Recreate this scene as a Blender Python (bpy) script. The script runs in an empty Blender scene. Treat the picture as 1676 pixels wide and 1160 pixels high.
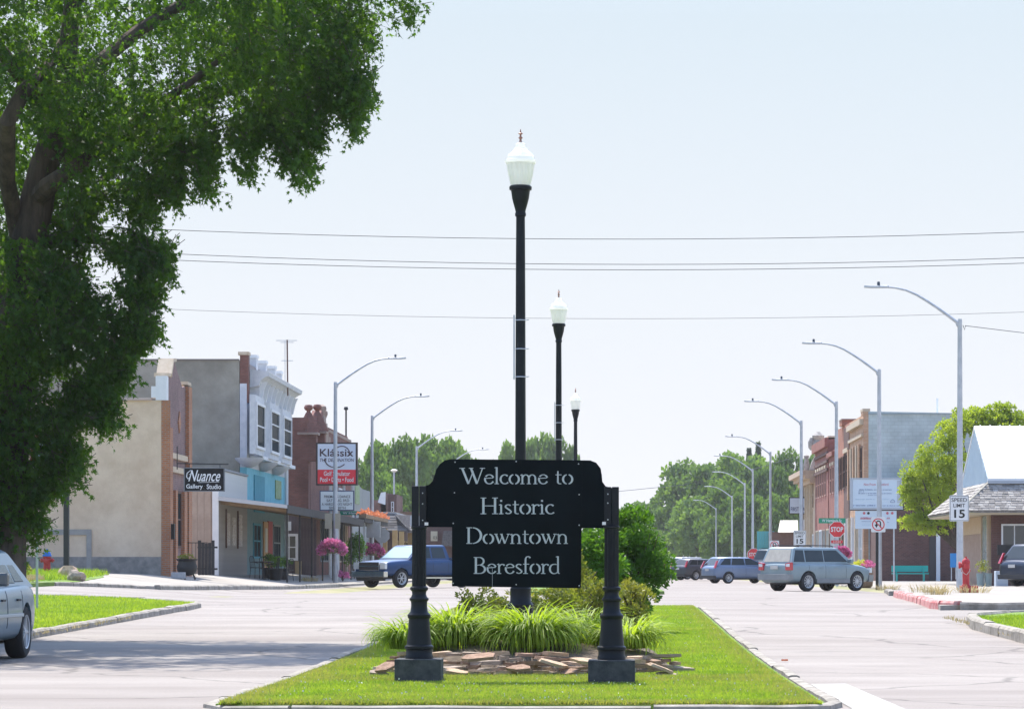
import bpy, bmesh, math, random
import numpy as np
from mathutils import Vector, Matrix, noise as mnoise
C = bpy.data.collections.new("scene"); bpy.context.scene.collection.children.link(C)
S = bpy.context.scene
R = random.Random(7); NR = np.random.RandomState(11)
# ------------------------------------------------------------ camera, sky, sun, exposure
F = 5121.0; VX = 1003.0; HY = 930.0; CZ = 1.15      # focal length in photo pixels, vanishing point, eye height
cam = bpy.data.cameras.new("camera"); co = bpy.data.objects.new("camera", cam); C.objects.link(co)
co.location = (0, 0, CZ); co.rotation_euler = (math.radians(90), 0, 0)
cam.sensor_width = 36; cam.lens = F / 1676 * 36
cam.shift_x = -(VX - 838) / 1676; cam.shift_y = (HY - 580) / 1676
cam.clip_start = 0.5; cam.clip_end = 6000
S.camera = co
SUN_AZ = math.radians(-18)    # from +Y towards -X
SUN_EL = math.radians(60)
w = bpy.data.worlds.new("World"); S.world = w; w.use_nodes = True
nt = w.node_tree; bg = nt.nodes["Background"]
sky = nt.nodes.new("ShaderNodeTexSky"); sky.sky_type = 'NISHITA'; sky.sun_disc = False
sky.sun_elevation = SUN_EL; sky.sun_rotation = SUN_AZ
sky.altitude = 400; sky.air_density = 1.0; sky.dust_density = 1.6; sky.ozone_density = 2.0
# summer haze low in the sky, the same all round the horizon
tcw = nt.nodes.new("ShaderNodeTexCoord"); sep = nt.nodes.new("ShaderNodeSeparateXYZ"); nt.links.new(tcw.outputs['Generated'], sep.inputs[0])
rw_ = nt.nodes.new("ShaderNodeValToRGB"); el = rw_.color_ramp.elements
el[0].position = 0.0; el[0].color = (.905,.905,.95,1); el[1].position = .19; el[1].color = (.68,.79,.885,1)
e_ = el.new(.085); e_.color = (.83,.872,.93,1)
hs = nt.nodes.new("ShaderNodeVectorMath"); hs.operation = 'SCALE'; hs.inputs['Scale'].default_value = 2.62
nt.links.new(sep.outputs[2], rw_.inputs[0]); nt.links.new(rw_.outputs[0], hs.inputs[0])
mr = nt.nodes.new("ShaderNodeMapRange"); mr.inputs[1].default_value = .17; mr.inputs[2].default_value = .32; mr.interpolation_type = 'SMOOTHSTEP'; nt.links.new(sep.outputs[2], mr.inputs[0])
mxs = nt.nodes.new("ShaderNodeMix"); mxs.data_type = 'RGBA'; nt.links.new(mr.outputs[0], mxs.inputs[0]); nt.links.new(hs.outputs[0], mxs.inputs[6]); nt.links.new(sky.outputs[0], mxs.inputs[7])
nt.links.new(mxs.outputs[2], bg.inputs[0]); bg.inputs[1].default_value = 0.15
sl = bpy.data.lights.new("sun", 'SUN'); sl.energy = 2.75; sl.angle = math.radians(0.5); sl.color = (1, .945, .85)
so = bpy.data.objects.new("sun", sl); C.objects.link(so)
d = Vector((math.sin(SUN_AZ) * math.cos(SUN_EL), math.cos(SUN_AZ) * math.cos(SUN_EL), math.sin(SUN_EL)))
so.rotation_euler = d.to_track_quat('Z', 'Y').to_euler()
S.view_settings.view_transform = 'Standard'; S.view_settings.look = 'None'
S.view_settings.exposure = 1.42; S.view_settings.gamma = 1; S.view_settings.use_curve_mapping = False
# ------------------------------------------------------------ helpers
def tag(o, label=None, cat=None, group=None, kind=None):
    if label: o['label'] = label
    if cat: o['category'] = cat
    if group: o['group'] = group
    if kind: o['kind'] = kind
    return o
def empty(name, loc=(0, 0, 0), rz=0, label=None, cat=None, group=None):
    o = bpy.data.objects.new(name, None); C.objects.link(o); o.location = loc; o.rotation_euler = (0, 0, rz)
    o.empty_display_size = .2
    return tag(o, label, cat, group)
def link(name, me, parent=None, loc=None):
    o = bpy.data.objects.new(name, me); C.objects.link(o)
    if parent is not None: o.parent = parent
    if loc is not None: o.location = loc
    return o
def copy_tree(o, parent=None):
    c = o.copy(); C.objects.link(c)
    if parent is not None: c.parent = parent
    for ch in list(o.children): copy_tree(ch, c)
    return c
def sst(a, b, x):
    t = min(1, max(0, (x - a) / (b - a))); return t * t * (3 - 2 * t)
def GZ(X, Y):     # the lie of the land
    z = .35 * sst(30, 75, Y)
    xe = -8.7 + (-3.3) * sst(66, 100, Y)
    if X < xe: z += min(.55, (xe - X) * .11) * sst(52, 106, Y)
    if abs(X) < 12 and Y > 100: z -= .0012 * X * X * sst(100, 115, Y)
    return z
def PX(x, Y): return (x - VX) * Y / F
def PZ(y, Y): return CZ - (y - HY) * Y / F
def YF(x, X): return X * F / (x - VX)      # depth at which a facade at X shows at picture column x
class MB:
    def __init__(s): s.v = []; s.f = []; s.m = []; s.mi = 0
    def add(s, vs, fs):
        b = len(s.v); s.v += [tuple(p) for p in vs]; s.f += [tuple(i + b for i in f) for f in fs]; s.m += [s.mi] * len(fs); return s
    def box(s, x0, x1, y0, y1, z0, z1):
        if x0 > x1: x0, x1 = x1, x0
        if y0 > y1: y0, y1 = y1, y0
        if z0 > z1: z0, z1 = z1, z0
        return s.add([(x0,y0,z0),(x1,y0,z0),(x1,y1,z0),(x0,y1,z0),(x0,y0,z1),(x1,y0,z1),(x1,y1,z1),(x0,y1,z1)],
              [(0,3,2,1),(4,5,6,7),(0,1,5,4),(1,2,6,5),(2,3,7,6),(3,0,4,7)])
    def obox(s, c, sz, M=None):
        x, y, z = sz[0]/2, sz[1]/2, sz[2]/2
        vs = [Vector((a*x, b*y, e*z)) for e in (-1,1) for a, b in ((-1,-1),(1,-1),(1,1),(-1,1))]
        if M is not None: vs = [M @ v for v in vs]
        return s.add([v + Vector(c) for v in vs], [(0,3,2,1),(4,5,6,7),(0,1,5,4),(1,2,6,5),(2,3,7,6),(3,0,4,7)])
    def prism(s, pts, ext):     # polygon (CCW seen against ext) extruded by vector ext
        n = len(pts); e = Vector(ext); a = [Vector(p) for p in pts]
        return s.add(a + [p + e for p in a], [tuple(range(n))[::-1], tuple(range(n, 2*n))] + [(i, (i+1) % n, (i+1) % n + n, i + n) for i in range(n)])
    def tube(s, path, r, n=8, cap=True):
        P = [Vector(p) for p in path]; k = len(P)
        rr = r if isinstance(r, (list, tuple)) else [r] * k
        vs = []; up = None
        for i, p in enumerate(P):
            t = (P[min(i+1, k-1)] - P[max(i-1, 0)]); t = t.normalized() if t.length > 1e-9 else Vector((0, 0, 1))
            if up is None:
                up = Vector((1, 0, 0)) if abs(t.x) < .8 else Vector((0, 1, 0))
            a = (up - t * up.dot(t)); a = a.normalized() if a.length > 1e-6 else t.orthogonal().normalized()
            up = a; b = t.cross(a)
            vs += [p + (a * math.cos(2*math.pi*j/n) + b * math.sin(2*math.pi*j/n)) * rr[i] for j in range(n)]
        fs = [(i*n+j, i*n+(j+1) % n, (i+1)*n+(j+1) % n, (i+1)*n+j) for i in range(k-1) for j in range(n)]
        if cap: fs += [tuple(range(n))[::-1], tuple(range((k-1)*n, k*n))]
        return s.add(vs, fs)
    def lathe(s, prof, c=(0,0,0), n=20, axis='z', M=None, cap=True):
        vs = []
        for r, z in prof:
            for j in range(n):
                a = 2*math.pi*j/n
                p = (r*math.cos(a), r*math.sin(a), z) if axis == 'z' else (r*math.cos(a), z, r*math.sin(a))
                p = Vector(p)
                if M is not None: p = M @ p
                vs.append(p + Vector(c))
        k = len(prof); fs = []
        for i in range(k-1):
            for j in range(n):
                q = (i*n+j, i*n+(j+1) % n, (i+1)*n+(j+1) % n, (i+1)*n+j)
                fs.append(q if axis == 'z' else q[::-1])
        a, b = tuple(range(n))[::-1], tuple(range((k-1)*n, k*n))
        if cap: fs += [a, b] if axis == 'z' else [a[::-1], b[::-1]]
        return s.add(vs, fs)
    def mesh(s, name, mat, smooth=False, bevel=0):
        me = bpy.data.meshes.new(name); me.from_pydata(s.v, [], s.f)
        for m in (mat if isinstance(mat, (list, tuple)) else [mat]): me.materials.append(m)
        if any(s.m): me.polygons.foreach_set('material_index', s.m)
        if bevel:
            bm = bmesh.new(); bm.from_mesh(me)
            bmesh.ops.bevel(bm, geom=[e for e in bm.edges if e.calc_face_angle(0) > .5], offset=bevel, segments=2, profile=.6, affect='EDGES')
            bm.to_mesh(me); bm.free()
        if smooth:
            me.polygons.foreach_set('use_smooth', [True] * len(me.polygons))
            me.set_sharp_from_angle(angle=math.radians(38))
        me.update(); return me
    def build(s, name, mat, parent=None, smooth=False, bevel=0, loc=None):
        return link(name, s.mesh(name, mat, smooth, bevel), parent, loc)
def box(name, mat, parent, *a, bevel=0): return MB().box(*a).build(name, mat, parent, bevel=bevel)
# ------------------------------------------------------------ materials
MATS = {}
def mat(name, c1, c2=None, rough=.8, scale=3., metal=0, bump=0, bscale=40., coat=0, spec=.5, detail=6, stretch=None, extra=None, dist=.02):
    if name in MATS: return MATS[name]
    m = bpy.data.materials.new(name); m.use_nodes = True; t = m.node_tree; p = t.nodes['Principled BSDF']
    p.inputs['Base Color'].default_value = (*c1, 1); p.inputs['Roughness'].default_value = rough
    p.inputs['Metallic'].default_value = metal; p.inputs['Coat Weight'].default_value = coat
    p.inputs['Coat Roughness'].default_value = .05
    p.inputs['Specular IOR Level'].default_value = spec
    tc = t.nodes.new('ShaderNodeTexCoord'); vec = tc.outputs['Object']
    if stretch:
        mp = t.nodes.new('ShaderNodeMapping'); mp.inputs['Scale'].default_value = stretch; t.links.new(vec, mp.inputs[0]); vec = mp.outputs[0]
    if c2:
        n = t.nodes.new('ShaderNodeTexNoise'); n.inputs['Scale'].default_value = scale; n.inputs['Detail'].default_value = detail; n.inputs['Roughness'].default_value = .65
        t.links.new(vec, n.inputs['Vector'])
        r = t.nodes.new('ShaderNodeValToRGB'); r.color_ramp.elements[0].position = .36; r.color_ramp.elements[1].position = .64
        r.color_ramp.elements[0].color = (*c1, 1); r.color_ramp.elements[1].color = (*c2, 1)
        t.links.new(n.outputs['Fac'], r.inputs[0]); t.links.new(r.outputs[0], p.inputs['Base Color'])
    if bump:
        n2 = t.nodes.new('ShaderNodeTexNoise'); n2.inputs['Scale'].default_value = bscale; n2.inputs['Detail'].default_value = 5
        t.links.new(vec, n2.inputs['Vector'])
        b = t.nodes.new('ShaderNodeBump'); b.inputs['Strength'].default_value = bump; b.inputs['Distance'].default_value = dist
        t.links.new(n2.outputs['Fac'], b.inputs['Height']); t.links.new(b.outputs[0], p.inputs['Normal'])
    if extra: extra(t, p, tc)
    MATS[name] = m; return m
def brick_mat(name, c1, c2, mortar, bw=.21, bh=.075, ms=.012, stain=.25):
    if name in MATS: return MATS[name]
    m = bpy.data.materials.new(name); m.use_nodes = True; t = m.node_tree; p = t.nodes['Principled BSDF']; L = t.links.new
    tc = t.nodes.new('ShaderNodeTexCoord'); sx = t.nodes.new('ShaderNodeSeparateXYZ'); L(tc.outputs['Object'], sx.inputs[0])
    ad = t.nodes.new('ShaderNodeMath'); ad.operation = 'ADD'; L(sx.outputs[0], ad.inputs[0]); L(sx.outputs[1], ad.inputs[1])
    cb = t.nodes.new('ShaderNodeCombineXYZ'); L(ad.outputs[0], cb.inputs[0]); L(sx.outputs[2], cb.inputs[1])
    b = t.nodes.new('ShaderNodeTexBrick'); L(cb.outputs[0], b.inputs[0]); b.inputs['Scale'].default_value = 1
    b.inputs['Brick Width'].default_value = bw; b.inputs['Row Height'].default_value = bh; b.inputs['Mortar Size'].default_value = ms
    b.inputs['Color1'].default_value = (*c1, 1); b.inputs['Color2'].default_value = (*c2, 1); b.inputs['Mortar'].default_value = (*mortar, 1)
    n = t.nodes.new('ShaderNodeTexNoise'); n.inputs['Scale'].default_value = 1.1; n.inputs['Detail'].default_value = 8; L(tc.outputs['Object'], n.inputs['Vector'])
    r = t.nodes.new('ShaderNodeMapRange'); r.inputs[3].default_value = 1 - stain; r.inputs[4].default_value = 1 + stain; r.inputs[1].default_value = .3; r.inputs[2].default_value = .7
    L(n.outputs['Fac'], r.inputs[0])
    mx = t.nodes.new('ShaderNodeVectorMath'); mx.operation = 'SCALE'; L(b.outputs['Color'], mx.inputs[0]); L(r.outputs[0], mx.inputs['Scale'])
    L(mx.outputs[0], p.inputs['Base Color']); p.inputs['Roughness'].default_value = .9
    bp = t.nodes.new('ShaderNodeBump'); bp.inputs['Strength'].default_value = .5; bp.inputs['Distance'].default_value = .01; bp.invert = True
    L(b.outputs['Fac'], bp.inputs['Height']); L(bp.outputs[0], p.inputs['Normal'])
    MATS[name] = m; return m
def leaf_mat(name, c1, c2, trans=.45, scale=2., tcol=None):
    if name in MATS: return MATS[name]
    m = bpy.data.materials.new(name); m.use_nodes = True; t = m.node_tree; L = t.links.new; p = t.nodes['Principled BSDF']
    out = t.nodes['Material Output']
    tc = t.nodes.new('ShaderNodeTexCoord'); n = t.nodes.new('ShaderNodeTexNoise'); n.inputs['Scale'].default_value = scale; n.inputs['Detail'].default_value = 8; n.inputs['Roughness'].default_value = .8
    L(tc.outputs['Object'], n.inputs['Vector'])
    oi = t.nodes.new('ShaderNodeObjectInfo'); ad = t.nodes.new('ShaderNodeMath'); ad.operation = 'MULTIPLY_ADD'; ad.inputs[1].default_value = .16; L(oi.outputs['Random'], ad.inputs[0]); L(n.outputs['Fac'], ad.inputs[2])
    r = t.nodes.new('ShaderNodeValToRGB'); r.color_ramp.elements[0].position = .42; r.color_ramp.elements[1].position = .72
    r.color_ramp.elements[0].color = (*c1, 1); r.color_ramp.elements[1].color = (*c2, 1); L(ad.outputs[0], r.inputs[0])
    L(r.outputs[0], p.inputs['Base Color']); p.inputs['Roughness'].default_value = .55; p.inputs['Specular IOR Level'].default_value = .35
    tr = t.nodes.new('ShaderNodeBsdfTranslucent')
    mm = t.nodes.new('ShaderNodeMix'); mm.data_type = 'RGBA'; mm.blend_type = 'MULTIPLY'; mm.inputs[0].default_value = 1; mm.inputs[7].default_value = (*(tcol or (1.5, 1.5, .5)), 1)
    L(r.outputs[0], mm.inputs[6]); L(mm.outputs[2], tr.inputs[0])
    mx = t.nodes.new('ShaderNodeMixShader'); mx.inputs[0].default_value = trans; L(p.outputs[0], mx.inputs[1]); L(tr.outputs[0], mx.inputs[2]); L(mx.outputs[0], out.inputs[0])
    MATS[name] = m; return m
BLK = mat('black_paint', (.006,.008,.012), (.010,.013,.018), rough=.42, scale=8, bump=.05, bscale=60, spec=.22)
BLKF = mat('black_iron', (.015,.015,.016), rough=.6)
PANEL = mat('sign_panel_black', (.0015,.004,.006), (.003,.007,.010), rough=.5, scale=3, bump=.06, bscale=30, spec=.07)
DARKG = mat('dark_window_glass', (.02,.028,.032), (.035,.045,.05), rough=.2, scale=.8, spec=.03)
_t = DARKG.node_tree; _d = _t.nodes.new('ShaderNodeBsdfDiffuse'); _d.inputs[0].default_value = (.022,.032,.038,1); _g = _t.nodes.new('ShaderNodeBsdfGlossy'); _g.inputs['Roughness'].default_value = .08
_m = _t.nodes.new('ShaderNodeMixShader'); _m.inputs[0].default_value = .09; _t.links.new(_d.outputs[0], _m.inputs[1]); _t.links.new(_g.outputs[0], _m.inputs[2]); _t.links.new(_m.outputs[0], _t.nodes['Material Output'].inputs[0])
WHT = mat('white_paint', (.74,.75,.77), (.66,.68,.71), rough=.6, scale=2)
GALV = mat('galvanised_steel', (.42,.45,.49), (.52,.54,.58), rough=.5, scale=4, metal=.35)
CONC = mat('concrete', (.42,.385,.34), (.56,.52,.47), rough=.92, scale=1.3, bump=.3, bscale=25)
KERB = mat('kerb_concrete', (.20,.18,.15), (.38,.345,.30), rough=.95, scale=3, bump=.5, bscale=18)
DCONC = mat('dark_block_concrete', (.040,.042,.046), (.085,.085,.088), rough=.95, scale=9, bump=.6, bscale=70, dist=.01)
GREYB = mat('sign_back_aluminium', (.34,.36,.38), (.42,.43,.45), rough=.5, metal=.3)
def asphalt_extra(t, p, tc):
    L = t.links.new
    mp = t.nodes.new('ShaderNodeMapping'); mp.inputs['Scale'].default_value = (.16, .42, 1); L(tc.outputs['Object'], mp.inputs[0])
    n1 = t.nodes.new('ShaderNodeTexNoise'); n1.inputs['Scale'].default_value = 1.0; n1.inputs['Detail'].default_value = 8; n1.inputs['Roughness'].default_value = .62; L(mp.outputs[0], n1.inputs[0])
    n2 = t.nodes.new('ShaderNodeTexNoise'); n2.inputs['Scale'].default_value = 55; n2.inputs['Detail'].default_value = 3; n2.inputs['Roughness'].default_value = .9; L(tc.outputs['Object'], n2.inputs[0])
    r1 = t.nodes.new('ShaderNodeValToRGB'); e = r1.color_ramp.elements; e[0].position = .33; e[1].position = .66
    e[0].color = (.228,.197,.178,1); e[1].color = (.33,.297,.27,1); L(n1.outputs['Fac'], r1.inputs[0])
    r2 = t.nodes.new('ShaderNodeMapRange'); r2.inputs[1].default_value = .3; r2.inputs[2].default_value = .7; r2.inputs[3].default_value = .66; r2.inputs[4].default_value = 1.22; L(n2.outputs['Fac'], r2.inputs[0])
    s1 = t.nodes.new('ShaderNodeVectorMath'); s1.operation = 'SCALE'; L(r1.outputs[0], s1.inputs[0]); L(r2.outputs[0], s1.inputs['Scale'])
    # tar lines and cracks: edges of big irregular cells
    n3 = t.nodes.new('ShaderNodeTexNoise'); n3.inputs['Scale'].default_value = .6; n3.inputs['Detail'].default_value = 6; L(tc.outputs['Object'], n3.inputs[0])
    va = t.nodes.new('ShaderNodeVectorMath'); va.operation = 'MULTIPLY_ADD'; va.inputs[1].default_value = (1.6,1.6,0); L(n3.outputs['Color'], va.inputs[0]); L(tc.outputs['Object'], va.inputs[2])
    mp2 = t.nodes.new('ShaderNodeMapping'); mp2.inputs['Scale'].default_value = (.16, .20, 1); L(va.outputs[0], mp2.inputs[0])
    vo = t.nodes.new('ShaderNodeTexVoronoi'); vo.feature = 'DISTANCE_TO_EDGE'; vo.inputs['Scale'].default_value = 1.0; vo.voronoi_dimensions = '2D'; L(mp2.outputs[0], vo.inputs[0])
    r3 = t.nodes.new('ShaderNodeMapRange'); r3.inputs[1].default_value = .003; r3.inputs[2].default_value = .012; r3.inputs[3].default_value = .62; r3.inputs[4].default_value = 1; L(vo.outputs['Distance'], r3.inputs[0])
    s2 = t.nodes.new('ShaderNodeVectorMath'); s2.operation = 'SCALE'; L(s1.outputs[0], s2.inputs[0]); L(r3.outputs[0], s2.inputs['Scale'])
    # saw cut joints across and along the slabs, darker tyre bands
    sp_ = t.nodes.new('ShaderNodeSeparateXYZ'); L(tc.outputs['Object'], sp_.inputs[0]); prev = s2.outputs[0]
    def mth(op, a, b=None, c=None):
        m = t.nodes.new('ShaderNodeMath'); m.operation = op
        for i, q in enumerate((a, b, c)):
            if q is None: continue
            if isinstance(q, (int, float)): m.inputs[i].default_value = q
            else: L(q, m.inputs[i])
        return m.outputs[0]
    jy = mth('ABSOLUTE', mth('SUBTRACT', mth('MODULO', mth('ADD', sp_.outputs[1], mth('MULTIPLY', n3.outputs['Fac'], .35)), 6.1), 3.05))
    jl = mth('MULTIPLY', mth('LESS_THAN', jy, .035), mth('GREATER_THAN', n1.outputs['Fac'], .44))
    n4 = t.nodes.new('ShaderNodeTexNoise'); n4.inputs['Scale'].default_value = .9; n4.inputs['Detail'].default_value = 7; n4.inputs['Roughness'].default_value = .75; L(mp.outputs[0], n4.inputs[0])
    st_ = t.nodes.new('ShaderNodeMapRange'); st_.inputs[1].default_value = .58; st_.inputs[2].default_value = .70; st_.inputs[3].default_value = 1; st_.inputs[4].default_value = .72; L(n4.outputs['Fac'], st_.inputs[0])
    tot = mth('MULTIPLY', mth('SUBTRACT', 1.0, mth('MULTIPLY', jl, .38)), st_.outputs[0])
    s3 = t.nodes.new('ShaderNodeVectorMath'); s3.operation = 'SCALE'; L(prev, s3.inputs[0]); L(tot, s3.inputs['Scale'])
    L(s3.outputs[0], p.inputs['Base Color'])
ROAD = mat('pinkish_worn_asphalt', (.3,.27,.27), rough=.93, bump=.35, bscale=120, extra=asphalt_extra)
TURF = mat('turf_soil', (.10,.17,.025), (.17,.26,.04), rough=1, scale=.9, bump=.4, bscale=60)
SOIL = mat('bed_soil', (.09,.065,.045), (.16,.12,.085), rough=1, scale=9, bump=.6)
# ------------------------------------------------------------ text
def text(parent, body, mt, x0, x1, z0, z1, Y, name='lettering', shear=0, off=0, bold=False, face='-Y', spacing=1):
    """letters fitted to the box x0..x1, z0..z1 on the plane y=Y (parent space), facing the camera side"""
    cu = bpy.data.curves.new('t', 'FONT'); cu.body = body; cu.size = 1; cu.shear = shear; cu.offset = off; cu.space_character = spacing
    cu.resolution_u = 3; cu.align_x = 'LEFT'
    o = bpy.data.objects.new('t', cu); C.objects.link(o); dg = bpy.context.evaluated_depsgraph_get()
    me = bpy.data.meshes.new_from_object(o.evaluated_get(dg)); bpy.data.objects.remove(o); bpy.data.curves.remove(cu)
    n = len(me.vertices); a = np.empty(n*3, 'f'); me.vertices.foreach_get('co', a); a = a.reshape(-1, 3)
    mn, mxx = a.min(0), a.max(0)
    b = np.empty_like(a); b[:, 0] = x0 + (a[:, 0]-mn[0])/(mxx[0]-mn[0])*(x1-x0); b[:, 2] = z0 + (a[:, 1]-mn[1])/(mxx[1]-mn[1])*(z1-z0); b[:, 1] = Y
    me.vertices.foreach_set('co', b.ravel()); me.materials.clear(); me.materials.append(mt); me.name = name
    me.polygons.foreach_set('material_index', [0]*len(me.polygons)); me.update()
    return link(name, me, parent)
# serif stencil letters: strokes of changing width, cap height 1
TH, TN = .118, .056
def arc(cx, cy, rx, ry, a0, a1, T=TH, t=TN, n=14):
    pts = []; 
    for i in range(n+1):
        a = math.radians(a0 + (a1-a0)*i/n); pts.append((cx+rx*math.cos(a), cy+ry*math.sin(a), t+(T-t)*abs(math.cos(a))**1.3))
    return pts
def ln(x0, y0, x1, y1, w, w2=None): return [(x0, y0, w), (x1, y1, w if w2 is None else w2)]
def sf(x, y, h=.15, w=.045): return ln(x-h, y, x+h, y, w)
XH = .60
G = {
'W': ([ln(.12,.97,.46,.02,TH), ln(.46,.02,.72,.80,TN), ln(.60,.97,.92,.02,TH), ln(.92,.02,1.22,.97,TN), sf(.12,.978,.15), sf(.60,.978,.12), sf(1.22,.978,.14)], 1.30),
'e': ([arc(.29,.30,.235,.28,160,332,.105,.05), arc(.29,.33,.225,.25,18,150,.10,.045), ln(.10,.36,.50,.385,.045)], .56),
'l': ([ln(.13,0.02,.13,1.04,.10), sf(.13,.022,.12), ln(.02,1.0,.13,1.04,.045)], .27),
'c': ([arc(.30,.30,.235,.28,62,318,.105,.05), ln(.36,.56,.45,.50,.075,.10)], .50),
'o': ([arc(.31,.30,.25,.29,102,258,.11,.05), arc(.31,.30,.25,.29,78,-78,.11,.05)], .62),
'm': ([ln(.13,.02,.13,XH-.04,.095), ln(.02,.545,.13,.60,.045), arc(.31,.36,.17,.215,160,0,.095,.05,10), ln(.48,.38,.48,.02,.095), arc(.66,.36,.17,.215,160,0,.095,.05,10), ln(.83,.38,.83,.02,.095), sf(.13,.022,.11), sf(.48,.022,.11), sf(.83,.022,.11)], .97),
'n': ([ln(.13,.02,.13,XH-.04,.095), ln(.02,.545,.13,.60,.045), arc(.32,.36,.18,.215,160,0,.095,.05,10), ln(.50,.38,.50,.02,.095), sf(.13,.022,.11), sf(.50,.022,.11)], .64),
't': ([ln(.16,.10,.16,.80,.095,.07), arc(.28,.14,.12,.12,180,300,.09,.045,8), ln(.03,.575,.36,.575,.045)], .38),
'H': ([ln(.17,.02,.17,.98,TH), ln(.78,.02,.78,.98,TH), ln(.2,.50,.75,.50,.045), sf(.17,.022), sf(.17,.978), sf(.78,.022), sf(.78,.978)], .97),
'i': ([ln(.13,.02,.13,XH-.03,.095), ln(.02,.545,.13,.60,.045), sf(.13,.022,.12), ln(.13,.75,.13,.86,.105)], .28),
's': ([arc(.22,.445,.145,.125,35,200,.085,.05,9), ln(.085,.41,.345,.20,.085), arc(.22,.155,.15,.125,20,-150,.085,.05,9)], .42),
'r': ([ln(.13,.02,.13,XH-.04,.095), ln(.02,.545,.13,.60,.045), arc(.32,.36,.18,.21,155,70,.08,.05,7), ln(.37,.545,.43,.50,.09), sf(.13,.022,.12)], .44),
'D': ([ln(.17,.02,.17,.98,TH), ln(.05,.975,.36,.975,.045), ln(.05,.025,.36,.025,.045), arc(.36,.50,.46,.475,86,-86,.125,.045,20)], .90),
'w': ([ln(.09,.58,.27,.02,.095), ln(.27,.02,.43,.52,.045), ln(.38,.58,.56,.02,.095), ln(.56,.02,.75,.58,.045), sf(.09,.59,.09,.04), sf(.38,.59,.07,.04), sf(.75,.59,.09,.04)], .82),
'B': ([ln(.17,.02,.17,.98,TH), ln(.05,.975,.36,.975,.045), ln(.05,.025,.38,.025,.045), arc(.36,.75,.24,.225,88,-88,.105,.045,12), ln(.2,.515,.36,.525,.04), arc(.38,.27,.29,.245,86,-88,.115,.045,14)], .75),
'f': ([ln(.16,.02,.16,.84,.095), arc(.30,.84,.14,.19,180,60,.09,.05,8), ln(.35,1.0,.43,.955,.085), ln(.03,.575,.36,.575,.045), sf(.16,.022,.13)], .38),
'd': ([arc(.29,.29,.235,.28,80,280,.105,.05), arc(.34,.30,.16,.275,60,90,.05,.05,4), arc(.34,.30,.16,.28,-90,-50,.05,.05,4), ln(.50,.05,.50,1.04,.095), ln(.39,1.0,.50,1.04,.045), ln(.50,.03,.60,.03,.045)], .64),
' ': ([], .36)}
def serif_line(parent, mt, s, x0, x1, zb, cap, Y):
    tot = sum(G[c][1] for c in s) - .05; sx = (x1-x0)/tot; cur = x0
    for c in s:
        mb = MB()
        for k, st in enumerate(G[c][0]):
            P2 = [(p[0], p[1]) for p in st]; vs = []
            yy = Y - .0011*k
            for i, (x, y, wd) in enumerate(st):
                a = P2[max(i-1, 0)]; b = P2[min(i+1, len(P2)-1)]; dx, dy = b[0]-a[0], b[1]-a[1]; l = math.hypot(dx, dy) or 1
                nx, ny = -dy/l*wd/2, dx/l*wd/2
                for q in (1, -1): vs.append((cur+(x+q*nx)*sx, yy, zb+(y+q*ny)*cap))
            mb.add(vs, [(2*i, 2*i+1, 2*i+3, 2*i+2) for i in range(len(st)-1)])
        cur += G[c][1]*sx
        if mb.f: mb.build('letter', mt, parent)
# ------------------------------------------------------------ ground, road, lawns, pavements
def sheet(name, poly_or_rect, mt, dz, kind='structure', step=(2., 2.), parent=None, edge=None, xs=None, ys=None):
    """grid over a rectangle following the land"""
    x0, x1, y0, y1 = poly_or_rect
    xs = xs if xs is not None else np.arange(x0, x1+1e-6, (x1-x0)/max(1, round((x1-x0)/step[0])))
    ys = ys if ys is not None else np.arange(y0, y1+1e-6, (y1-y0)/max(1, round((y1-y0)/step[1])))
    mb = MB(); nx = len(xs)
    mb.v = [(float(x), float(y), GZ(x, y)+dz) for y in ys for x in xs]
    mb.f = [(j*nx+i, j*nx+i+1, (j+1)*nx+i+1, (j+1)*nx+i) for j in range(len(ys)-1) for i in range(nx-1)]; mb.m = [0]*len(mb.f)
    o = mb.build(name, mt, parent, smooth=True)
    if kind: o['kind'] = kind
    return o
def area(name, pts, mt, dz, thick=None, step=1.5, inset=None):
    """polygon slab following the land: triangulated with interior points so it drapes; side skirt down to the road"""
    bm = bmesh.new(); vs = [bm.verts.new((x, y, 0)) for x, y in pts]; bm.faces.new(vs)
    xs = [p[0] for p in pts]; ys = [p[1] for p in pts]
    def cut(lo, hi, ax, st):
        k = math.ceil(lo/st)*st
        while k < hi:
            g = bm.verts[:]+bm.edges[:]+bm.faces[:]
            bmesh.ops.bisect_plane(bm, geom=g, plane_co=(k, 0, 0) if ax == 0 else (0, k, 0), plane_no=(1, 0, 0) if ax == 0 else (0, 1, 0)); k += st
    cut(min(xs), max(xs), 0, step); cut(min(ys), min(max(ys), 130), 1, step*2)
    if thick:
        be = [e for e in bm.edges if len(e.link_faces) == 1]
        r = bmesh.ops.extrude_edge_only(bm, edges=be); low = {v for v in r['geom'] if isinstance(v, bmesh.types.BMVert)}
    else: low = set()
    for v in bm.verts: v.co.z = GZ(v.co.x, v.co.y) + dz - (thick if v in low else 0)
    bmesh.ops.recalc_face_normals(bm, faces=bm.faces[:])
    me = bpy.data.meshes.new(name); bm.to_mesh(me); bm.free(); me.materials.append(mt)
    o = link(name, me); o['kind'] = 'structure'; return o
EARTH = mat('dry_earth_and_grass', (.20,.22,.09), (.33,.29,.17), rough=1, scale=.4)
gx = np.concatenate([np.linspace(-500, -60, 8), np.linspace(-50, 50, 51), np.linspace(60, 500, 8)])
gy = np.concatenate([np.linspace(4, 160, 79), np.linspace(180, 400, 12), np.linspace(470, 900, 8)])
sheet('ground', (0, 0, 0, 0), EARTH, -.03, xs=gx, ys=gy)
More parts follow.
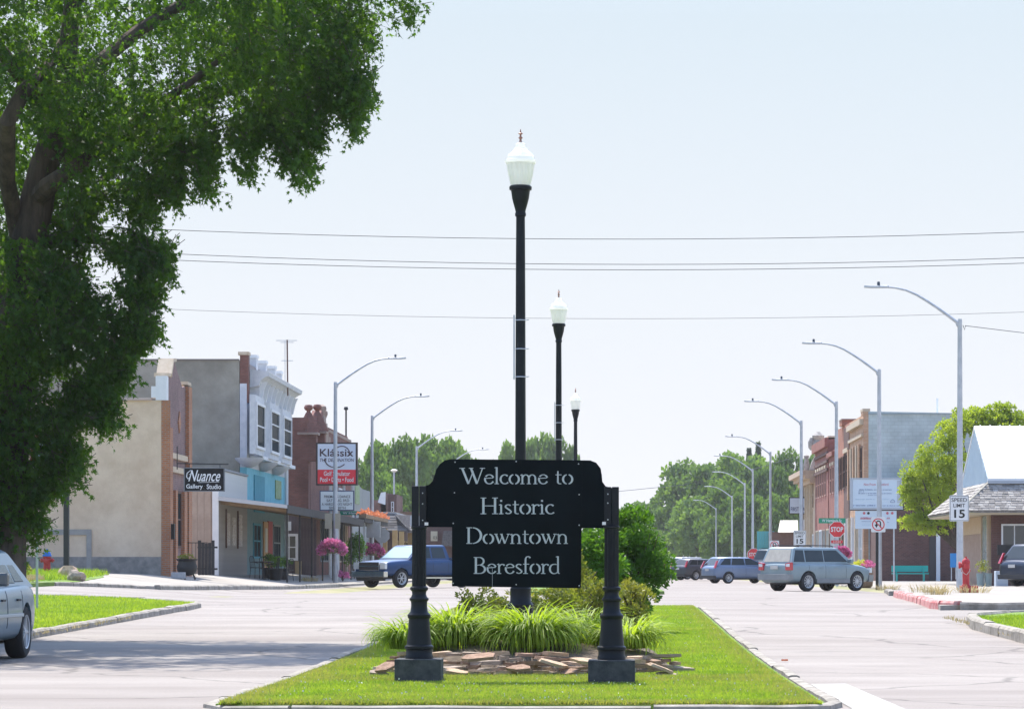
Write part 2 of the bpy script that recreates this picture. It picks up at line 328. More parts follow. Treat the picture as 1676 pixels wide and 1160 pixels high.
sheet('road', (0, 0, 0, 0), ROAD, 0, xs=np.linspace(-28, 28, 57), ys=np.concatenate([np.linspace(6, 130, 125), np.linspace(140, 500, 19)]))
# side street to the left meets the same sheet; concrete apron and pavements
APR = mat('sunlit_concrete_apron', (.27,.245,.215), (.36,.33,.29), rough=.95, scale=.8, bump=.2)
area('pavement_left', [(-60,84),(-15.5,84),(-13.6,93),(-12.3,118),(-12.0,140),(-12,330),(-60,330)], APR, .09, .25)
area('pavement_right', [(6.7,64),(7.3,64.5),(30,65.5),(60,67),(60,330),(11.6,330),(11.4,122),(9.9,112),(8.3,92)], APR, .10, .25)
lawnL = area('lawn_left', [(-60,12),(-8.85,12),(-8.85,64),(-8.95,66.5),(-9.5,68.6),(-10.6,70),(-14,70.6),(-60,71.5)], TURF, .09, .25)
area('lawn_mound_left', [(-60,74.5),(-17.6,76),(-15.3,80),(-15.1,88),(-16.1,99),(-17,104),(-60,105)], TURF, .10, .12)
area('footpath_left', [(-60,71.7),(-15,70.9),(-14.2,73.2),(-60,74.4)], CONC, .10, .2)
lawnR = area('lawn_right', [(6.05,12),(60,12),(60,62),(10,58.5),(7.3,56.6),(6.3,54),(6.05,51)], TURF, .14, .3)
med = area('median_lawn', [(-3.25,25.6),(-3.0,25.4),(1.5,25.4),(1.75,25.7),(1.75,65),(1.2,66.4),(-2.7,66.4),(-3.25,65)], TURF, .045, .15)
area('median_far', [(-2.6,95),(1,95),(1.6,97),(1.6,300),(-3.2,300),(-3.2,97)], TURF, .10, .2)
area('concrete_crossing_slab', [(1.96,25.6),(1.96,31.0),(2.32,31.2),(2.42,23),(1.6,23),(1.6,24.9),(1.9,25.2)], mat('pale_slab', (.32,.31,.285), (.40,.39,.36), rough=.9, scale=2, bump=.2), .006)
area('concrete_gutter', [(-4.0,22),(1.5,22),(1.5,25.1),(-3.3,25.1),(-3.7,25.2)], mat('pale_slab', (1,1,1)), .005)
def kerb(name, path, w=.16, h=.15, seg=2.6, mt=KERB, label=None, far=0):
    """cast kerb in separate lengths with open joints; each length is a part"""
    root = empty(name, (0, 0, 0)); root['kind'] = 'structure'
    P3 = [Vector((x, y)) for x, y in path]; out = []; 
    # resample
    dist = [0]; 
    for a, b in zip(P3, P3[1:]): dist.append(dist[-1]+(b-a).length)
    def at(s):
        for i in range(len(P3)-1):
            if s <= dist[i+1] or i == len(P3)-2:
                t = (s-dist[i])/max(1e-6, dist[i+1]-dist[i]); return P3[i].lerp(P3[i+1], t)
    s = 0; tot = dist[-1]
    while s < tot-.15:
        L = min(seg*(1+R.uniform(-.25, .25)), tot-s); k = max(1, int(L/.5)); vs = []; dzr = R.uniform(-.012, .012); sh = R.uniform(-.012, .012)
        for i in range(k+1):
            q = s+.012+(L-.024)*i/k; p = at(q); t = (at(min(q+.05, tot))-at(max(q-.05, 0))).normalized(); nrm = Vector((-t.y, t.x)); z = GZ(p.x, p.y)
            wob = mnoise.noise(Vector((p.x*2, p.y*2, 0)))*.015
            for a, hh in ((-w/2-.015, -.08), (-w/2+.0, h*.75), (-w/2+.03, h), (w/2-.03, h), (w/2, h*.8), (w/2, -.08)):
                u = p+nrm*(a+sh); vs.append((u.x, u.y, z+(hh+dzr+wob if hh > 0 else hh)))
        fs = [(i*6+j, i*6+j+1, (i+1)*6+j+1, (i+1)*6+j) for i in range(k) for j in range(5)]+[(0,1,2,3,4,5), tuple(range(k*6, k*6+6))[::-1]]
        MB().add(vs, fs).build('kerb_length', mt, root); s += L
    return root
kerb('kerb_median', [(-2.6,25.25),(1.3,25.25),(1.62,25.35),(1.82,25.65),(1.85,26.1),(1.85,64.8),(1.6,66.1),(1.1,66.6),(-2.6,66.6),(-3.1,66.1),(-3.35,64.8),(-3.35,26.1),(-3.3,25.6),(-3.0,25.3),(-2.6,25.25)], .115, .05, 3.2)
kerb('kerb_left', [(-8.75,22),(-8.75,64),(-8.85,66.6),(-9.4,68.8),(-10.6,70.15),(-14,70.75)], .18, .12, 2.4)
kerb('kerb_right', [(5.95,22),(5.95,51),(6.2,54.2),(7.2,56.8),(10,58.7),(30,60)], .2, .17, 2.2)
kerb('kerb_business_left', [(-13.55,93),(-12.25,118),(-11.95,140),(-11.95,200)], .2, .14, 3)
kerb('kerb_business_right', [(8.2,92),(9.8,112),(11.35,122),(11.5,200)], .2, .14, 3)
RK = mat('faded_red_kerb_paint', (.50,.10,.10), (.62,.40,.36), rough=.8, scale=6, bump=.3)
kerb('kerb_red', [(8.0,88),(6.9,68),(6.75,65.2),(7.1,64.4)], .22, .17, 1.1, RK)
kerb('kerb_return', [(7.15,64.35),(7.6,64.2),(9.5,64.6)], .22, .16, 1.4)
kerb('kerb_footway_edge', [(-15.5,83.8),(-13.8,92)], .16, .10, 1.6)
# ------------------------------------------------------------ leaves
MAPLE = np.array([(0,0),(.14,.16),(.36,.20),(.17,.36),(.44,.72),(.11,.58),(0,1.15),(-.12,.60),(-.42,.70),(-.16,.34),(-.34,.18),(-.12,.14)], float)
OVAL = np.array([(0,0),(.24,.30),(.20,.68),(0,1.),(-.20,.68),(-.24,.30)], float)
QUAD = np.array([(0,-.1),(.42,.35),(.05,1.),(-.45,.55)], float)
def rot_frames(n, up, spread, rs):
    """frames: leaf axis v, side u, with axis biased to `up` vectors (n,3)"""
    v = up + rs.normal(size=(n, 3))*spread; v /= np.linalg.norm(v, axis=1)[:, None]
    r = rs.normal(size=(n, 3)); r[:, 2] *= .6; u = np.cross(v, r); u /= np.linalg.norm(u, axis=1)[:, None]
    return u, v
def leaf_mesh(name, pos, size, up, spread, tpl, mt, rs, fold=.15):
    n = len(pos); k = len(tpl); u, v = rot_frames(n, up, spread, rs); nn = np.cross(u, v)
    co = pos[:, None, :] + (u[:, None, :]*tpl[None, :, 0:1] + v[:, None, :]*tpl[None, :, 1:2] + nn[:, None, :]*(np.abs(tpl[None, :, 0:1])*fold*2 - tpl[None, :, 1:2]**2*fold))*size[:, None, None]
    me = bpy.data.meshes.new(name); me.vertices.add(n*k); me.vertices.foreach_set('co', co.astype('f').ravel())
    me.loops.add(n*k); me.loops.foreach_set('vertex_index', np.arange(n*k, dtype='i')); me.polygons.add(n)
    me.polygons.foreach_set('loop_start', np.arange(0, n*k, k, dtype='i')); me.polygons.foreach_set('loop_total', np.full(n, k, dtype='i'))
    me.materials.append(mt); me.update(calc_edges=True); me.validate(); return me
def blob_points(rs, n, radii, nb=26, br=.34, shell=.75, low=-.75):
    """points on the shells of many small lobes spread in an ellipsoid: an uneven crown"""
    c = rs.normal(size=(nb*4, 3)); c /= np.linalg.norm(c, axis=1)[:, None]; c = c[c[:, 2] > low][:nb]; nb = len(c)
    c *= rs.uniform(.35, .82, size=(nb, 1)); r = rs.uniform(.6, 1.15, nb)*br
    i = rs.choice(nb, n, p=r**2/np.sum(r**2)); d = rs.normal(size=(n, 3)); d /= np.linalg.norm(d, axis=1)[:, None]; d[:, 2] = np.where(d[:, 2] < -.2, -d[:, 2]*.7, d[:, 2])
    q = rs.uniform(0, 1, size=(n, 1))**.5
    p = c[i] + d*r[i][:, None]*(shell+(1-shell)*q*1.5)
    return p*np.array(radii), d
BARK = mat('bark', (.055,.042,.034), (.115,.09,.07), rough=1, scale=6, bump=.9, bscale=14, stretch=(1,1,.25), dist=.03)
L_FAR = leaf_mat('leaves_far', (.065,.13,.04), (.18,.29,.08), trans=.4, scale=.35)
L_MAP = leaf_mat('leaves_maple', (.009,.034,.015), (.048,.108,.020), trans=.40, scale=.9, tcol=(4.4,3.9,.6))
L_YEL = leaf_mat('leaves_yellow_green', (.18,.26,.03), (.36,.43,.07), trans=.5, scale=.8)
L_BUSH = leaf_mat('leaves_glossy', (.06,.145,.020), (.13,.27,.035), trans=.42, scale=2.5)
L_SPI = leaf_mat('leaves_spirea', (.13,.18,.035), (.28,.27,.07), trans=.4, scale=5)
L_DAY = leaf_mat('daylily_blades', (.17,.27,.03), (.38,.47,.07), trans=.5, scale=6)
L_GRS = leaf_mat('grass_blades', (.12,.23,.025), (.29,.37,.065), trans=.5, scale=.75)
L_GRL = leaf_mat('grass_blades_dry', (.22,.27,.07), (.37,.34,.14), trans=.4, scale=1.5)
L_PINK = leaf_mat('petunia_petals', (.55,.08,.25), (.78,.30,.52), trans=.3, scale=9, tcol=(1,1,1))
L_ORG = leaf_mat('orange_petals', (.65,.13,.05), (.75,.32,.16), trans=.3, scale=7, tcol=(1,1,1))
L_YLW = leaf_mat('yellow_petals', (.62,.62,.04), (.75,.75,.1), trans=.3, scale=7, tcol=(1,1,1))
L_STRAW = leaf_mat('dry_weed_stems', (.35,.27,.12), (.50,.42,.22), trans=.3, scale=5, tcol=(1,1,1))
def limb(mb, a, b, r0, r1, sag=.0, n=7, seg=6, wob=.12):
    a, b = Vector(a), Vector(b); L = (b-a).length; pts = []
    for i in range(seg+1):
        t = i/seg; p = a.lerp(b, t); k = math.sin(t*math.pi)*L
        p += Vector((mnoise.noise(p*.9)*wob*k, mnoise.noise(p*.9+Vector((9,3,1)))*wob*k, sag*k)); pts.append(p)
    mb.tube(pts, [r0+(r1-r0)*i/seg for i in range(seg+1)], n); return pts
# ------------------------------------------------------------ the big maple on the left
T46 = 46.0
tree = empty('maple_tree', (PX(2, T46), T46, GZ(-9, 46)+.1), 0, 'large dark green maple overhanging the street beside the parked silver car', 'tree')
org = tree.location.copy()
def tp(x, y, dy=0): return Vector((PX(x, T46), T46+dy, PZ(y, T46)))-org
mb = MB()
trunk = [(-2, 1030, 0), (6, 900, 0), (14, 700, 0), (26, 520, .1), (45, 400, .1), (60, 320, .1), (72, 265, .1), (90, 205, .2), (105, 110, .2), (112, 0, .3), (125, -180, .4), (120, -380, .4)]
mb.tube([tp(*p) for p in trunk], [.42,.33,.31,.29,.27,.25,.22,.19,.15,.12,.08,.03], 14)
for pts, rr in [([(58,325,.1),(85,312,-.4),(120,292,-.6),(165,262,-.6),(230,200,-.2),(330,110,.4),(430,20,.8)], [.15,.14,.12,.10,.08,.05,.02]),
                ([(80,255,.1),(120,235,.6),(155,222,1.2),(250,150,2.2),(380,70,3.2),(520,10,3.4)], [.15,.12,.11,.09,.06,.02]),
                ([(34,480,.1),(25,380,.2),(20,300,-.4),(42,222,-1.4),(66,172,-1.3),(84,90,.3),(130,-60,1)], [.13,.13,.12,.12,.11,.08,.03]),
                ([(45,395,.1),(110,385,.3),(170,390,.5),(230,420,.6),(262,460,.5)], [.09,.07,.055,.035,.015]),
                ([(40,430,0),(90,450,.1),(130,520,.2),(170,600,.2)], [.08,.06,.04,.015]),
                ([(30,520,0),(-80,420,1),(-200,300,2),(-420,150,2.6),(-600,0,3)], [.2,.17,.13,.08,.03]),
                ([(20,600,0),(-120,560,-1.2),(-300,480,-2.4),(-520,420,-3)], [.16,.13,.08,.03]),
                ([(95,150,.2),(200,20,1.6),(330,-100,3),(480,-160,2.6)], [.12,.10,.07,.02]),
                ([(90,200,.2),(10,80,-1.5),(-120,-80,-2.6),(-260,-250,-3)], [.12,.10,.07,.02]),
                ([(15,700,0),(50,720,.0),(90,760,.1),(110,800,.1)], [.06,.05,.03,.012])]:
    mb.tube([tp(*p) for p in pts], rr, 9)
# thin twigs
mb.build('trunk', BARK, tree, smooth=True)
OUT = [(675,0),(683,42),(655,36),(632,62),(608,62),(600,100),(612,118),(606,165),(588,185),(600,215),(578,222),(556,188),(545,168),(524,205),(530,250),(506,232),(520,280),(488,306),(470,262),(455,280),(452,215),(424,232),(408,285),(382,282),(372,240),(350,262),(352,315),(325,322),(318,262),(300,262),(298,335),(262,330),(262,360),(240,378),(222,340),(190,345),(172,352),(196,362),(250,385),(290,402),(296,448),(268,492),(276,545),(240,580),(205,655),(212,700),(180,705),(150,682),(135,708),(160,745),(140,800),(110,790),(84,838),(98,862),(60,885),(20,905),(-60,900),(-300,880),(-600,800),(-800,500),(-900,100),(-800,-300),(-400,-560),(100,-620),(450,-470),(640,-260),(705,-70)]
OUT = [(x-14*min(1, max(0, (y-300)/120)) if x > 60 and y > 300 else x, y) for x, y in OUT]
def in_poly(P, poly):
    x, y = P[:, 0], P[:, 1]; inside = np.zeros(len(P), bool); n = len(poly)
    for i in range(n):
        x0, y0 = poly[i]; x1, y1 = poly[(i+1) % n]
        c = ((y0 > y) != (y1 > y)) & (x < (x1-x0)*(y-y0)/((y1-y0) or 1e-9)+x0); inside ^= c
    return inside
def edge_dist(P, poly):
    d = np.full(len(P), 1e9)
    for i in range(len(poly)):
        a = np.array(poly[i]); b = np.array(poly[(i+1) % len(poly)]); ab = b-a
        t = np.clip(((P-a)@ab)/(ab@ab), 0, 1); d = np.minimum(d, np.linalg.norm(P-(a+t[:, None]*ab), axis=1))
    return d
def maple_crown(ntw, seed, x0, x1, y0, y1, k, size):
    rs = np.random.RandomState(seed); P = np.stack([rs.uniform(x0, x1, ntw), rs.uniform(y0, y1, ntw)], 1)
    P = P[in_poly(P, OUT)]
    if x0 < -500: P = P[(P[:, 0] < -45) | (P[:, 1] < -45)]
    d = edge_dist(P, OUT)/111.
    dep = np.minimum(5.2, .35+1.5*d)*np.where((P[:, 1] > 350) & (P[:, 0] > -40), .55, 1.); Y = rs.uniform(-1, 1, len(P)); Y = np.sign(Y)*np.abs(Y)**.7*dep
    X = (P[:, 0]-VX)*T46/F-org.x; Z = CZ-(P[:, 1]-HY)*T46/F-org.z
    Q = np.stack([X, Y, Z], 1)
    # clumps: keep twigs where a noise field is high, so that light gets through between masses of leaves
    nf = np.array([mnoise.noise(Vector(q)*.62)+.5*mnoise.noise(Vector(q)*1.5) for q in Q])
    keep = nf > np.where(d < .5, -.35, np.where((P[:, 0] < 125) & (P[:, 1] > 380), -.12, np.where(P[:, 1] < 240, -.03, .08)))
    # the notch of open air round the limbs
    hole = (P[:, 0] > 150) & (P[:, 0] < 215) & (P[:, 1] > 270) & (P[:, 1] < 400) & (rs.rand(len(P)) < .6)
    Q = Q[keep & ~hole]; n = len(Q)
    # every twig droops outward and carries k leaves
    dr = np.stack([rs.normal(size=n)*.6+.25, rs.normal(size=n)*.6-.1, -rs.uniform(.05, .9, n)], 1); dr /= np.linalg.norm(dr, axis=1)[:, None]
    ln_ = rs.uniform(.25, .55, n)
    t = rs.uniform(0, 1, (n, k)); pos = Q[:, None, :]+dr[:, None, :]*(t*ln_[:, None])[:, :, None]-dr[:, None, :]*.25; pos[:, :, 2] -= (t**2)*.08
    up = np.repeat(dr[:, None, :], k, 1)*.9+np.array([0, 0, -.35]); pos = pos.reshape(-1, 3)+rs.normal(size=(n*k, 3))*.03; up = up.reshape(-1, 3)
    sz = rs.uniform(.45, 1.4, len(pos))*size
    tw = MB()
    for i in range(0, n, 3):
        a = Vector(Q[i])-Vector(dr[i])*.3; tw.tube([a, a+Vector(dr[i])*(ln_[i]+.05)], [.006, .002], 3, False)
    return leaf_mesh('crown', pos, sz, up, .55, MAPLE, L_MAP, rs, .3), tw
me, tw = maple_crown(30000, 3, -60, 710, -60, 905, 12, .080)
o = link('crown', me, tree); o['kind'] = 'stuff'
tw.build('twigs', BARK, tree)['kind'] = 'stuff'
me, tw = maple_crown(21000, 5, -900, 705, -620, 905, 8, .15)
keepme = me; o = link('crown', me, tree); o['kind'] = 'stuff'
# ------------------------------------------------------------ welcome sign in the median
YS = 30.5
sign = empty('welcome_sign', (PX(845, YS), YS, 0), 0, 'black metal sign reading Welcome to Historic Downtown Beresford between two cast posts', 'sign')
ox, oy = sign.location.x, YS
def sx(x): return PX(x, YS)-ox
def sz(y): return PZ(y, YS)
# wing panel with rounded shoulders
wing = [(694,795),(702,793),(708,787),(711,778),(714,768),(720,759),(728,753),(738,751)]
rw = [(966,753),(976,757),(983,766),(985,777),(986,788),(991,795),(999,798),(1003,798)]
wp = [(sx(x), .0, sz(y)) for x, y in [(694,862)]+wing+rw+[(1003,864)]]
MB().prism(wp, (0, .012, 0)).build('wing_panel', PANEL, sign)
tpan = MB().prism([(sx(740),-.018,sz(959)),(sx(740),-.018,sz(751.5)),(sx(953),-.018,sz(753.5)),(sx(951),-.018,sz(962))], (0, .014, 0)).build('text_panel', PANEL, sign)
LET = mat('letter_grey', (.40,.43,.46), (.48,.51,.53), rough=.5, scale=20)
for s, a, b, base, cap in (("Welcome to",753,937,792,26.5),("Historic",786,906,841,27),("Downtown",762,929,889.5,27),("Beresford",774,916,938.5,27.5)):
    serif_line(tpan, LET, s, sx(a), sx(b), sz(base), cap*YS/F, -.019)
SCR = mat('screw_head', (.6,.62,.65), rough=.35, metal=.8)
for x, y in ((745,756),(845,755),(947,759),(744,806),(948,809),(742,856),(948,859),(742,954),(845,956),(948,958)):
    MB().lathe([(0.001,-.024),(.0055,-.023),(.0065,-.0185)], (sx(x),0,sz(y)), 8, 'y').build('screw', SCR, tpan)
MB().tube([(sx(806), -.022, sz(959)), (sx(806), -.023, sz(930)), (sx(803.5), -.022, sz(926))], .0022, 5).build('hanging_wire', mat('thin_wire', (.35,.36,.38)), tpan)
for cx, yt, yb, dy in ((686,795,1121,0.),(1001,798,1127,-.35)):
    x = sx(cx)+(-.0); p = empty('sign_post', (x, dy if dy else .0, 0)); p.parent = sign
    Y0 = YS+dy; zt = PZ(yt, YS)
    zb = .0
    blk = MB().box(-.225,.225,-.24,.24,-.1,.275).build('footing_block', DCONC, p, bevel=.012)
    # turned casting
    prof = [(.135,.275),(.137,.30),(.128,.315),(.128,.36),(.140,.37),(.140,.395),(.122,.41),(.112,.50),(.104,.60),(.100,.66),(.112,.675),(.114,.70),(.100,.715),(.086,.73),(.078,.79),(.080,.83),(.094,.845),(.094,.86),(.078,.875),(.068,.90),(.072,.93),(.088,.945),(.088,.965),(.070,.98)]
    MB().lathe(prof, (0,0,0), 24).build('base_casting', BLK, p, smooth=True)
    # fluted shaft
    n = 48; vs = []; zz = [.975, 1.535]
    for z in zz:
        for j in range(n):
            r = .064+(.0055 if j % 4 in (0, 1) else -.003); a = 2*math.pi*j/n; vs.append((r*math.cos(a), r*math.sin(a), z))
    MB().add(vs, [(j, (j+1) % n, n+(j+1) % n, n+j) for j in range(n)]+[tuple(range(n, 2*n))]).build('fluted_shaft', BLK, p)
    MB().lathe([(.066,1.53),(.078,1.54),(.078,1.555),(.062,1.565)], (0,0,0), 24).build('shaft_collar', BLK, p, smooth=True)
    sgn = 1 if cx < 845 else -1
    for q in (-1, 1): MB().box(q*.037-.034, q*.037+.034, -.03, .03, 1.555, zt).build('bracket_tube', BLK, p, bevel=.006)
    for z in (1.62, 1.78, zt-.07): MB().lathe([(.001,-.036),(.006,-.034),(.007,-.030)], (sgn*.036,0,z), 8, 'y').build('screw', SCR, p)
    MB().box(sgn*.055, sgn*.09, -.034, -.012, 1.57, 1.60).build('bracket_clip', SCR, p)
# ------------------------------------------------------------ median lamp posts
GLASS = bpy.data.materials.new('frosted_globe'); GLASS.use_nodes = True
_t = GLASS.node_tree; _p = _t.nodes['Principled BSDF']; _p.inputs['Base Color'].default_value = (.94,.94,.91,1); _p.inputs['Roughness'].default_value = .22
_p.inputs['Transmission Weight'].default_value = .25; _p.inputs['Coat Weight'].default_value = .4
_tr = _t.nodes.new('ShaderNodeBsdfTranslucent'); _tr.inputs[0].default_value = (.97,.97,.93,1); _mx = _t.nodes.new('ShaderNodeMixShader'); _mx.inputs[0].default_value = .5
_t.links.new(_p.outputs[0], _mx.inputs[1]); _t.links.new(_tr.outputs[0], _mx.inputs[2]); _t.links.new(_mx.outputs[0], _t.nodes['Material Output'].inputs[0])
COP = mat('weathered_finial', (.30,.10,.07), (.38,.2,.15), rough=.5)
ROOFG = mat('globe_roof', (.70,.72,.72), (.62,.66,.66), rough=.25, scale=6, coat=.3)
def median_lamp():
    r = empty('street_lamp', (0,0,0), 0, 'tallest black lamp post rising behind the welcome sign, with white acorn globe', 'street lamp', 'acorn lamps along the median')
    MB().lathe([(.26,0),(.26,.06),(.22,.09),(.20,.28),(.21,.30),(.17,.34),(.15,.55),(.155,.60),(.125,.64),(.12,.74),(.125,.79),(.11,.81),(.11,.84),(.125,.87),(.125,.89),(.095,.91),(.09,.99),(.07,1.02)], (0,0,0), 24).build('base_casting', BLK, r, smooth=True)
    MB().lathe([(.066,1.0),(.064,2.2),(.056,4.6),(.052,5.22)], (0,0,0), 16).build('post', BLK, r, smooth=True)
    MB().lathe([(.052,5.18),(.064,5.19),(.066,5.22),(.058,5.235),(.062,5.26),(.085,5.34),(.100,5.40),(.112,5.49),(.132,5.50),(.134,5.535),(.120,5.55)], (0,0,0), 24).build('globe_holder', BLK, r, smooth=True)
    gm = MB().lathe([(.108,5.545),(.128,5.60),(.148,5.68),(.162,5.77),(.165,5.80),(.174,5.815)], (0,0,0), 48)
    gm.v = [((x*.955, y*.955, z) if (i % 48) % 3 == 0 else (x, y, z)) for i, (x, y, z) in enumerate(gm.v)]; gm.build('globe', GLASS, r)
    MB().lathe([(.176,5.812),(.184,5.825),(.184,5.845),(.168,5.86),(.150,5.885),(.158,5.90),(.150,5.915),(.118,5.945),(.088,5.965),(.086,5.985),(.060,6.0),(.056,6.03),(.058,6.045),(.034,6.06)], (0,0,0), 40).build('globe_roof', GLASS, r, smooth=True)
    MB().lathe([(.030,6.055),(.014,6.08),(.012,6.10),(.028,6.115),(.012,6.13),(.010,6.15),(.030,6.165),(.010,6.18),(.004,6.215)], (0,0,0), 12).build('finial', COP, r, smooth=True)
    for z in (3.29, 3.62, 3.96):
        MB().tube([(-.07,-.02,z),(0,-.072,z),(.07,-.02,z),(.10,-.02,z+.005)], .006, 6).build('band_clip', SCR, r)
    MB().box(-.085,-.067,-.03,-.012,3.26,4.02).build('conduit_strip', GALV, r)
    return r
lamp = median_lamp(); lamps = [lamp, copy_tree(lamp), copy_tree(lamp)]
for o, (x, Y), lb in zip(lamps, ((852,37.),(914.5,61.),(942,96.5)), (None, 'middle one of the three black acorn lamp posts above the welcome sign', 'farthest and smallest black acorn lamp post showing above the right part of the sign')):
    o.location = (PX(x, Y), Y, GZ(-1, Y)+.10+(.0 if Y < 90 else .05))
    if lb: o['label'] = lb
# ------------------------------------------------------------ galvanised road lights
def road_light():
    r = empty('road_light', (0,0,0), 0, 'x', 'street light', 'tall galvanised road lights along both kerbs')
    MB().lathe([(.12,0),(.115,1),(.095,5),(.075,8.95),(.078,8.97),(.07,9.1)], (0,0,0), 12).build('pole', GALV, r, smooth=True)
    pts = [(0,0,8.92),(-.35,0,9.18),(-.75,0,9.47),(-1.1,0,9.70),(-1.45,0,9.91),(-1.8,0,10.06),(-2.15,0,10.14),(-2.5,0,10.17)]
    MB().tube(pts, [.055,.052,.048,.045,.04,.036,.034,.032], 8).build('arm', GALV, r, smooth=True)
    MB().tube([(0,0,8.8),(-.08,0,8.9),(-.1,0,8.98)], .05, 8).build('arm_bracket', GALV, r)
    l = MB(); l.prism([(-3.2,-.09,10.15),(-2.95,-.14,10.13),(-2.45,-.10,10.13),(-2.38,-.05,10.15),(-2.38,.05,10.15),(-2.45,.10,10.13),(-2.95,.14,10.13),(-3.2,.09,10.15)], (0,0,.07))
    lum = l.build('luminaire', GALV, r, bevel=.01)
    MB().lathe([(.045,10.2),(.05,10.23),(.05,10.33),(.035,10.35)], (-2.72,0,0), 10).build('photocell', mat('photocell_dark', (.06,.08,.11)), r)
    MB().box(-.135,-.11,-.06,.06,.4,.8).build('hand_hole_cover', GALV, r)
    return r
proto = road_light(); RLs = []
specR = [(1571,522,107),(1439,604,132.5),(1369,657,155.),(1311.5,688,177),(1261,739,225),(1232,767,262),(1219,790,303),(1198,811,360),(1172,831,433)]
specL = [(549,625,141),(609,680,172),(682,730,215),(735,757,258)]
lbR = ['nearest galvanised road light on the right, carrying the speed limit sign beside the red hydrant','second road light on the right kerb, carrying the no U turn sign','third road light on the right, in front of the stop sign','fourth road light on the right, behind the grey SUV','fifth road light on the right kerb, just left of the teal wall','sixth road light on the right, standing before the tree row beside the far stop sign','seventh road light on the right against the dark trees','eighth road light on the right against the dark trees','last and smallest road light on the right, lowest of the row against the trees']
lbL = ['nearest road light on the left, in front of the red and white bar sign','second road light on the left, with a grey sign box and a pink flower basket','third road light on the left, just left of the welcome sign','road light on the left whose arm shows above the left shoulder of the welcome sign']
first = True
for sp, lbs, fl in ((specR, lbR, 1), (specL, lbL, -1)):
    for (x, yt, Y), lb in zip(sp, lbs):
        o = proto if first else copy_tree(proto); first = False
        top = PZ(yt, Y); X = PX(x, Y); b = GZ(X, Y)+.1; s = (top-b)/9.1
        o.location = (X, Y, b); o.scale = (fl*max(.9, min(1.1, s)), 1, s); o['label'] = lb; RLs.append(o)
MB().tube([(PX(1576,107),107,PZ(532,107)),(PX(1579,107),107,PZ(540,107))]+[(PX(1580+26*i,107+2*i),107+2*i,PZ(533+30*math.sin(i/12*1.3),107+2*i)) for i in range(0,13)], .012, 5).build('service_wire', BLKF)
tag(bpy.data.objects['service_wire'], 'short dark cable leaving the top of the nearest right road light', 'cable')
# ------------------------------------------------------------ power lines across the street
WIRE = mat('power_cable', (.05,.06,.07), rough=.6)
for (ya, ym, yb, Y, r, nm) in ((366,391,375,98,.011,'highest dark power cable crossing above the street'),(404,432,417,98,.011,'middle power cable, upper one of the close pair'),(415,441,426,98,.011,'middle power cable, lower one of the close pair'),(496,521,506,120,.008,'thin lowest power cable crossing behind the lamp globes')):
    xa, xb, xm = 60, 1800, 900; P = []
    for i in range(25):
        x = -300+2500*i/24
        l0 = ya*(x-xm)*(x-xb)/((xa-xm)*(xa-xb))+ym*(x-xa)*(x-xb)/((xm-xa)*(xm-xb))+yb*(x-xa)*(x-xm)/((xb-xa)*(xb-xm))
        P.append((PX(x, Y), Y, PZ(l0, Y)))
    tag(MB().tube(P, r, 5).build('power_cable', WIRE), nm, 'cable', 'power cables over the street')
tag(MB().tube([(PX(1010,250),250,PZ(804,250)),(PX(1120,270),270,PZ(793,270)),(PX(1232,262),262,PZ(768,262)),(PX(1300,240),240,PZ(748,240))], .02, 5).build('overhead_cable', WIRE), 'distant pale cable running to the sixth road light in front of the trees', 'cable')
# ------------------------------------------------------------ planting bed
BX = -.93
bed = MB(); n = 40; rings = [(2.05,1.0,.02),(1.85,.9,.16),(1.3,.6,.27),(.4,.3,.30)]
vs = []
for rx, q, z in rings:
    for j in range(n):
        a = 2*math.pi*j/n; ry = 1.7 if math.sin(a) < 0 else 7.5
        vs.append((BX+rx*math.cos(a)*.76, 34.3+ry*q*math.sin(a)*(rx/2.05)**.3, z+GZ(BX, 34.3+ry*math.sin(a))+.05))
bed.add(vs, [(i*n+j, i*n+(j+1) % n, (i+1)*n+(j+1) % n, (i+1)*n+j) for i in range(3) for j in range(n)]+[tuple(range(3*n, 4*n))])
bed.build('planting_bed', SOIL, smooth=True)['kind'] = 'structure'
ST = [mat('ledge_stone_tan', (.42,.28,.18), (.58,.44,.31), rough=.95, scale=5, bump=.6, bscale=20), mat('ledge_stone_grey', (.30,.23,.18), (.44,.36,.29), rough=.95, scale=5, bump=.6, bscale=20), mat('ledge_stone_brown', (.22,.13,.085), (.40,.26,.18), rough=.95, scale=5, bump=.6, bscale=20)]
sb = empty('stone_edging', (BX, 32.5, 0), 0, 'low dry stacked wall of flat tan ledge stones around the daylily bed', 'stone edging')
smesh = []
for k in range(18):
    rr = random.Random(100+k); m = rr.randint(6, 8); pts = []
    for j in range(m):
        a = 2*math.pi*(j+rr.uniform(-.25, .25))/m; q = rr.uniform(.75, 1.1); pts.append((math.cos(a)*q*.5, math.sin(a)*q*.36, 0))
    smesh.append(MB().prism(pts, (rr.uniform(-.04,.04), rr.uniform(-.03,.03), 1)).mesh('stone', ST[k % 3]))
    bm = bmesh.new(); bm.from_mesh(smesh[-1])
    for v in bm.verts: v.co.x += rr.uniform(-.03,.03); v.co.z += rr.uniform(-.12,.12)
    bm.to_mesh(smesh[-1]); bm.free()
def stone(x, y, z, s, t, rz, tx, ty, parent=sb):
    o = link('stone', R.choice(smesh), parent); o.location = (x-parent.location.x, y-parent.location.y, z); o.scale = (s, s*R.uniform(.7, 1.1), t); o.rotation_euler = (tx, ty, rz); return o
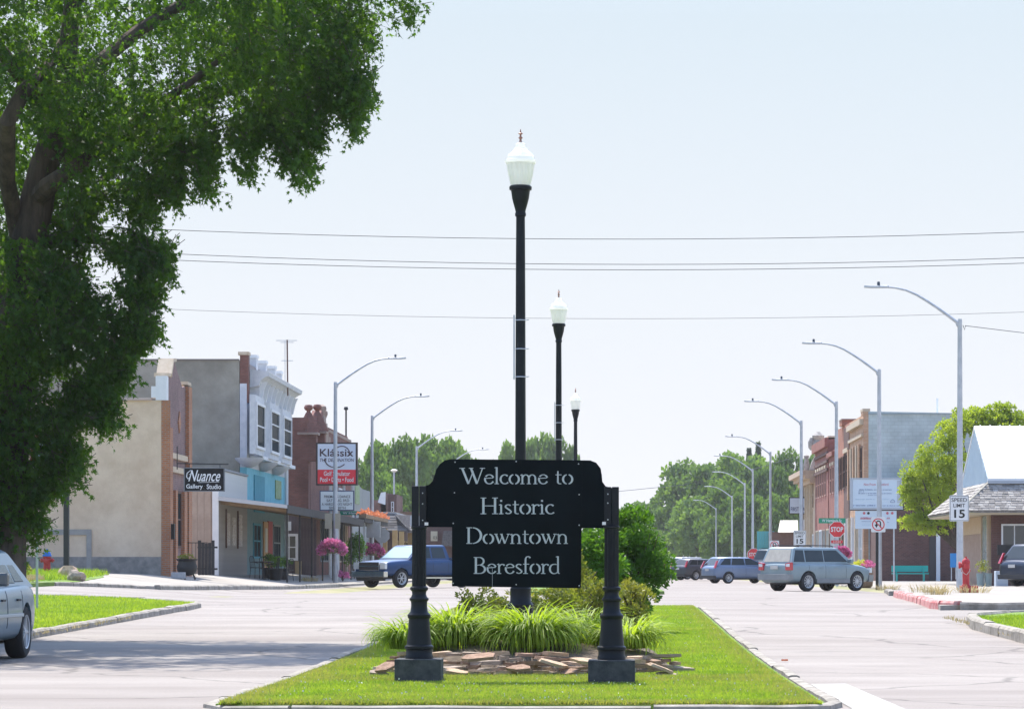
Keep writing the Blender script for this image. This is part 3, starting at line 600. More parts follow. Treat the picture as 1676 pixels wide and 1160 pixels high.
for lay in range(5):
    x = 606+lay*10+R.uniform(0, 10)
    while x < 1106-lay*10:
        wpx = R.choice((18, 26, 36, 46, 60)) if lay else R.choice((18, 28, 38, 48)); t = (x+wpx/2-858)/245.
        Yb = 32.15+1.15*abs(t)**3+lay*.09+R.uniform(-.07, .05); X = PX(x+wpx/2, Yb)
        hh = GZ(X, Yb)+.06+lay*.045
        if lay > 2 and R.random() < .3: x += wpx; continue
        stone(X, Yb, hh+R.uniform(-.01, .01), wpx*Yb/F*1.1, R.uniform(.024, .044), R.uniform(-.4, .4)+(math.pi if R.random() < .5 else 0), R.uniform(-.07, .10), R.uniform(-.09, .09)); x += wpx*R.uniform(.66, .86)
for x, y, s, rz, ty in ((632,1090,.34,.7,-.5),(618,1100,.28,-.3,.2),(785,1074,.48,.1,-.16),(958,1080,.36,-.3,.2),(1082,1092,.38,.6,.45),(1092,1103,.28,.2,.1),(905,1084,.40,.4,.35),(700,1080,.45,.0,.1),(850,1092,.34,.3,-.1),(745,1098,.36,.2,.2),(935,1098,.30,.2,-.3)):
    Yb = 32.0; stone(PX(x, Yb), Yb, PZ(y, Yb)-.02, s*.85, .03, rz, .2, ty*.7)
def clump(label, cx, cy, n, ln0, seed, mt=L_DAY, wdt=.0085, spread=1.25, z=None, name='daylily_clump', cat='plant', group='daylily clumps in the bed', base=.16):
    rs = random.Random(seed); mb = MB(); z0 = GZ(cx, cy)+.28 if z is None else z
    for i in range(n):
        a = rs.uniform(0, 2*math.pi); b = rs.random()**.5*base; L = ln0*rs.uniform(.6, 1.15); el = math.radians(rs.uniform(52, 88)); dr = a+rs.uniform(-.6, .6)
        p = Vector((math.cos(a)*b, math.sin(a)*b, 0)); vs = []; k = 6; bend = rs.uniform(.14, .36)*spread; wd = wdt*rs.uniform(.7, 1.2)
        sd = Vector((-math.sin(dr), math.cos(dr), 0)); tw = rs.uniform(-.5, .5)
        for q in range(k+1):
            t = q/k; w_ = wd*(1-t**2.2)*(.6+.8*min(1, t*3)); s_ = (sd*math.cos(tw*t)+Vector((0,0,1))*math.sin(tw*t))*w_
            vs += [p-s_, p+s_]
            p = p+Vector((math.cos(dr)*math.cos(el), math.sin(dr)*math.cos(el), math.sin(el)))*(L/k); el -= bend*(1+t*1.6)
        mb.add(vs, [(2*q, 2*q+1, 2*q+3, 2*q+2) for q in range(k)])
    return tag(mb.build(name, mt, loc=(cx, cy, z0)), label, cat, group)
for i, (x, Y, n, L, lb) in enumerate([(655,33.7,480,.55,'leftmost low daylily clump spilling over the stones left of the left sign post'),(738,34.0,760,.76,'large daylily clump between the left sign post and the text panel'),(806,35.2,300,.62,'smaller daylily clump set back behind the two big front clumps'),(872,33.5,900,.78,'centre daylily clump under the sign panel, brightest and widest'),(958,34.5,560,.72,'daylily clump just left of the right sign post'),(1040,33.9,520,.58,'rightmost daylily clump right of the right sign post')]):
    clump(lb, PX(850+(x-850)*.93, Y), Y, int(n*1.3), L*.97, 50+i, base=.21)
def bush(name, label, cat, x, y, z, radii, n, size, mt, seed, tpl=OVAL, nb=30, br=.32, stems=6, group=None, shell=.8, low=-.75, spread=.8):
    rs = np.random.RandomState(seed); root = empty(name, (x, y, z), 0, label, cat, group)
    p, d = blob_points(rs, n, radii, nb, br, shell, low); p[:, 2] += radii[2]
    p[:, 2] = np.maximum(p[:, 2], .02)
    o = link('foliage', leaf_mesh('foliage', p, rs.uniform(.7, 1.3, n)*size, d, spread, tpl, mt, rs), root); o['kind'] = 'stuff'
    mb = MB(); rr = random.Random(seed)
    for i in range(stems): mb.tube([(0,0,0),(rr.uniform(-.4,.4)*radii[0],rr.uniform(-.4,.4)*radii[1],radii[2]*.8),(rr.uniform(-.8,.8)*radii[0],rr.uniform(-.7,.7)*radii[1],radii[2]*1.5)], [.02,.014,.005], 5)
    mb.build('stems', BARK, root); return root
bush('round_bush', 'large round glossy green bush right behind the right sign post', 'bush', PX(1025,48), 48, .25, (.76,.85,.95), 17000, .060, L_BUSH, 5, nb=70, br=.25, low=-.98)
bush('round_bush', 'smaller round glossy bush partly behind the sign panel, left of the big round bush', 'bush', PX(968,46.5), 46.5, .25, (.54,.6,.86), 9000, .06, L_BUSH, 6, nb=34)
for i, (x, Y, rx, rz, n, lb) in enumerate([(790,40.,.36,.40,1900,'low olive shrub left of the lamp base under the text panel'),(905,40.5,.42,.36,1900,'low olive shrub right of the lamp base under the text panel'),(975,41,.40,.50,2600,'loose yellow green spirea shrub behind the right sign post'),(1030,42.,.36,.42,2400,'loose yellow green spirea shrub in front of the big round bush'),(945,42,.34,.60,2200,'taller thin spirea shrub at the right edge of the text panel'),(850,42,.5,.34,2000,'dark low shrub directly behind the lamp base')]):
    bush('spirea_shrub', lb, 'shrub', PX(x, Y), Y, GZ(0, Y)+.15, (rx, rx, rz), n, .042, L_SPI, 20+i, nb=26, br=.30, group='spirea shrubs in the median bed', stems=9)
# ------------------------------------------------------------ grass
def grass(name, label, n, sampler, zoff, h, wd, mt, seed, clover=0):
    rs = np.random.RandomState(seed); P = sampler(rs, n); n = len(P)
    z = np.array([GZ(x, y) for x, y in P])+zoff-.005
    base = np.column_stack([P, z]); a = rs.uniform(0, 2*np.pi, n); hh = h*rs.uniform(.5, 1.3, n); w_ = wd*rs.uniform(.7, 1.3, n)
    side = np.column_stack([np.cos(a), np.sin(a), np.zeros(n)])*w_[:, None]
    tip = base+np.column_stack([rs.normal(size=n)*.4, rs.normal(size=n)*.4, np.ones(n)])*hh[:, None]
    co = np.stack([base-side, base+side, tip], 1).astype('f')
    me = bpy.data.meshes.new(name); me.vertices.add(n*3); me.vertices.foreach_set('co', co.ravel()); me.loops.add(n*3)
    me.loops.foreach_set('vertex_index', np.arange(n*3, dtype='i')); me.polygons.add(n); me.polygons.foreach_set('loop_start', np.arange(0, n*3, 3, dtype='i')); me.polygons.foreach_set('loop_total', np.full(n, 3, dtype='i'))
    me.materials.append(mt); me.update(calc_edges=True)
    return tag(link(name, me), label, 'grass', kind='stuff')
def s_med(rs, n):
    y = 25.45+40.8*rs.rand(n)**1.7; x = rs.uniform(-3.2, 1.7, n)
    k = ~((((x-BX)/1.75)**2+((y-34.6)/2.6)**2 < 1) & (y > 32.1)) & ~((np.abs(x-BX) < 1.0) & (y > 35) & (y < 41.5)); return np.column_stack([x, y])[k]
grass('lawn_grass', 'short green grass of the median around the welcome sign', 340000, s_med, .045, .034, .006, L_GRS, 1)
def s_edge(rs, n):
    t = rs.rand(n); y = 25.45+40.5*rs.rand(n)**1.6; x = np.where(t < .5, -3.2, 1.68)+np.where(t < .5, 1, -1)*np.abs(rs.normal(size=n))*.16
    f = t > .8; x = np.where(f, rs.uniform(-3, 1.5, n), x); y = np.where(f, 25.42+np.abs(rs.normal(size=n))*.12, y); return np.column_stack([x, y])
def s_patch(rs, n):
    P = s_med(rs, n); k = np.array([mnoise.noise(Vector((x*.55, y*.35, 3.7)))+.35*mnoise.noise(Vector((x*1.9, y*1.2, 1.1))) for x, y in P]); return P[k > .04]
grass('pale_grass_patches', 'paler straw green patches scattered through the median lawn', 120000, s_patch, .045, .036, .0055, L_GRL, 21)
grass('dry_edge_grass', 'straw coloured grass along the kerb of the median', 34000, s_edge, .05, .04, .005, L_GRL, 2)
def s_front(rs, n): 
    x = rs.uniform(-3, 1.5, n); y = 30.4+np.abs(rs.normal(size=n))*1.1; k = y < 32.2; return np.column_stack([x, y])[k]
grass('mixed_grass', 'paler mixed grass between the sign footings and the stone edging', 16000, s_front, .05, .04, .005, L_GRL, 3)
def s_left(rs, n):
    y = 20+50.5*rs.rand(n)**.7; x = -8.9-9*rs.rand(n)**1.3; k = (y < 66.8) | (x < -9.1-(y-66.8)*.55); k &= y < 70.3; return np.column_stack([x, y])[k]
grass('lawn_grass', 'sunlit lawn inside the left kerb beyond the silver car', 110000, s_left, .09, .05, .011, L_GRS, 4)
def s_right(rs, n):
    y = 38+20*rs.rand(n); x = 6.1+8*rs.rand(n); k = (y < 53+ (x-6.1)*1.2) & (y < 58.6+np.maximum(0, x-10)*.07); return np.column_stack([x, y])[k]
grass('lawn_grass', 'small sunlit lawn inside the right kerb', 70000, s_right, .14, .055, .010, L_GRS, 6)
def s_mound(rs, n):
    y = 75.5+28*rs.rand(n); x = -15.6-10*rs.rand(n); k = x < -15.3-np.abs(y-85)*.07; return np.column_stack([x, y])[k]
grass('rough_grass', 'tall rough grass and weeds around the left hydrant', 30000, s_mound, .10, .17, .014, L_GRS, 8)
grass('straw_weeds', 'dry straw weeds at the edge of the rough grass by the left hydrant', 9000, lambda rs, n: np.column_stack([-15.4-np.abs(rs.normal(size=n))*1.3, 76+9*rs.rand(n)]), .16, .13, .012, L_STRAW, 9)
grass('kerb_weeds', 'dry weeds growing in the joints of the kerbs', 1100, lambda rs, n: np.column_stack([np.where(rs.rand(n) < .5, -8.65, 5.98)+rs.normal(size=n)*.07, 40+16*rs.rand(n)]), .06, .06, .008, L_STRAW, 12)
CLV = mat('clover_heads', (.75,.75,.68), rough=.9)
rs = np.random.RandomState(77); P = s_med(rs, 700); pos = np.column_stack([P, np.array([GZ(x, y) for x, y in P])+.045+.035])
o = link('clover_flowers', leaf_mesh('clover_flowers', pos, rs.uniform(.012, .02, len(P)), np.tile([0, -.4, 1.], (len(P), 1)), .4, QUAD, CLV, rs)); tag(o, 'tiny white clover heads dotted through the median lawn', 'flowers', kind='stuff')
# petal and debris on the road
tag(MB().prism([(-.03,0,0),(0,-.03,0),(.05,.0,0),(.03,.03,0)], (0,0,.02)).build('orange_litter', L_ORG, loc=(PX(1283,37.5),37.5,GZ(0,37.5)+.02)), 'tiny orange scrap lying on the right roadway near the median kerb', 'litter')
# ------------------------------------------------------------ buildings, left side
def Yf(x, X): return X*F/(x-VX)
def win(parent, X, y0, y1, z0, z1, side=1, fr=WHT, gl=None, sash=1, fw=.09, mull=0, d=.05, sill=True):
    """window in a facade at x=X (normal +side X), spanning y0..y1: frame proud, pane recessed"""
    w_ = MB(); a, b = X, X+side*d
    w_.box(a, b, y0, y0+fw, z0, z1); w_.box(a, b, y1-fw, y1, z0, z1); w_.box(a, b, y0+fw, y1-fw, z1-fw, z1); w_.box(a, b, y0+fw, y1-fw, z0, z0+fw)
    o = w_.build('window', fr, parent)
    MB().box(X+side*.004, X+side*.012, y0+fw, y1-fw, z0+fw, z1-fw).build('pane', gl or DARKG, o)
    for k in range(sash):
        zz = z0+(z1-z0)*(k+1)/(sash+1); MB().box(X+side*.014, X+side*.04, y0+fw, y1-fw, zz-.03, zz+.03).build('sash_bar', fr, o)
    for k in range(mull):
        yy = y0+(y1-y0)*(k+1)/(mull+1); MB().box(X+side*.014, X+side*.038, yy-.02, yy+.02, z0+fw, z1-fw).build('mullion', fr, o)
    return o
def winY(parent, Y, x0, x1, z0, z1, fr=WHT, gl=None, sash=0, mull=0, fw=.07, d=.05):
    w_ = MB(); a, b = Y-d, Y
    w_.box(x0, x0+fw, a, b, z0, z1); w_.box(x1-fw, x1, a, b, z0, z1); w_.box(x0+fw, x1-fw, a, b, z1-fw, z1); w_.box(x0+fw, x1-fw, a, b, z0, z0+fw)
    o = w_.build('window', fr, parent)
    MB().box(x0+fw, x1-fw, Y-.012, Y-.004, z0+fw, z1-fw).build('pane', gl or DARKG, o)
    for k in range(sash):
        zz = z0+(z1-z0)*(k+1)/(sash+1); MB().box(x0+fw, x1-fw, Y-.04, Y-.014, zz-.025, zz+.025).build('sash_bar', fr, o)
    for k in range(mull):
        xx = x0+(x1-x0)*(k+1)/(mull+1); MB().box(xx-.02, xx+.02, Y-.038, Y-.014, z0+fw, z1-fw).build('mullion', fr, o)
    return o
ZB = -.5
STUC = mat('tan_stucco', (.60,.455,.325), (.72,.575,.43), rough=.98, scale=1.1, bump=.9, bscale=16, dist=.03)
STG = mat('grey_cement_base', (.20,.19,.18), (.33,.30,.27), rough=1, scale=3, bump=.8, bscale=14)
ORB = brick_mat('orange_brick', (.36,.13,.055), (.44,.18,.08), (.30,.22,.17), stain=.15)
PUB = brick_mat('plum_glazed_brick', (.17,.095,.10), (.24,.14,.14), (.22,.17,.16), stain=.15)
REDB = brick_mat('red_brown_brick', (.165,.065,.052), (.22,.09,.07), (.17,.10,.085), stain=.25)
GSTU = mat('grey_cement_render', (.225,.21,.175), (.34,.32,.27), rough=1, scale=.55, bump=.7, bscale=9, detail=9, dist=.03)
b1 = empty('gallery_building', (0,0,0), 0, 'one storey tan stucco building with orange brick front, nearest on the left', 'building')
XA = -16.0; Y1, Y2 = 112.0, 118.0; zt1 = PZ(655, Y1); gb = .95
MB().box(-46, XA-.16, Y1, Y2, ZB, zt1).build('stucco_wall', STUC, b1)
MB().box(-46, XA-.17, Y1-.035, Y1-.002, ZB, gb+.62).build('wall_base', STG, b1)
MB().box(-46, XA-.53, Y1-.10, Y1+.22, zt1+.003, zt1+.09).build('coping', mat('pale_coping', (.50,.40,.36), rough=.9), b1)
# U shaped patch of removed pipework on the wall
u = MB(); zz = PZ(866, Y1); u.box(PX(146,Y1)-.09, PX(146,Y1)+.09, Y1-.05, Y1-.036, gb, zz); u.box(PX(60,Y1), PX(146,Y1)-.092, Y1-.05, Y1-.036, zz-.2, zz)
u.build('grey_pipe_frame', mat('pipe_grey', (.28,.27,.26), (.36,.34,.31), rough=.9), b1)
zp = lambda y, x: PZ(y, Yf(x, XA))
za = zt1+.02
prof = [(Y1+.002, ZB), (Y1+.002, PZ(617,112)), (Y1+.9, PZ(617,112.6)), (Y1+1.5, PZ(592,113.2)), (Y1+2.2, PZ(592,114)), (Y1+3.7, PZ(622,115.5)), (Y1+4.3, PZ(634,116.3)), (Y1+5.0, PZ(632,117)), (Y2, PZ(632,118)), (Y2, ZB)]
MB().prism([(XA-.15, y, z) for y, z in prof], (.15,0,0)).build('brick_front', PUB, b1)
for ya, yb, zt in ((Y1+.004, Y1+.85, 6.2), (Y2-.9, Y2-.02, PZ(634,117.6)), (Y2-2.1, Y2-1.35, 4.0), (Y1+1.6, Y1+2.1, 4.0)):
    MB().box(XA+.003, XA+.14, ya, yb, ZB, zt).build('brick_pier', ORB, b1)
MB().box(XA-.155, XA+.16, Y1-.015, Y1+.003, ZB, zt1).build('brick_return', ORB, b1)
MB().box(-16.36, XA+.03, Y1-.04, Y1+.45, zt1+.004, PZ(615,112)).build('white_parapet_block', WHT, b1)
MB().box(-16.52, -16.363, Y1-.04, Y1+.45, zt1+.1, PZ(632,112)).build('white_parapet_block', WHT, b1)
BUFF = mat('buff_limestone', (.50,.40,.29), (.58,.48,.37), rough=.9, scale=4)
for a in ((XA-.5, XA+.06, Y1+.55, Y1+.98, PZ(615,112)+.02, PZ(615,112)+.14), (XA-.45, XA+.10, Y2-.95, Y2+.03, PZ(632,118)+.005, PZ(632,118)+.12)):
    MB().box(*a).build('coping_stone', BUFF, b1)
# sloping coping up to the gable top
MB().prism([(XA-.47,Y1+1.0,PZ(617,112.6)+.01),(XA-.47,Y1+1.55,PZ(592,113.2)+.02),(XA-.47,Y1+2.2,PZ(592,114)+.02),(XA-.47,Y1+2.25,PZ(592,114)+.14),(XA-.47,Y1+1.45,PZ(592,113.2)+.14),(XA-.47,Y1+.9,PZ(617,112.6)+.14)], (.55,0,0)).build('gable_coping', BUFF, b1)
MB().box(XA+.003, XA+.10, Y1+.86, Y2-.92, PZ(748,115)-.1, PZ(748,115)+.1).build('stone_band', BUFF, b1)
MB().box(XA+.003, XA+.11, Y1+.86, Y2-.92, PZ(770,115)-.1, PZ(770,115)+.1).build('stone_band', BUFF, b1)
MB().prism([(XA+.003,Y1+3,PZ(690,115)),(XA+.003,Y1+3.35,PZ(672,115)),(XA+.003,Y1+3.7,PZ(690,115)),(XA+.003,Y1+3.35,PZ(708,115))], (.04,0,0)).build('diamond_inlay', ORB, b1)
win(b1, XA+.006, Y1+2.35, Y1+3.7, 1.9, 4.0, fr=mat('brown_frame', (.10,.05,.035)), sash=1)
dd = MB().box(XA+.005, XA+.05, Y1+.95, Y1+1.55, .9, 3.1).build('door', mat('brown_door', (.13,.06,.045)), b1)
MB().box(XA+.05, XA+.07, Y1+1.05, Y1+1.45, 1.9, 2.9).build('pane', DARKG, dd)
win(b1, XA+.006, Y2-1.3, Y2-.98, 1.6, 4.0, fr=mat('brown_frame', (1,1,1)), sash=0)
MB().box(XA+.142, XA+.26, Y1+.3, Y1+.55, 2.2, 2.75).build('mailbox', BLKF, b1)
# hanging sign
YG = 111.6; sg = empty('hanging_sign', (PX(334,YG), YG, PZ(784,YG)), 0, 'black hanging board reading Nuance Gallery Studio on an iron bracket beside the brick front', 'sign')
lx = lambda x: PX(x, YG)-sg.location.x; lz = lambda y: PZ(y, YG)-sg.location.z
MB().box(lx(301), lx(368), -.03, .03, lz(804), lz(765)).build('board', mat('sign_black', (.008,.009,.012), rough=.5, spec=.2), sg)
fr = MB(); fw = .035; TRIM = mat('sign_trim', (.16,.17,.19), rough=.5)
for a in ((301,368,804,802.6),(301,368,766.4,765)): fr.box(lx(a[0]), lx(a[1]), -.045, -.031, lz(a[2]), lz(a[3]))
for a in ((301,302.6),(366.4,368)): fr.box(lx(a[0]), lx(a[1]), -.045, -.031, lz(802.5), lz(766.5))
fr.build('border', TRIM, sg)
WL = mat('white_lettering', (.75,.75,.78), rough=.6)
MB().tube([(lx(316),-.034,lz(771)),(lx(312),-.034,lz(769.5)),(lx(306.5),-.034,lz(774)),(lx(305.5),-.034,lz(780)),(lx(308),-.034,lz(783.5)),(lx(311.5),-.034,lz(780)),(lx(312),-.034,lz(776)),(lx(309.5),-.034,lz(776))], [.008,.012,.016,.02,.018,.012,.010,.008], 4).build('swash', WL, sg)
text(sg, 'Nuance', WL, lx(308.5), lx(361), lz(787.5), lz(769), -.034, shear=.45, off=.008)
MB().prism([(lx(325),-.035,lz(789.6)),(lx(359),-.035,lz(788.6)),(lx(359),-.035,lz(788.0)),(lx(325),-.035,lz(789.0))], (0,.003,0)).build('flourish', WL, sg)
text(sg, 'Gallery', WL, lx(305), lx(332), lz(801.2), lz(792), -.034, off=.012)
text(sg, 'Studio', WL, lx(338.5), lx(362), lz(800), lz(792), -.034, off=.012)
MB().lathe([(.001,-.034),(.022,-.034)], (lx(335.3),0,lz(796.5)), 10, 'y').build('dot', WL, sg)
br = MB(); br.tube([(lx(289),0,lz(758)),(lx(374),0,lz(759.5))], .022, 6); br.tube([(lx(290),0,lz(730)),(lx(290),0,lz(768))], .018, 6)
for x in (310, 360): br.tube([(lx(x),0,lz(759)),(lx(x),0,lz(765))], .012, 5)
br.build('bracket', BLKF, sg)
# iron gate, dark wood fence between the buildings
YQ = 119.0
def fence(name, label, cat, x0, x1, y, z0, z1, mtp, part, wpc, gap, th=.03, arch=0):
    r = empty(name, (x0, y, z0), 0, label, cat); n = int((x1-x0)/(wpc+gap)); me = MB().box(0, wpc, -th/2, th/2, 0, z1-z0).mesh(part, mtp)
    for k in range(n):
        o = link(part, me, r); o.location = (k*(wpc+gap), 0, 0); t = k/max(1, n-1)*2-1; o.scale = (1, 1, 1+arch*t*t)
    for z in (.2, (z1-z0)*.85): MB().box(-.02, x1-x0+.02, th/2+.002, th/2+.04, z, z+.07).build('rail', mtp, r)
    return r
fence('wood_gate', 'dark weathered board gate with dipped top between the brick front and the porch', 'gate', PX(324,YQ), PX(355,YQ), YQ, .9, PZ(889,YQ), mat('dark_gate_wood', (.025,.03,.038), (.05,.055,.065), rough=.9, scale=5), 'board', .12, .008, arch=.10)
r_ = empty('iron_railing', (PX(302,YQ-2), YQ-2, .9), 0, 'thin black iron railing between the brick front and the board gate', 'railing')
for k in range(7): MB().box(k*.14-.008, k*.14+.008, -.008, .008, 0, 1.2).build('baluster', BLKF, r_)
MB().box(-.02,.86,-.012,.012,1.2,1.23).build('rail', BLKF, r_); MB().box(-.02,.86,-.012,.012,.25,.27).build('rail', BLKF, r_)
# cauldron planter with block
cp = empty('cauldron_planter', (PX(306,110), 110, GZ(-15,110)+.09), 0, 'black iron cauldron planter standing by the brick pier of the gallery', 'planter')
MB().lathe([(.05,.13),(.25,.16),(.34,.30),(.36,.46),(.30,.60),(.31,.64),(.37,.68),(.38,.72),(.33,.72),(.31,.66),(.28,.60)], (0,0,0), 20).build('cauldron', BLKF, cp, smooth=True)
for a in (0.4, 2.5, 4.6): MB().tube([(.22*math.cos(a),.22*math.sin(a),.2),(.30*math.cos(a),.30*math.sin(a),0)], .035, 6).build('leg', BLKF, cp)
rs = np.random.RandomState(4); p_, d_ = blob_points(rs, 260, (.3,.3,.16), 8, .4); p_[:, 2] += .74
link('plant', leaf_mesh('plant', p_, rs.uniform(.04,.09,260), d_, .8, OVAL, L_SPI, rs), cp)['kind'] = 'stuff'
tag(MB().box(-.24,.24,-.12,.12,0,.22).build('cinder_block', mat('cinder_grey', (.30,.31,.33), (.4,.4,.41), rough=.95, scale=9), loc=(PX(292,109), 109, GZ(-15.3,109)+.09), bevel=.012), 'small grey concrete block on the pavement at the foot of the brick pier', 'block')
# lean-to with siding and posters
b2 = empty('sided_annex', (0,0,0), 0, 'low annex with tan and grey board siding and posters, between brick gallery and turquoise building', 'building')
SIDT = mat('tan_board_siding', (.34,.26,.21), (.41,.32,.26), rough=.95, scale=3)
SIDG = mat('grey_board_siding', (.27,.235,.21), (.34,.30,.265), rough=.95, scale=3)
SIDW = mat('white_board_siding', (.62,.60,.56), (.70,.68,.64), rough=.95, scale=3)
Y3, Y4 = 126.6, 136.7; zl = PZ(769, 127.4)
MB().box(-26, XA-.01, Y3+.03, Y4, ZB, zl-.08).build('wall', SIDT, b2)
me = MB().box(0, .27, -.03, 0, 0, PZ(770,Y3)-.6).mesh('siding_board', SIDT)
for k in range(22): o = link('siding_board', me, b2); o.location = (-16.25-.28*(k+1), Y3+.03, .6)
zcut = PZ(818, 127)
mg = MB().box(0, .03, 0, .27, 0, zcut-.6).mesh('siding_board', SIDG); mw = MB().box(0, .03, 0, .27, 0, zl-zcut-.02).mesh('siding_board', SIDW)
for k in range(36):
    o = link('siding_board', mg, b2); o.location = (XA, Y3+.28*k, .6)
    o = link('siding_board', mw, b2); o.location = (XA, Y3+.28*k, zcut+.01)
MB().box(XA-.2, XA+.05, Y3-.06, Y3+.02, .5, zl).build('corner_post', WHT, b2)
MB().box(XA-10, XA+.08, Y3-.05, Y4, zl+.002, zl+.09).build('roof_edge', mat('grey_roofing', (.3,.3,.31)), b2)
POSTR = mat('poster_paper', (.62,.60,.58), (.30,.20,.16), rough=.8, scale=14, detail=2)
for y, hh in ((129.3,1.35),(131.3,1.2),(133.6,1.35)): MB().box(XA+.032, XA+.05, y, y+1.15, 2.1, 2.1+hh).build('poster', POSTR, b2)
for y in (129.1,133.1): MB().box(XA+.032, XA+.09, y-.12, y-.02, 2.0, 3.6).build('dark_batten', mat('brown_frame', (1,1,1)), b2)
# grey rendered two storey building with oriel
b3 = empty('oriel_building', (0,0,0), 0, 'two storey building with grey rendered side, white bay windows and turquoise ground floor', 'building')
Y5, Y6 = 136.75, 152.6; zt3 = PZ(590, Y5)
MB().box(-48, XA-.32, Y5, Y6, ZB, zt3).build('rendered_side_wall', GSTU, b3)
MB().box(-48, XA-.35, Y5-.05, Y5+.3, zt3+.002, zt3+.07).build('coping', mat('dark_coping', (.17,.15,.14)), b3)
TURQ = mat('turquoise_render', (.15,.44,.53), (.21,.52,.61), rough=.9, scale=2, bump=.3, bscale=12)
WBAY = mat('bay_white_boards', (.50,.52,.56), (.62,.63,.66), rough=.8, scale=3)
z_t = PZ(768, 140)
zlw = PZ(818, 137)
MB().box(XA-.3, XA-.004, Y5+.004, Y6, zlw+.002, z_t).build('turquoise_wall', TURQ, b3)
MB().box(XA-.3, XA-.004, Y5+.004, Y6, ZB, zlw).build('shop_front_wall', mat('shaded_teal_boards', (.13,.22,.23), (.19,.28,.28), rough=.9, scale=3), b3)  # turquoise front greyed below the awning: its shade is put into the colour
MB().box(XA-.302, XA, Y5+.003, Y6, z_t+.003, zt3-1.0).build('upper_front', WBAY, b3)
SLATE = mat('grey_slate', (.15,.14,.145), (.26,.235,.235), rough=.8, scale=9, stretch=(1,1,3))
MB().box(XA-.302, XA+.02, Y5+.45, Y6, zt3-.99, PZ(606,142)).build('slate_parapet', SLATE, b3)
me = MB().box(0,.03,0,.24,0,.16).mesh('slate', SLATE)
for r in range(5):
    for k in range(60):
        o = link('slate', me, b3); o.location = (XA+.022+.006*(k % 2), Y5+.5+k*.25+(.12 if r % 2 else 0), PZ(606,142)-.85+r*.165)
for k, (y, h) in enumerate(((137.05, .22),(140.2,.42),(144.0,.42),(147.8,.42),(150.6,.36))):
    c = MB().box(XA-(.34 if k else .3), XA+.06, y-.28, y+.28, PZ(606,142)-.3 if k else 8.4, PZ(606,142)+h+(.12 if k == 0 else 0)).build('brick_pier', REDB if k == 0 else WBAY, b3)
    MB().box(XA-.38, XA+.10, y-.34, y+.34, PZ(606,142)+h+(.122 if k == 0 else .002), PZ(606,142)+h+.14+(.12 if k == 0 else 0)).build('pier_cap', BUFF if k == 0 else WHT, c)
XB = XA+.42; zb0 = PZ(748,140); zc0 = PZ(652,140)
MB().box(XA+.002, XB, 137.9, 151.9, zb0, zc0+.8).build('bay_front', WBAY, b3)
CORN = [(0,0),(.45,.08),(.50,.30),(.72,.46),(.86,.50),(.90,.68),(.84,.72),(0,.80)]
MB().prism([(XA+.004+x, 137.5, zc0+.35+z) for x, z in CORN], (0, 14.7, 0)).build('cornice', WBAY, b3)
for k in range(9):
    y = 138.0+k*1.68
    MB().prism([(XB+.002,y,zc0-.15),(XB+.10,y,zc0-.15),(XB+.22,y,zc0+.36),(XB+.34,y,zc0+.62),(XB+.002,y,zc0+.62)], (0,.12,0)).build('bracket', WHT, b3)
MB().box(XB-.4, XB+.16, 137.8, 152.0, zb0-.16, zb0-.003).build('bay_sill', WHT, b3)
for k, (x0, x1) in enumerate(((408,421),(432,445),(453,465))):
    ya, yb = Yf(x0+1, XB), Yf(x1+3, XB); zt_, zs_ = PZ(668,140)-.02*k, PZ(741,140)
    by = MB(); by.prism([(XB+.002, ya-.15, zs_-.25),(XB+.24, ya+.05, zs_-.25),(XB+.24, yb-.05, zs_-.25),(XB+.002, yb+.15, zs_-.25)], (0,0,zt_-zs_+.55)); by.build('bay', WBAY, b3)
    win(b3, XB+.242, ya+.12, yb-.12, zs_, zt_, sash=2 if k else 1, fw=.12, d=.07)
    MB().lathe([(.10,-.42),(.28,-.34),(.48,-.2),(.60,-.08),(.64,.0)], (XA+.2, (ya+yb)/2, zb0-.17), 16).build('bay_console', WBAY, b3, smooth=True)
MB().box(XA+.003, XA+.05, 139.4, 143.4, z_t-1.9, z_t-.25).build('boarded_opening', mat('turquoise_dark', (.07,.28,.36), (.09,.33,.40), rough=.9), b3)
MB().box(XA+.003, XA+.05, Yf(450,XA), Yf(459,XA), PZ(816,149), PZ(786,149)).build('painted_panel', mat('green_panel', (.22,.33,.13), (.35,.42,.30), rough=.9, scale=5), b3)
MB().tube([(XA+.12,152.3,.9),(XA+.12,152.3,z_t+.6)], .085, 8).build('downpipe', WHT, b3)
dr = MB().box(XA+.003, XA+.06, Yf(430,XA), Yf(437,XA), .9, PZ(853,143)).build('door', mat('yellow_door', (.50,.28,.10), (.42,.21,.07), rough=.7), b3)
MB().box(XA+.061, XA+.08, Yf(431.5,XA), Yf(435,XA), 1.9, 3.0).build('pane', mat('curtain_cream', (.5,.47,.38)), dr)
MB().box(XA+.003, XA+.07, Yf(437.2,XA), Yf(444,XA), .9, PZ(852,144)).build('red_door_panel', mat('red_trim', (.36,.06,.05)), b3)
win(b3, XA, Yf(447,XA), Yf(458,XA), 1.5, PZ(858,148), fr=mat('dull_frame', (.25,.27,.27)), mull=2)
win(b3, XA, Yf(414,XA), Yf(426,XA), 1.6, PZ(856,140), fr=mat('turquoise_dark', (1,1,1)), mull=1)
tag(MB().tube([(PX(471,146),146,9.2),(PX(470,146),146,PZ(556,146))], .035, 6).build('mast', mat('rusty_mast', (.12,.06,.05))), 'x', 'x')
an = bpy.data.objects['mast']; del an['label']; del an['category']
ra = empty('tv_antenna', (PX(471,146),146,9.0), 0, 'tall thin television antenna mast on the roof of the bay window building', 'antenna'); an.parent = ra; an.matrix_parent_inverse = Matrix.Translation(-ra.location)
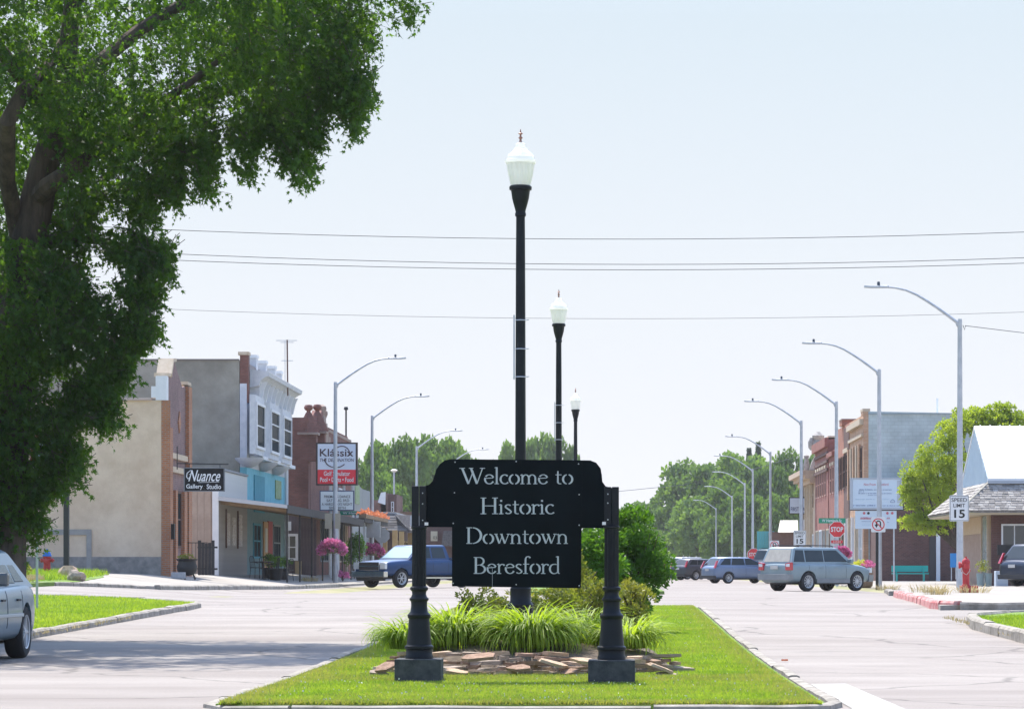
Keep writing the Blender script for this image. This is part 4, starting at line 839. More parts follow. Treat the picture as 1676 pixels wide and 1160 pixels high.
for z, l in ((PZ(557,146),.55),(PZ(560,146),.35),(PZ(590,146),.30)):
    MB().box(-l, l*.8, -.015, .015, z-9.02, z-8.99).build('antenna_rod', GALV, ra)
MB().tube([(-.13,0,.3),(-.13,0,PZ(558,146)-9)], .015, 5).build('guy_rod', GALV, ra)
# long porch roof with iron posts
aw = empty('porch_awning', (0,0,0), 0, 'long dark porch roof on thin iron posts along the left pavement below the turquoise wall', 'awning')
wz, fz = PZ(818,Y3), PZ(831,Y3); XP = -13.2
TAR = mat('dark_porch_roof', (.022,.02,.022), (.04,.038,.038), rough=.8, scale=3); TMB = mat('porch_timber', (.22,.15,.09), (.30,.22,.14), rough=.9, scale=4)
MB().prism([(XA+.06,Y3-.1,wz),(XP,Y3-.1,fz),(XP,Y3-.1,fz+.10),(XA+.06,Y3-.1,wz+.12)], (0,39,0)).build('roof_slab', TAR, aw)
MB().prism([(XA+.06,Y3-.16,wz-.02),(XP+.04,Y3-.16,fz-.02),(XP+.04,Y3-.16,fz+.13),(XA+.06,Y3-.16,wz+.15)], (0,.055,0)).build('end_flashing', mat('pale_flashing', (.45,.47,.50)), aw)
MB().box(XP+.003, XP+.05, Y3-.1, Y3+38.9, fz-.2, fz+.13).build('fascia', TAR, aw)
me = MB().prism([(0,0,-.16),(XP-XA-.1,0,-.16+(fz-wz)),(XP-XA-.1,0,-.01+(fz-wz)),(0,0,-.01)], (0,.09,0)).mesh('rafter', TMB)
for k in range(36): o = link('rafter', me, aw); o.location = (XA+.06, Y3+.5+k*1.05, wz)
for k in range(8):
    y = Y3+1.0+k*5.2; zb_ = GZ(XP, y)+.08
    p_ = MB(); p_.box(XP-.12,XP-.08,y,y+.04,zb_,fz-.1); p_.box(XP-.12,XP-.08,y+.3,y+.34,zb_,fz-.1)
    for q in range(9): p_.tube([(XP-.1,y+.02,zb_+.1+q*.29),(XP-.1,y+.17,zb_+.24+q*.29),(XP-.1,y+.32,zb_+.1+q*.29)], .012, 4)
    p_.build('iron_post', BLKF, aw)
# porch furniture
def chair(loc, rz, lb):
    r = empty('bistro_chair', loc, rz, lb, 'chair', 'black bistro chairs under the porch')
    MB().box(-.22,.22,-.22,.22,.44,.47).build('seat', BLKF, r)
    for a, b in ((-.2,-.2),(.2,-.2),(-.2,.2),(.2,.2)): MB().tube([(a,b,.44),(a*1.15,b*1.15,0)], .014, 5).build('leg', BLKF, r)
    k = MB(); k.tube([(-.2,.2,.45),(-.2,.26,.85),(-.1,.27,.93),(.1,.27,.93),(.2,.26,.85),(.2,.2,.45)], .014, 5)
    for q in (-.1,0,.1): k.tube([(q,.21,.47),(q,.26,.92)], .009, 4)
    k.build('backrest', BLKF, r)
    for q in (-1,1): MB().tube([(q*.2,.22,.68),(q*.24,0,.68),(q*.23,-.2,.62),(q*.22,-.2,.46)], .012, 5).build('armrest', BLKF, r)
for i, (x, Y, rz) in enumerate(((421,129,1.2),(436,131,2.8),(446,129.5,-1.2),(455,132,.4),(468,131,-2))):
    chair((PX(x,Y),Y,GZ(PX(x,Y),Y)+.09), rz, ['leftmost black bistro chair under the porch','black bistro chair behind the round porch table','black bistro chair right of the round porch table','black bistro chair in front of the dark planters','rightmost black bistro chair beside the iron post'][i])
tb = empty('porch_table', (PX(430,128.5),128.5,GZ(-14.4,128)+.09), 0, 'small round black table under the porch among the bistro chairs', 'table')
MB().lathe([(.02,.70),(.42,.70),(.43,.72),(.42,.74),(.01,.74)], (0,0,0), 20).build('tabletop', BLKF, tb); MB().lathe([(.22,0),(.05,.04),(.03,.1),(.03,.70)], (0,0,0), 10).build('pedestal', BLKF, tb)
for i, (x, Y, s) in enumerate(((440,133,.5),(451,130,.42),(462,134,.5))):
    pr = empty('patio_planter', (PX(x,Y),Y,GZ(-14,Y)+.09), 0, ['dark planter with a dark bushy plant beside the porch table','low dark planter in the middle of the porch furniture','dark planter with plant near the rightmost bistro chair'][i], 'planter')
    MB().lathe([(.2,0),(.24,.05),(.3,.45),(.34,.5),(.30,.5),(.27,.42)], (0,0,0), 14).build('pot', BLKF, pr, smooth=True)
    rs = np.random.RandomState(40+i); p_, d_ = blob_points(rs, 500, (s*.8,s*.8,s*.7), 10, .4); p_[:, 2] += .45+s*.6
    link('plant', leaf_mesh('plant', p_, rs.uniform(.05,.1,500), d_, .8, OVAL, L_BUSH, rs), pr)['kind'] = 'stuff'
# brown brick hall with finials
b4 = empty('brick_hall', (0,0,0), 0, 'brown brick hall with two ball finials and a stepped stone gable, behind the bar sign', 'building')
XD = -15.4; Y7 = 158.5; z4 = PZ(683, Y7)
MB().box(-44, XD-.02, Y7, 182, ZB, z4).build('brick_side_wall', REDB, b4)
PURP = mat('plum_board_siding', (.10,.075,.085), (.14,.11,.12), rough=.9, scale=3)
me = MB().box(0,.25,-.03,-.002,0,PZ(838,Y7)-.6).mesh('siding_board', PURP)
for k in range(9): o = link('siding_board', me, b4); o.location = (PX(477,Y7)+.26*(k-1.0)*.62*.99, Y7-.0, .6); o.scale = (.61, 1, 1)
winY(b4, Y7-.035, PX(459,Y7), PX(488,Y7), PZ(917,Y7), PZ(873,Y7), fw=.13, mull=1, sash=1)
MB().box(PX(462,Y7), PX(477,Y7), Y7-.12, Y7-.09, PZ(868,Y7), PZ(853,Y7)).build('white_notice', WHT, b4)
MB().box(PX(484,Y7), PX(494,Y7), Y7-.35, Y7-.05, .8, PZ(918,Y7)).build('tan_cabinet', mat('tan_cabinet', (.36,.28,.17)), b4)
def finial(parent, x, y, zb_, zt_, m=REDB):
    c = MB().box(x-.42, x+.42, y-.42, y+.42, zb_, zt_-1.55).build('corner_pier', m, parent)
    MB().prism([(x-.52,y-.52,zt_-1.55+.002),(x+.52,y-.52,zt_-1.55+.002),(x+.52,y+.52,zt_-1.55+.002),(x-.52,y+.52,zt_-1.55+.002)], (0,0,.12)).build('pier_band', SAND, c)
    MB().lathe([(.58,zt_-1.43),(.46,zt_-1.1),(.16,zt_-.45),(.10,zt_-.38),(.10,zt_-.33)], (x,y,0), 4).build('pier_cap', m, c)
    MB().lathe([(.08,zt_-.34),(.2,zt_-.26),(.24,zt_-.14),(.18,zt_-.03),(.04,zt_)], (x,y,0), 14).build('ball', m, c, smooth=True)
SAND = mat('weathered_sandstone', (.26,.19,.16), (.36,.28,.24), rough=.9, scale=4)
finial(b4, XD-.05, 158.9, z4-2.2, PZ(662,159)); finial(b4, XD-.05, 163.6, z4-2.2, PZ(662,164))
pz = [(164.1,ZB),(164.1,PZ(690,165)),(165.5,PZ(672,166)),(166.8,PZ(678,167)),(168.2,PZ(700,168)),(169.6,PZ(716,169)),(169.6,ZB)]
MB().prism([(XD-.5,y,z) for y, z in pz], (.5,0,0)).build('gable_front', REDB, b4)
MB().box(XD-.018, XD, 159.35, 164.08, ZB, z4-.4).build('front_wall', REDB, b4)
for k in range(5):
    t = k/4; y = 165.4+t*3.6; z = PZ(676+40*t, 167)
    MB().box(XD-.3, XD+.18+.02*(k % 2), y-.45, y+.42, z-1.3, z-.25).build('stone_step', SAND, b4)
for y, s in ((166.6,.26),(168.0,.2)): MB().lathe([(s*.6,0),(s*.5,.2),(s,.45),(s*.9,.6),(s*.3,.7)], (XD-.1,y,PZ(684 if y < 167 else 690,167)), 10).build('urn', SAND, b4, smooth=True)
MB().box(XD-10, XD-.01, 169.62, 184, ZB, PZ(710,172)).build('rear_block', REDB, b4)
MB().box(XD-10, XD+.02, 169.7, 184.1, PZ(710,172)+.002, PZ(710,172)+.15).build('coping', SAND, b4)
win(b4, XD+.002, 171.5, 174, PZ(822,173), PZ(796,173), fr=BUFF, mull=3); win(b4, XD+.002, 175.5, 178, PZ(822,173), PZ(796,173), fr=WHT, mull=3)
for y in (160.8,170.5,174.6,180): MB().box(XD+.003, XD+.12, y, y+.35, .8, PZ(848,165)).build('white_pilaster', BUFF, b4)
MB().box(XD+.003, XD+.06, 161.4, 163.3, .9, 3.2).build('door', mat('brown_door', (1,1,1)), b4)
win(b4, XD+.002, 164.6, 169.2, 1.5, 3.8, fr=mat('dull_frame', (1,1,1)), mull=3); win(b4, XD+.002, 175.2, 179.6, 1.5, 3.8, fr=BUFF, mull=3)
tag(MB().tube([(0,0,0),(0,0,1.75),(0,0,1.8),(0,0,1.95)], [.05,.05,.14,.1], 8).build('roof_vent_pipe', BLKF, loc=(-15.62,183.2,PZ(711,172)+.15)), 'slim dark vent pipe on the roof of the brown brick hall', 'vent')
# second awning with orange flowers
aw2 = empty('flower_awning', (0,0,0), 0, 'dark flat awning before the brick hall, edged with a box of orange flowers', 'awning')
za2 = PZ(851,166)
MB().box(XD+.13, -13.15, 166, 183, za2-.1, za2+.12).build('canopy', TAR, aw2)
for y in (168,174,180): MB().box(-13.4,-13.3,y,y+.1,.6,za2-.1).build('post', GALV, aw2)
MB().box(-13.5,-13.1,166.2,182.5,za2+.125,za2+.35).build('flower_box', TMB, aw2)
rs = np.random.RandomState(9); n = 1500; p_ = np.column_stack([rs.normal(size=n)*.14-13.3, 166.2+rs.rand(n)*16.2, za2+.30+np.abs(rs.normal(size=n))*.11])
tag(link('orange_flowers', leaf_mesh('orange_flowers', p_, rs.uniform(.08,.15,n), np.tile([0.,-.5,.9], (n,1)), .6, QUAD, L_ORG, rs)), 'strip of orange and salmon flowers spilling over the awning edge', 'flowers')
# bar sign
YK = 156.5; ks = empty('bar_sign', (PX(551,YK), YK, GZ(-14,YK)+.1), 0, 'square white and red bar sign with black frame and a message board on a pole', 'sign')
lx = lambda x: PX(x, YK)-ks.location.x; lz = lambda y: PZ(y, YK)-ks.location.z
cab = MB().box(lx(517.5), lx(585.5), -.16, .16, lz(794), lz(724)).build('cabinet', mat('sign_frame_brown', (.035,.022,.022), rough=.5), ks)
MB().box(lx(520.5), lx(582.5), -.175, -.162, lz(768.4), lz(726.5)).build('white_face', mat('sign_face_white', (.60,.66,.78), rough=.4), cab)
MB().box(lx(520.5), lx(582.5), -.175, -.162, lz(791.5), lz(768.5)).build('red_face', mat('sign_face_red', (.72,.025,.045), rough=.4), cab)
INK = mat('sign_ink_plum', (.045,.02,.04), rough=.5)
text(cab, 'Klássix', INK, lx(524), lx(579), lz(747), lz(734.5), -.19, off=.012)
text(cab, 'THE DESTINATION', INK, lx(524), lx(580), lz(755.5), lz(750), -.19, shear=.2, off=.005)
for a0, a1, cx, cy, rx, ry in ((150,-12,560,743,13,13),(170,325,550,752,17.5,13)):
    MB().tube([(lx(cx+rx*math.cos(math.radians(a0+(a1-a0)*i/16))), -.185, lz(cy-ry*math.sin(math.radians(a0+(a1-a0)*i/16)))) for i in range(17)], .025, 5).build('swoosh', INK, cab)
text(cab, 'Golf Simulator', WL, lx(530.5), lx(573.5), lz(778.5), lz(771), -.19, off=.012)
text(cab, 'Pool • Darts • Food', WL, lx(524.5), lx(579), lz(788.5), lz(781), -.19, off=.012)
mbd = MB().box(lx(523.5), lx(580), -.14, .14, lz(835.5), lz(802.5)).build('message_board', mat('board_frame_blue', (.06,.08,.16), rough=.5), ks)
MB().box(lx(525.3), lx(578.2), -.155, -.142, lz(833.8), lz(804.2)).build('board_face', mat('board_face', (.62,.68,.72), rough=.4), mbd)
BK = mat('board_letters', (.03,.02,.03)); 
for s, a, b, y1, y0 in (('FIREMANS DANCE',531,574,814.6,810.2),('SAT AUG 3RD',535,572,821,816.6),('A HARD DAYS NIGHT',527,577,827,822.8),('SEPT 20TH',539,566,833,828.8)):
    text(mbd, s, BK, lx(a), lx(b), lz(y1), lz(y0), -.165, off=.004)
for x in (541,563): MB().tube([(lx(x),.0,0 if x == 541 else lz(803)),(lx(x),.0,lz(794))], .09 if x == 541 else .07, 8).build('sign_pole', GALV, ks)
MB().tube([(lx(552),.05,0),(lx(552),.05,lz(835))], .1, 8).build('sign_pole', GALV, ks)
# blank boxes on the first left light pole, street sign
tag(MB().box(PX(533,140), PX(544,140), 139.6, 139.7, PZ(865,140), PZ(840,140)).build('traffic_sign', mat('tan_board', (.36,.32,.25), rough=.8)), 'tan back of a traffic sign left of the nearest left light pole', 'sign')
tag(MB().box(PX(549.5,140), PX(558,140), 139.6, 139.7, PZ(865,140), PZ(840,140)).build('traffic_sign', mat('tan_board', (1,1,1))), 'tan back of a traffic sign right of the nearest left light pole', 'sign')
GRN = mat('street_sign_green', (.015,.25,.15), rough=.5)
def street_sign(x0, x1, y0, y1, Y, body, lb, tx0, tx1):
    r = empty('street_name_sign', (PX(x0,Y), Y, PZ(y1,Y)), 0, lb, 'sign'); W = PX(x1,Y)-PX(x0,Y); H = PZ(y0,Y)-PZ(y1,Y)
    MB().box(0, W, -.01, .01, 0, H).build('blade', GRN, r); text(r, body, WL, tx0*W, tx1*W, H*.25, H*.8, -.014, off=.006)
    MB().box(W*.47, W*.53, .012, .05, -.4, H).build('blade_bracket', GALV, r); return r
street_sign(556, 607, 836, 842.5, 170, 'W Hemlock St', 'green street name blade above the orange flowers near the second left light pole', .1, .95)
# grey sided building, shingle mansard shop, brown blocks beyond
b5 = empty('grey_sided_building', (0,0,0), 0, 'grey sided building with a faded green panel right of the bar sign', 'building')
MB().box(-24, -15.6, 195, 201, ZB, PZ(800,195)).build('wall', mat('grey_siding', (.27,.29,.29), (.33,.35,.35), rough=.9, stretch=(1,6,1)), b5)
MB().prism([(-15.6,187.5,ZB),(-15.6,187.5,PZ(783,187)),(-15.6,194.9,PZ(800,195)),(-15.6,194.9,ZB)], (-8,0,0)).build('front_wall', mat('grey_siding', (1,1,1)), b5)
MB().box(-15.598,-15.56,189.2,192.4,PZ(824,190),PZ(792,190)).build('painted_panel', mat('green_panel', (1,1,1)), b5)
SHG = [mat('old_shingle', (.09,.085,.085), (.16,.15,.15), rough=.95, scale=7), mat('old_shingle_pale', (.16,.15,.15), (.26,.245,.24), rough=.95, scale=7)]
b6 = empty('mansard_shop', (0,0,0), 0, 'low shop with weathered shingle mansard and yellow posts behind the blue pickup', 'building')
def z6(y): return PZ(y, 200)
XM = -13.0
MB().box(-24, XM-1.1, 201.2, 222, ZB, z6(842)).build('wall', mat('shop_wall_dark', (.10,.06,.055), (.14,.09,.08), rough=.9), b6)
MB().box(-24, XM-.9, 200.9, 222, z6(842)+.005, z6(838)).build('roof_deck', GREYB, b6)
# mansard: slope facing the camera and slope facing the street, real overlapping shingles
def shingles(parent, O, ud, vd, ulen, vlen, su, sv, mts, seed, hip=None, lift=.025, th=.03, name='shingle'):
    """rows of shingles on the parallelogram O + u*ud + v*vd (v up the slope)"""
    rr = random.Random(seed); ud = Vector(ud).normalized(); vd = Vector(vd).normalized(); nd = ud.cross(vd).normalized()
    base = []
    for q in range(6):
        wv = rr.uniform(.80, .98); base.append(MB().obox((0,0,0), (1, 1, 1)).mesh(name, mts[q % len(mts)]))
    M0 = Matrix((ud, vd, nd)).transposed().to_4x4(); rows = int(vlen/sv)+1; cnt = 0
    for r in range(rows):
        u = (hip(r*sv)[0] if hip else 0); u1 = (hip(r*sv)[1] if hip else ulen); u += rr.uniform(0, su*.3)
        while u < u1:
            w_ = su*rr.uniform(.65, 1.3); w_ = min(w_, u1-u+.02)
            if w_ > su*.3:
                c = Vector(O)+ud*(u+w_/2)+vd*(r*sv+sv*.65-rr.uniform(0,.02))+nd*(lift+rr.uniform(0,.012))
                o = link(name, rr.choice(base), parent); o.matrix_world = Matrix.Translation(c) @ M0 @ Matrix.Rotation(-.10+rr.uniform(-.02,.02), 4, 'X') @ Matrix.Diagonal((w_-.012, sv*1.35, th, 1)); cnt += 1
            u += w_
    return cnt
EXPO = (z6(842)-z6(868))
for (O, u_, v_, ul, nm) in (((-18.5,200.0,z6(868)), (1,0,0), (0,.9,EXPO), 5.5, 0), ((XM,200.0,z6(868)), (0,1,0), (-.9,0,EXPO), 14, 1)):
    a = Vector(O); b = a+Vector(u_)*ul; v = Vector(v_)
    MB().prism([a, b, b+v, a+v], (0,0,-.1)).build('mansard_slope', SHG[0], b6)
    shingles(b6, O, u_, v_, ul, v.length, .75, .22, SHG, 5+nm, hip=(lambda t, ul=ul, nm=nm: ((.0 if nm == 0 else t*.75), ul-(t*.75 if nm == 0 else 0))))
MB().prism([(XM-.5,206,z6(866)),(XM+.5,206,z6(866)),(XM+.7,206,z6(842)),(XM-.3,206,z6(840))], (0,1.2,0)).build('white_sign_board', mat('white_board', (.55,.57,.58)), b6)
YP = mat('yellow_post', (.42,.28,.12), (.48,.34,.17), rough=.8)
for x in (624,641,652,666,677,688): Y_ = Yf(x+4, XM-.4); MB().box(XM-.5, XM-.2, Y_-.2, Y_+.2, .4, z6(870)).build('post', YP, b6)
winY(b6, 201.19, -18.2, -15.6, 1.6, z6(872), fr=mat('dull_frame', (1,1,1)), mull=2)
for k in range(5): win(b6, XM-1.098, 202.2+k*3.5, 204.8+k*3.5, 1.2, 3.0, fr=YP, mull=1)
b7 = empty('brown_brick_block', (0,0,0), 0, 'brown brick block with a white stepped parapet beyond the shingle mansard', 'building')
def z7(y): return PZ(y, 235)
MB().box(PX(560,235), PX(632,235), 235, 242, ZB, z7(818)).build('side_block', mat('brown_flat_brick', (.15,.085,.075), (.2,.12,.105), rough=.95), b7)
MB().prism([(PX(632,235)+.002,235,ZB),(PX(632,235)+.002,235,z7(806)),(PX(632,235)+.7,243,z7(808)),(PX(632,235)+.7,243,ZB)], (-.4,0,0)).build('tall_front', mat('brown_flat_brick', (1,1,1)), b7)
MB().box(PX(631.5,235), PX(649,236), 236.0, 240, z7(870), z7(808)).build('front_block', mat('brown_flat_brick', (1,1,1)), b7)
MB().prism([(PX(619,235),234.9,z7(822)),(PX(631,235),234.9,z7(826)),(PX(631.5,235),234.9,z7(805)),(PX(624,235),234.9,z7(806))], (0,-.3,0)).build('white_parapet', WHT, b7)
winY(b7, 235.98, PX(640,236), PX(645,236), z7(838), z7(820), mull=0, sash=1)
MB().box(PX(649.3,236), PX(673,236), 240, 250, ZB, z7(835)).build('rear_block', mat('tan_brown_brick', (.24,.15,.10), (.3,.2,.14), rough=.95), b7)
MB().tube([(PX(645,245),245,3),(PX(645,245),245,PZ(772,245))], .07, 6).build('light_mast', GALV, b7)
MB().lathe([(.15,0),(.3,.12),(.1,.22)], (PX(645,245),245,PZ(772,245)), 8).build('light_head', WHT, b7)
# things seen between the sign post and the text panel
b8 = empty('low_dark_shop', (0,0,0), 0, 'low dark shop with a cream number panel seen left of the text panel', 'building')
MB().box(PX(694,226), PX(760,226), 226, 232, ZB, PZ(862,226)).build('wall', mat('shop_wall_dark', (1,1,1)), b8)
npn = MB().box(PX(705,225.9), PX(716,225.9), 225.85, 225.98, PZ(885,226), PZ(869,226)).build('number_panel', mat('cream_panel', (.50,.46,.34)), b8)
text(npn, '03', BK, PX(709,225.8), PX(715,225.8), PZ(882,226), PZ(877,226), 225.84)
MB().prism([(PX(722,225),225,PZ(893,225)),(PX(760,225),225,PZ(893,225)),(PX(760,225),225,PZ(868,225)),(PX(726,225),225,PZ(868,225))], (0,.5,0)).build('shingle_roof', SHG[0], b8)
# ------------------------------------------------------------ buildings, right side
XR = 14.5
PEA = brick_mat('peach_brick', (.50,.27,.15), (.58,.35,.22), (.42,.30,.22), stain=.15)
MAR = brick_mat('maroon_brick', (.27,.075,.06), (.34,.11,.085), (.26,.14,.12), stain=.15)
RUST = brick_mat('rust_brick', (.38,.115,.065), (.44,.16,.10), (.33,.2,.15), stain=.15)
DKBR = brick_mat('dark_brown_brick', (.10,.045,.04), (.145,.065,.055), (.13,.085,.075), stain=.15)
BLUW = brick_mat('painted_block_blue', (.43,.50,.505), (.47,.54,.545), (.40,.465,.47), bw=.42, bh=.21, ms=.02, stain=.14)
r1 = empty('brick_annex', (0,0,0), 0, 'one storey dark red brick building behind the teal bench, below the pale blue wall', 'building')
YB = 175.0; zr = PZ(786, YB)
MB().box(14.86, 27, YB, 180.9, ZB, zr).build('brick_wall', DKBR, r1)
MB().box(14.82, 27, YB-.05, 181, zr+.003, zr+.12).build('coping', SAND, r1)
MB().box(PX(1521,YB), PX(1531,YB), YB-.05, YB-.003, .3, PZ(878,YB)).build('dark_door', mat('dark_door', (.06,.055,.055)), r1)
MB().box(PX(1532,YB), PX(1538.5,YB), YB-.10, YB-.003, .3, PZ(872,YB)).build('white_post', WHT, r1)
MB().box(PX(1435,YB), PX(1441,YB), YB-.06, YB+.3, .3, PZ(866,YB)).build('corner_trim', BUFF, r1)
tag(MB().box(PX(1442,YB), PX(1436,YB), YB-1, YB-1.1, 0,0).build('x', WHT) if False else MB().box(PX(1555,172), PX(1567,172), 171.9, 172, PZ(928,172), PZ(905,172)).build('blue_sign', mat('blue_sign', (.02,.22,.55), rough=.5)), 'small blue sign standing left of the red hydrant behind the light pole', 'sign')
MB().tube([(PX(1557,172),171.95,.5),(PX(1557,172),171.95,PZ(905,172))], .03, 6).build('sign_stake', GALV, bpy.data.objects['blue_sign'])
r2 = empty('pale_blue_building', (0,0,0), 0, 'tall two storey building with pale blue rendered side wall and peach brick front', 'building')
Y8, Y9 = 181.1, 191.6; zb2 = PZ(673, Y8)
MB().prism([(XR+.3,Y8,ZB),(30,Y8,ZB),(30,Y8,PZ(678,Y8)),(22,Y8,PZ(677,Y8)),(XR+.3,Y8,zb2)], (0,10.4,0)).build('rendered_side_wall', BLUW, r2)
MB().box(XR+.28, 30, Y8-.06, Y8-.003, zb2-.18, zb2-.1).build('coping', mat('grey_coping', (.30,.36,.38)), r2)
MB().box(XR, XR+.298, Y8+.003, Y9, ZB, PZ(690,190)).build('brick_front', PEA, r2)
MB().box(XR-.02, XR+.298, Y8+.004, Y8+1.6, PZ(690,190)+.003, zb2).build('parapet_step', PEA, r2)
MB().box(XR-.04, XR+.4, Y8, Y8+1.75, zb2+.003, zb2+.16).build('parapet_cap', BUFF, r2)
MB().box(XR-.22, XR-.003, Y8+.1, Y9, PZ(703,188), PZ(694,188)).build('cornice', BUFF, r2)
MB().box(XR-.12, XR-.003, Y8+.1, Y9, PZ(722,188), PZ(717,188)).build('stone_band', BUFF, r2)
for k in range(5):
    y = Y8+.6+k*2.05
    win(r2, XR, y, y+1.15, PZ(812,186), PZ(734,186), side=-1, sash=1, fr=mat('brown_frame', (1,1,1)), fw=.1)
    MB().box(XR-.15, XR-.003, y+1.2, y+1.75, PZ(815,186), PZ(730,186)).build('pilaster', BUFF if k % 2 else PEA, r2)
for k in range(4):
    y = Y8+.5+k*2.6; win(r2, XR-.002, y, y+2.1, 1.0, 3.6, side=-1, fr=[WHT, BUFF][k % 2], mull=1, gl=mat('pale_shop_glass', (.25,.32,.36), rough=.3))
    MB().box(XR-.3, XR-.005, y+2.12, y+2.5, .3, 4.2).build('shop_pilaster', [BUFF, WHT][k % 2], r2)
r2b = empty('dark_front_building', (0,0,0), 0, 'narrow rust and dark brick building with grey chimney, left of the peach front', 'building')
MB().box(XR+.05, 30, Y9+.01, 203, ZB, PZ(697,197)).build('brick_wall', RUST, r2b)
MB().box(XR-.05, XR+.045, Y9+.01, Y9+4.2, ZB, PZ(700,194)).build('dark_pier', DKBR, r2b)
MB().box(XR-.12, XR+.6, 196.3, 198.6, PZ(697,197)+.003, PZ(688,197)).build('brick_pier', RUST, r2b)
MB().box(XR+.602, XR+1.5, 196.3, 198.6, PZ(697,197)+.003, PZ(688,197)).build('chimney', mat('chimney_grey', (.33,.36,.40)), r2b)
MB().box(XR-.15, XR+1.6, 196.2, 198.7, PZ(688,197)+.003, PZ(686,197)).build('chimney_cap', SAND, r2b)
MB().box(XR-.14, XR-.055, Y9+.3, Y9+4, PZ(741,194), PZ(734,194)).build('white_lintel', BUFF, r2b)
for k in range(5): win(r2b, XR-.052 if k < 2 else XR+.05, Y9+.7+k*2.1, Y9+1.9+k*2.1, PZ(800,196), PZ(745,196), side=-1, sash=1, fr=mat('brown_frame', (1,1,1)))
for k in range(3): win(r2b, XR-.054 if k < 1 else XR+.048, Y9+.6+k*3.6, Y9+3.4+k*3.6, 1.0, 3.6, side=-1, fr=BUFF, mull=1)
r3 = empty('maroon_building', (0,0,0), 0, 'two storey maroon brick building with corbelled cornice behind the stop sign', 'building')
XR3 = 14.4; z3 = PZ(722, 212)
MB().box(XR3, 30, 203.05, 208.4, ZB, PZ(737,205)).build('brick_wall', MAR, r3)
MB().box(XR3-.05, 30, 208.42, 222, ZB, z3).build('tall_brick_wall', MAR, r3)
MB().box(XR3-.3, XR3-.053, 208.3, 222, z3-.5, z3+.1).build('cornice', MAR, r3)
MB().box(XR3-.05, XR3+6, 208.35, 222, z3+.11, z3+.22).build('coping', BUFF, r3)
MB().box(XR3-.2, XR3-.003, 203.1, 208.4, PZ(737,205)-.4, PZ(737,205)-.1).build('cornice', MAR, r3)
MB().box(XR3+.8, XR3+5, 203.2, 208, PZ(737,205)+.003, PZ(737,205)+.5).build('pale_roof_box', WHT, r3)
for k in range(3): MB().box(XR3-.16, XR3-.053, 208.5, 222, z3-1.0-k*.55, z3-.8-k*.55).build('brick_band', DKBR, r3)
for k in range(8):
    y = 203.5+k*2.3; xf = XR3 if y < 207 else XR3-.05
    if 206.8 < y < 208.8: continue
    win(r3, xf-.002, y, y+1.15, PZ(812,212), PZ(768,212), side=-1, sash=1, fr=mat('rose_frame', (.42,.24,.20)), fw=.1)
    MB().box(xf-.09, xf-.004, y-.1, y+1.25, PZ(767,212), PZ(762,212)).build('lintel', BUFF, r3)
for k in range(5):
    y = 203.6+k*3.6; xf = XR3 if y < 206 else XR3-.05; win(r3, xf-.002, y, y+2.9, 1.0, 3.8, side=-1, fr=[WHT, BUFF, SAND][k % 3], mull=2, gl=mat('pale_shop_glass', (1,1,1)))
r4 = empty('cream_bank_building', (0,0,0), 0, 'cream stone corner building with projecting cornice under the roof statue', 'building')
CRM = mat('cream_stone', (.50,.36,.26), (.58,.45,.34), rough=.9, scale=2)
zc = PZ(772, 226)
MB().box(XR3-.06, 30, 222.03, 236, ZB, zc-.05).build('stone_wall', CRM, r4)
for k, (o_, a, b) in enumerate(((.35,-.9,-.6),(.7,-.6,-.35),(1.05,-.35,.0))): MB().box(XR3-.06-o_, XR3+3, 222.0-.0-o_*.2+.05*k, 236.5, zc+a+.002, zc+b).build('cornice', CRM, r4)
for k in range(5):
    y = 223+k*2.6; win(r4, XR3-.062, y, y+1.3, PZ(835,230), PZ(790,230), side=-1, sash=1, fr=CRM); MB().box(XR3-.3, XR3-.063, y+1.5, y+1.95, .5, zc-.95).build('pilaster', BUFF, r4)
    win(r4, XR3-.062, y-.1, y+1.35, .9, 3.6, side=-1, fr=WHT, gl=mat('pale_shop_glass', (1,1,1)))
es = empty('roof_statue', (PX(1337,225), 225, zc+.02), 0, 'weathered grey stone roof ornament on the cornice of the cream corner building', 'statue')
STN = mat('grey_statue_stone', (.24,.22,.21), (.42,.40,.37), rough=.9, scale=4, bump=.4)
MB().prism([(-.55,-.4,0),(.55,-.4,0),(.5,-.4,.9),(.28,-.4,1.3),(-.05,-.4,1.25),(-.4,-.4,.6)], (0,.8,0)).build('plinth', STN, es, bevel=.04)
MB().lathe([(.3,1.2),(.42,1.6),(.45,1.95),(.32,2.25),(.42,2.4),(.45,2.55),(.25,2.7),(.12,2.82)], (.1,0,0), 12).build('body', STN, es, smooth=True)
MB().lathe([(.1,1.5),(.24,1.7),(.26,2.1),(.12,2.4)], (-.38,0,0), 8).build('wing', STN, es, smooth=True)
MB().lathe([(.18,0),(.24,.4),(.14,.9),(.20,1.1),(.05,1.2)], (-.75,0,0), 8).build('side_urn', STN, es, smooth=True)
r5 = empty('teal_fence_panel', (PX(1239,250), 250, .3), 0, 'teal painted board wall beside the far stop sign', 'fence')
me = MB().box(0,.19,-.03,.03,0,PZ(869,250)-.3).mesh('board', mat('teal_boards', (.10,.42,.44), (.14,.49,.50), rough=.8))
for k in range(7): o = link('board', me, r5); o.location = (k*.2, 0, 0)
r6 = empty('low_brown_building', (0,0,0), 0, 'low dark brown building with a beige sloping roof under the bank sign', 'building')
MB().box(PX(1262,246), PX(1326,246), 246, 256, ZB, PZ(870,246)).build('wall', mat('low_wall_brown', (.11,.065,.055), (.15,.09,.075), rough=.9), r6)
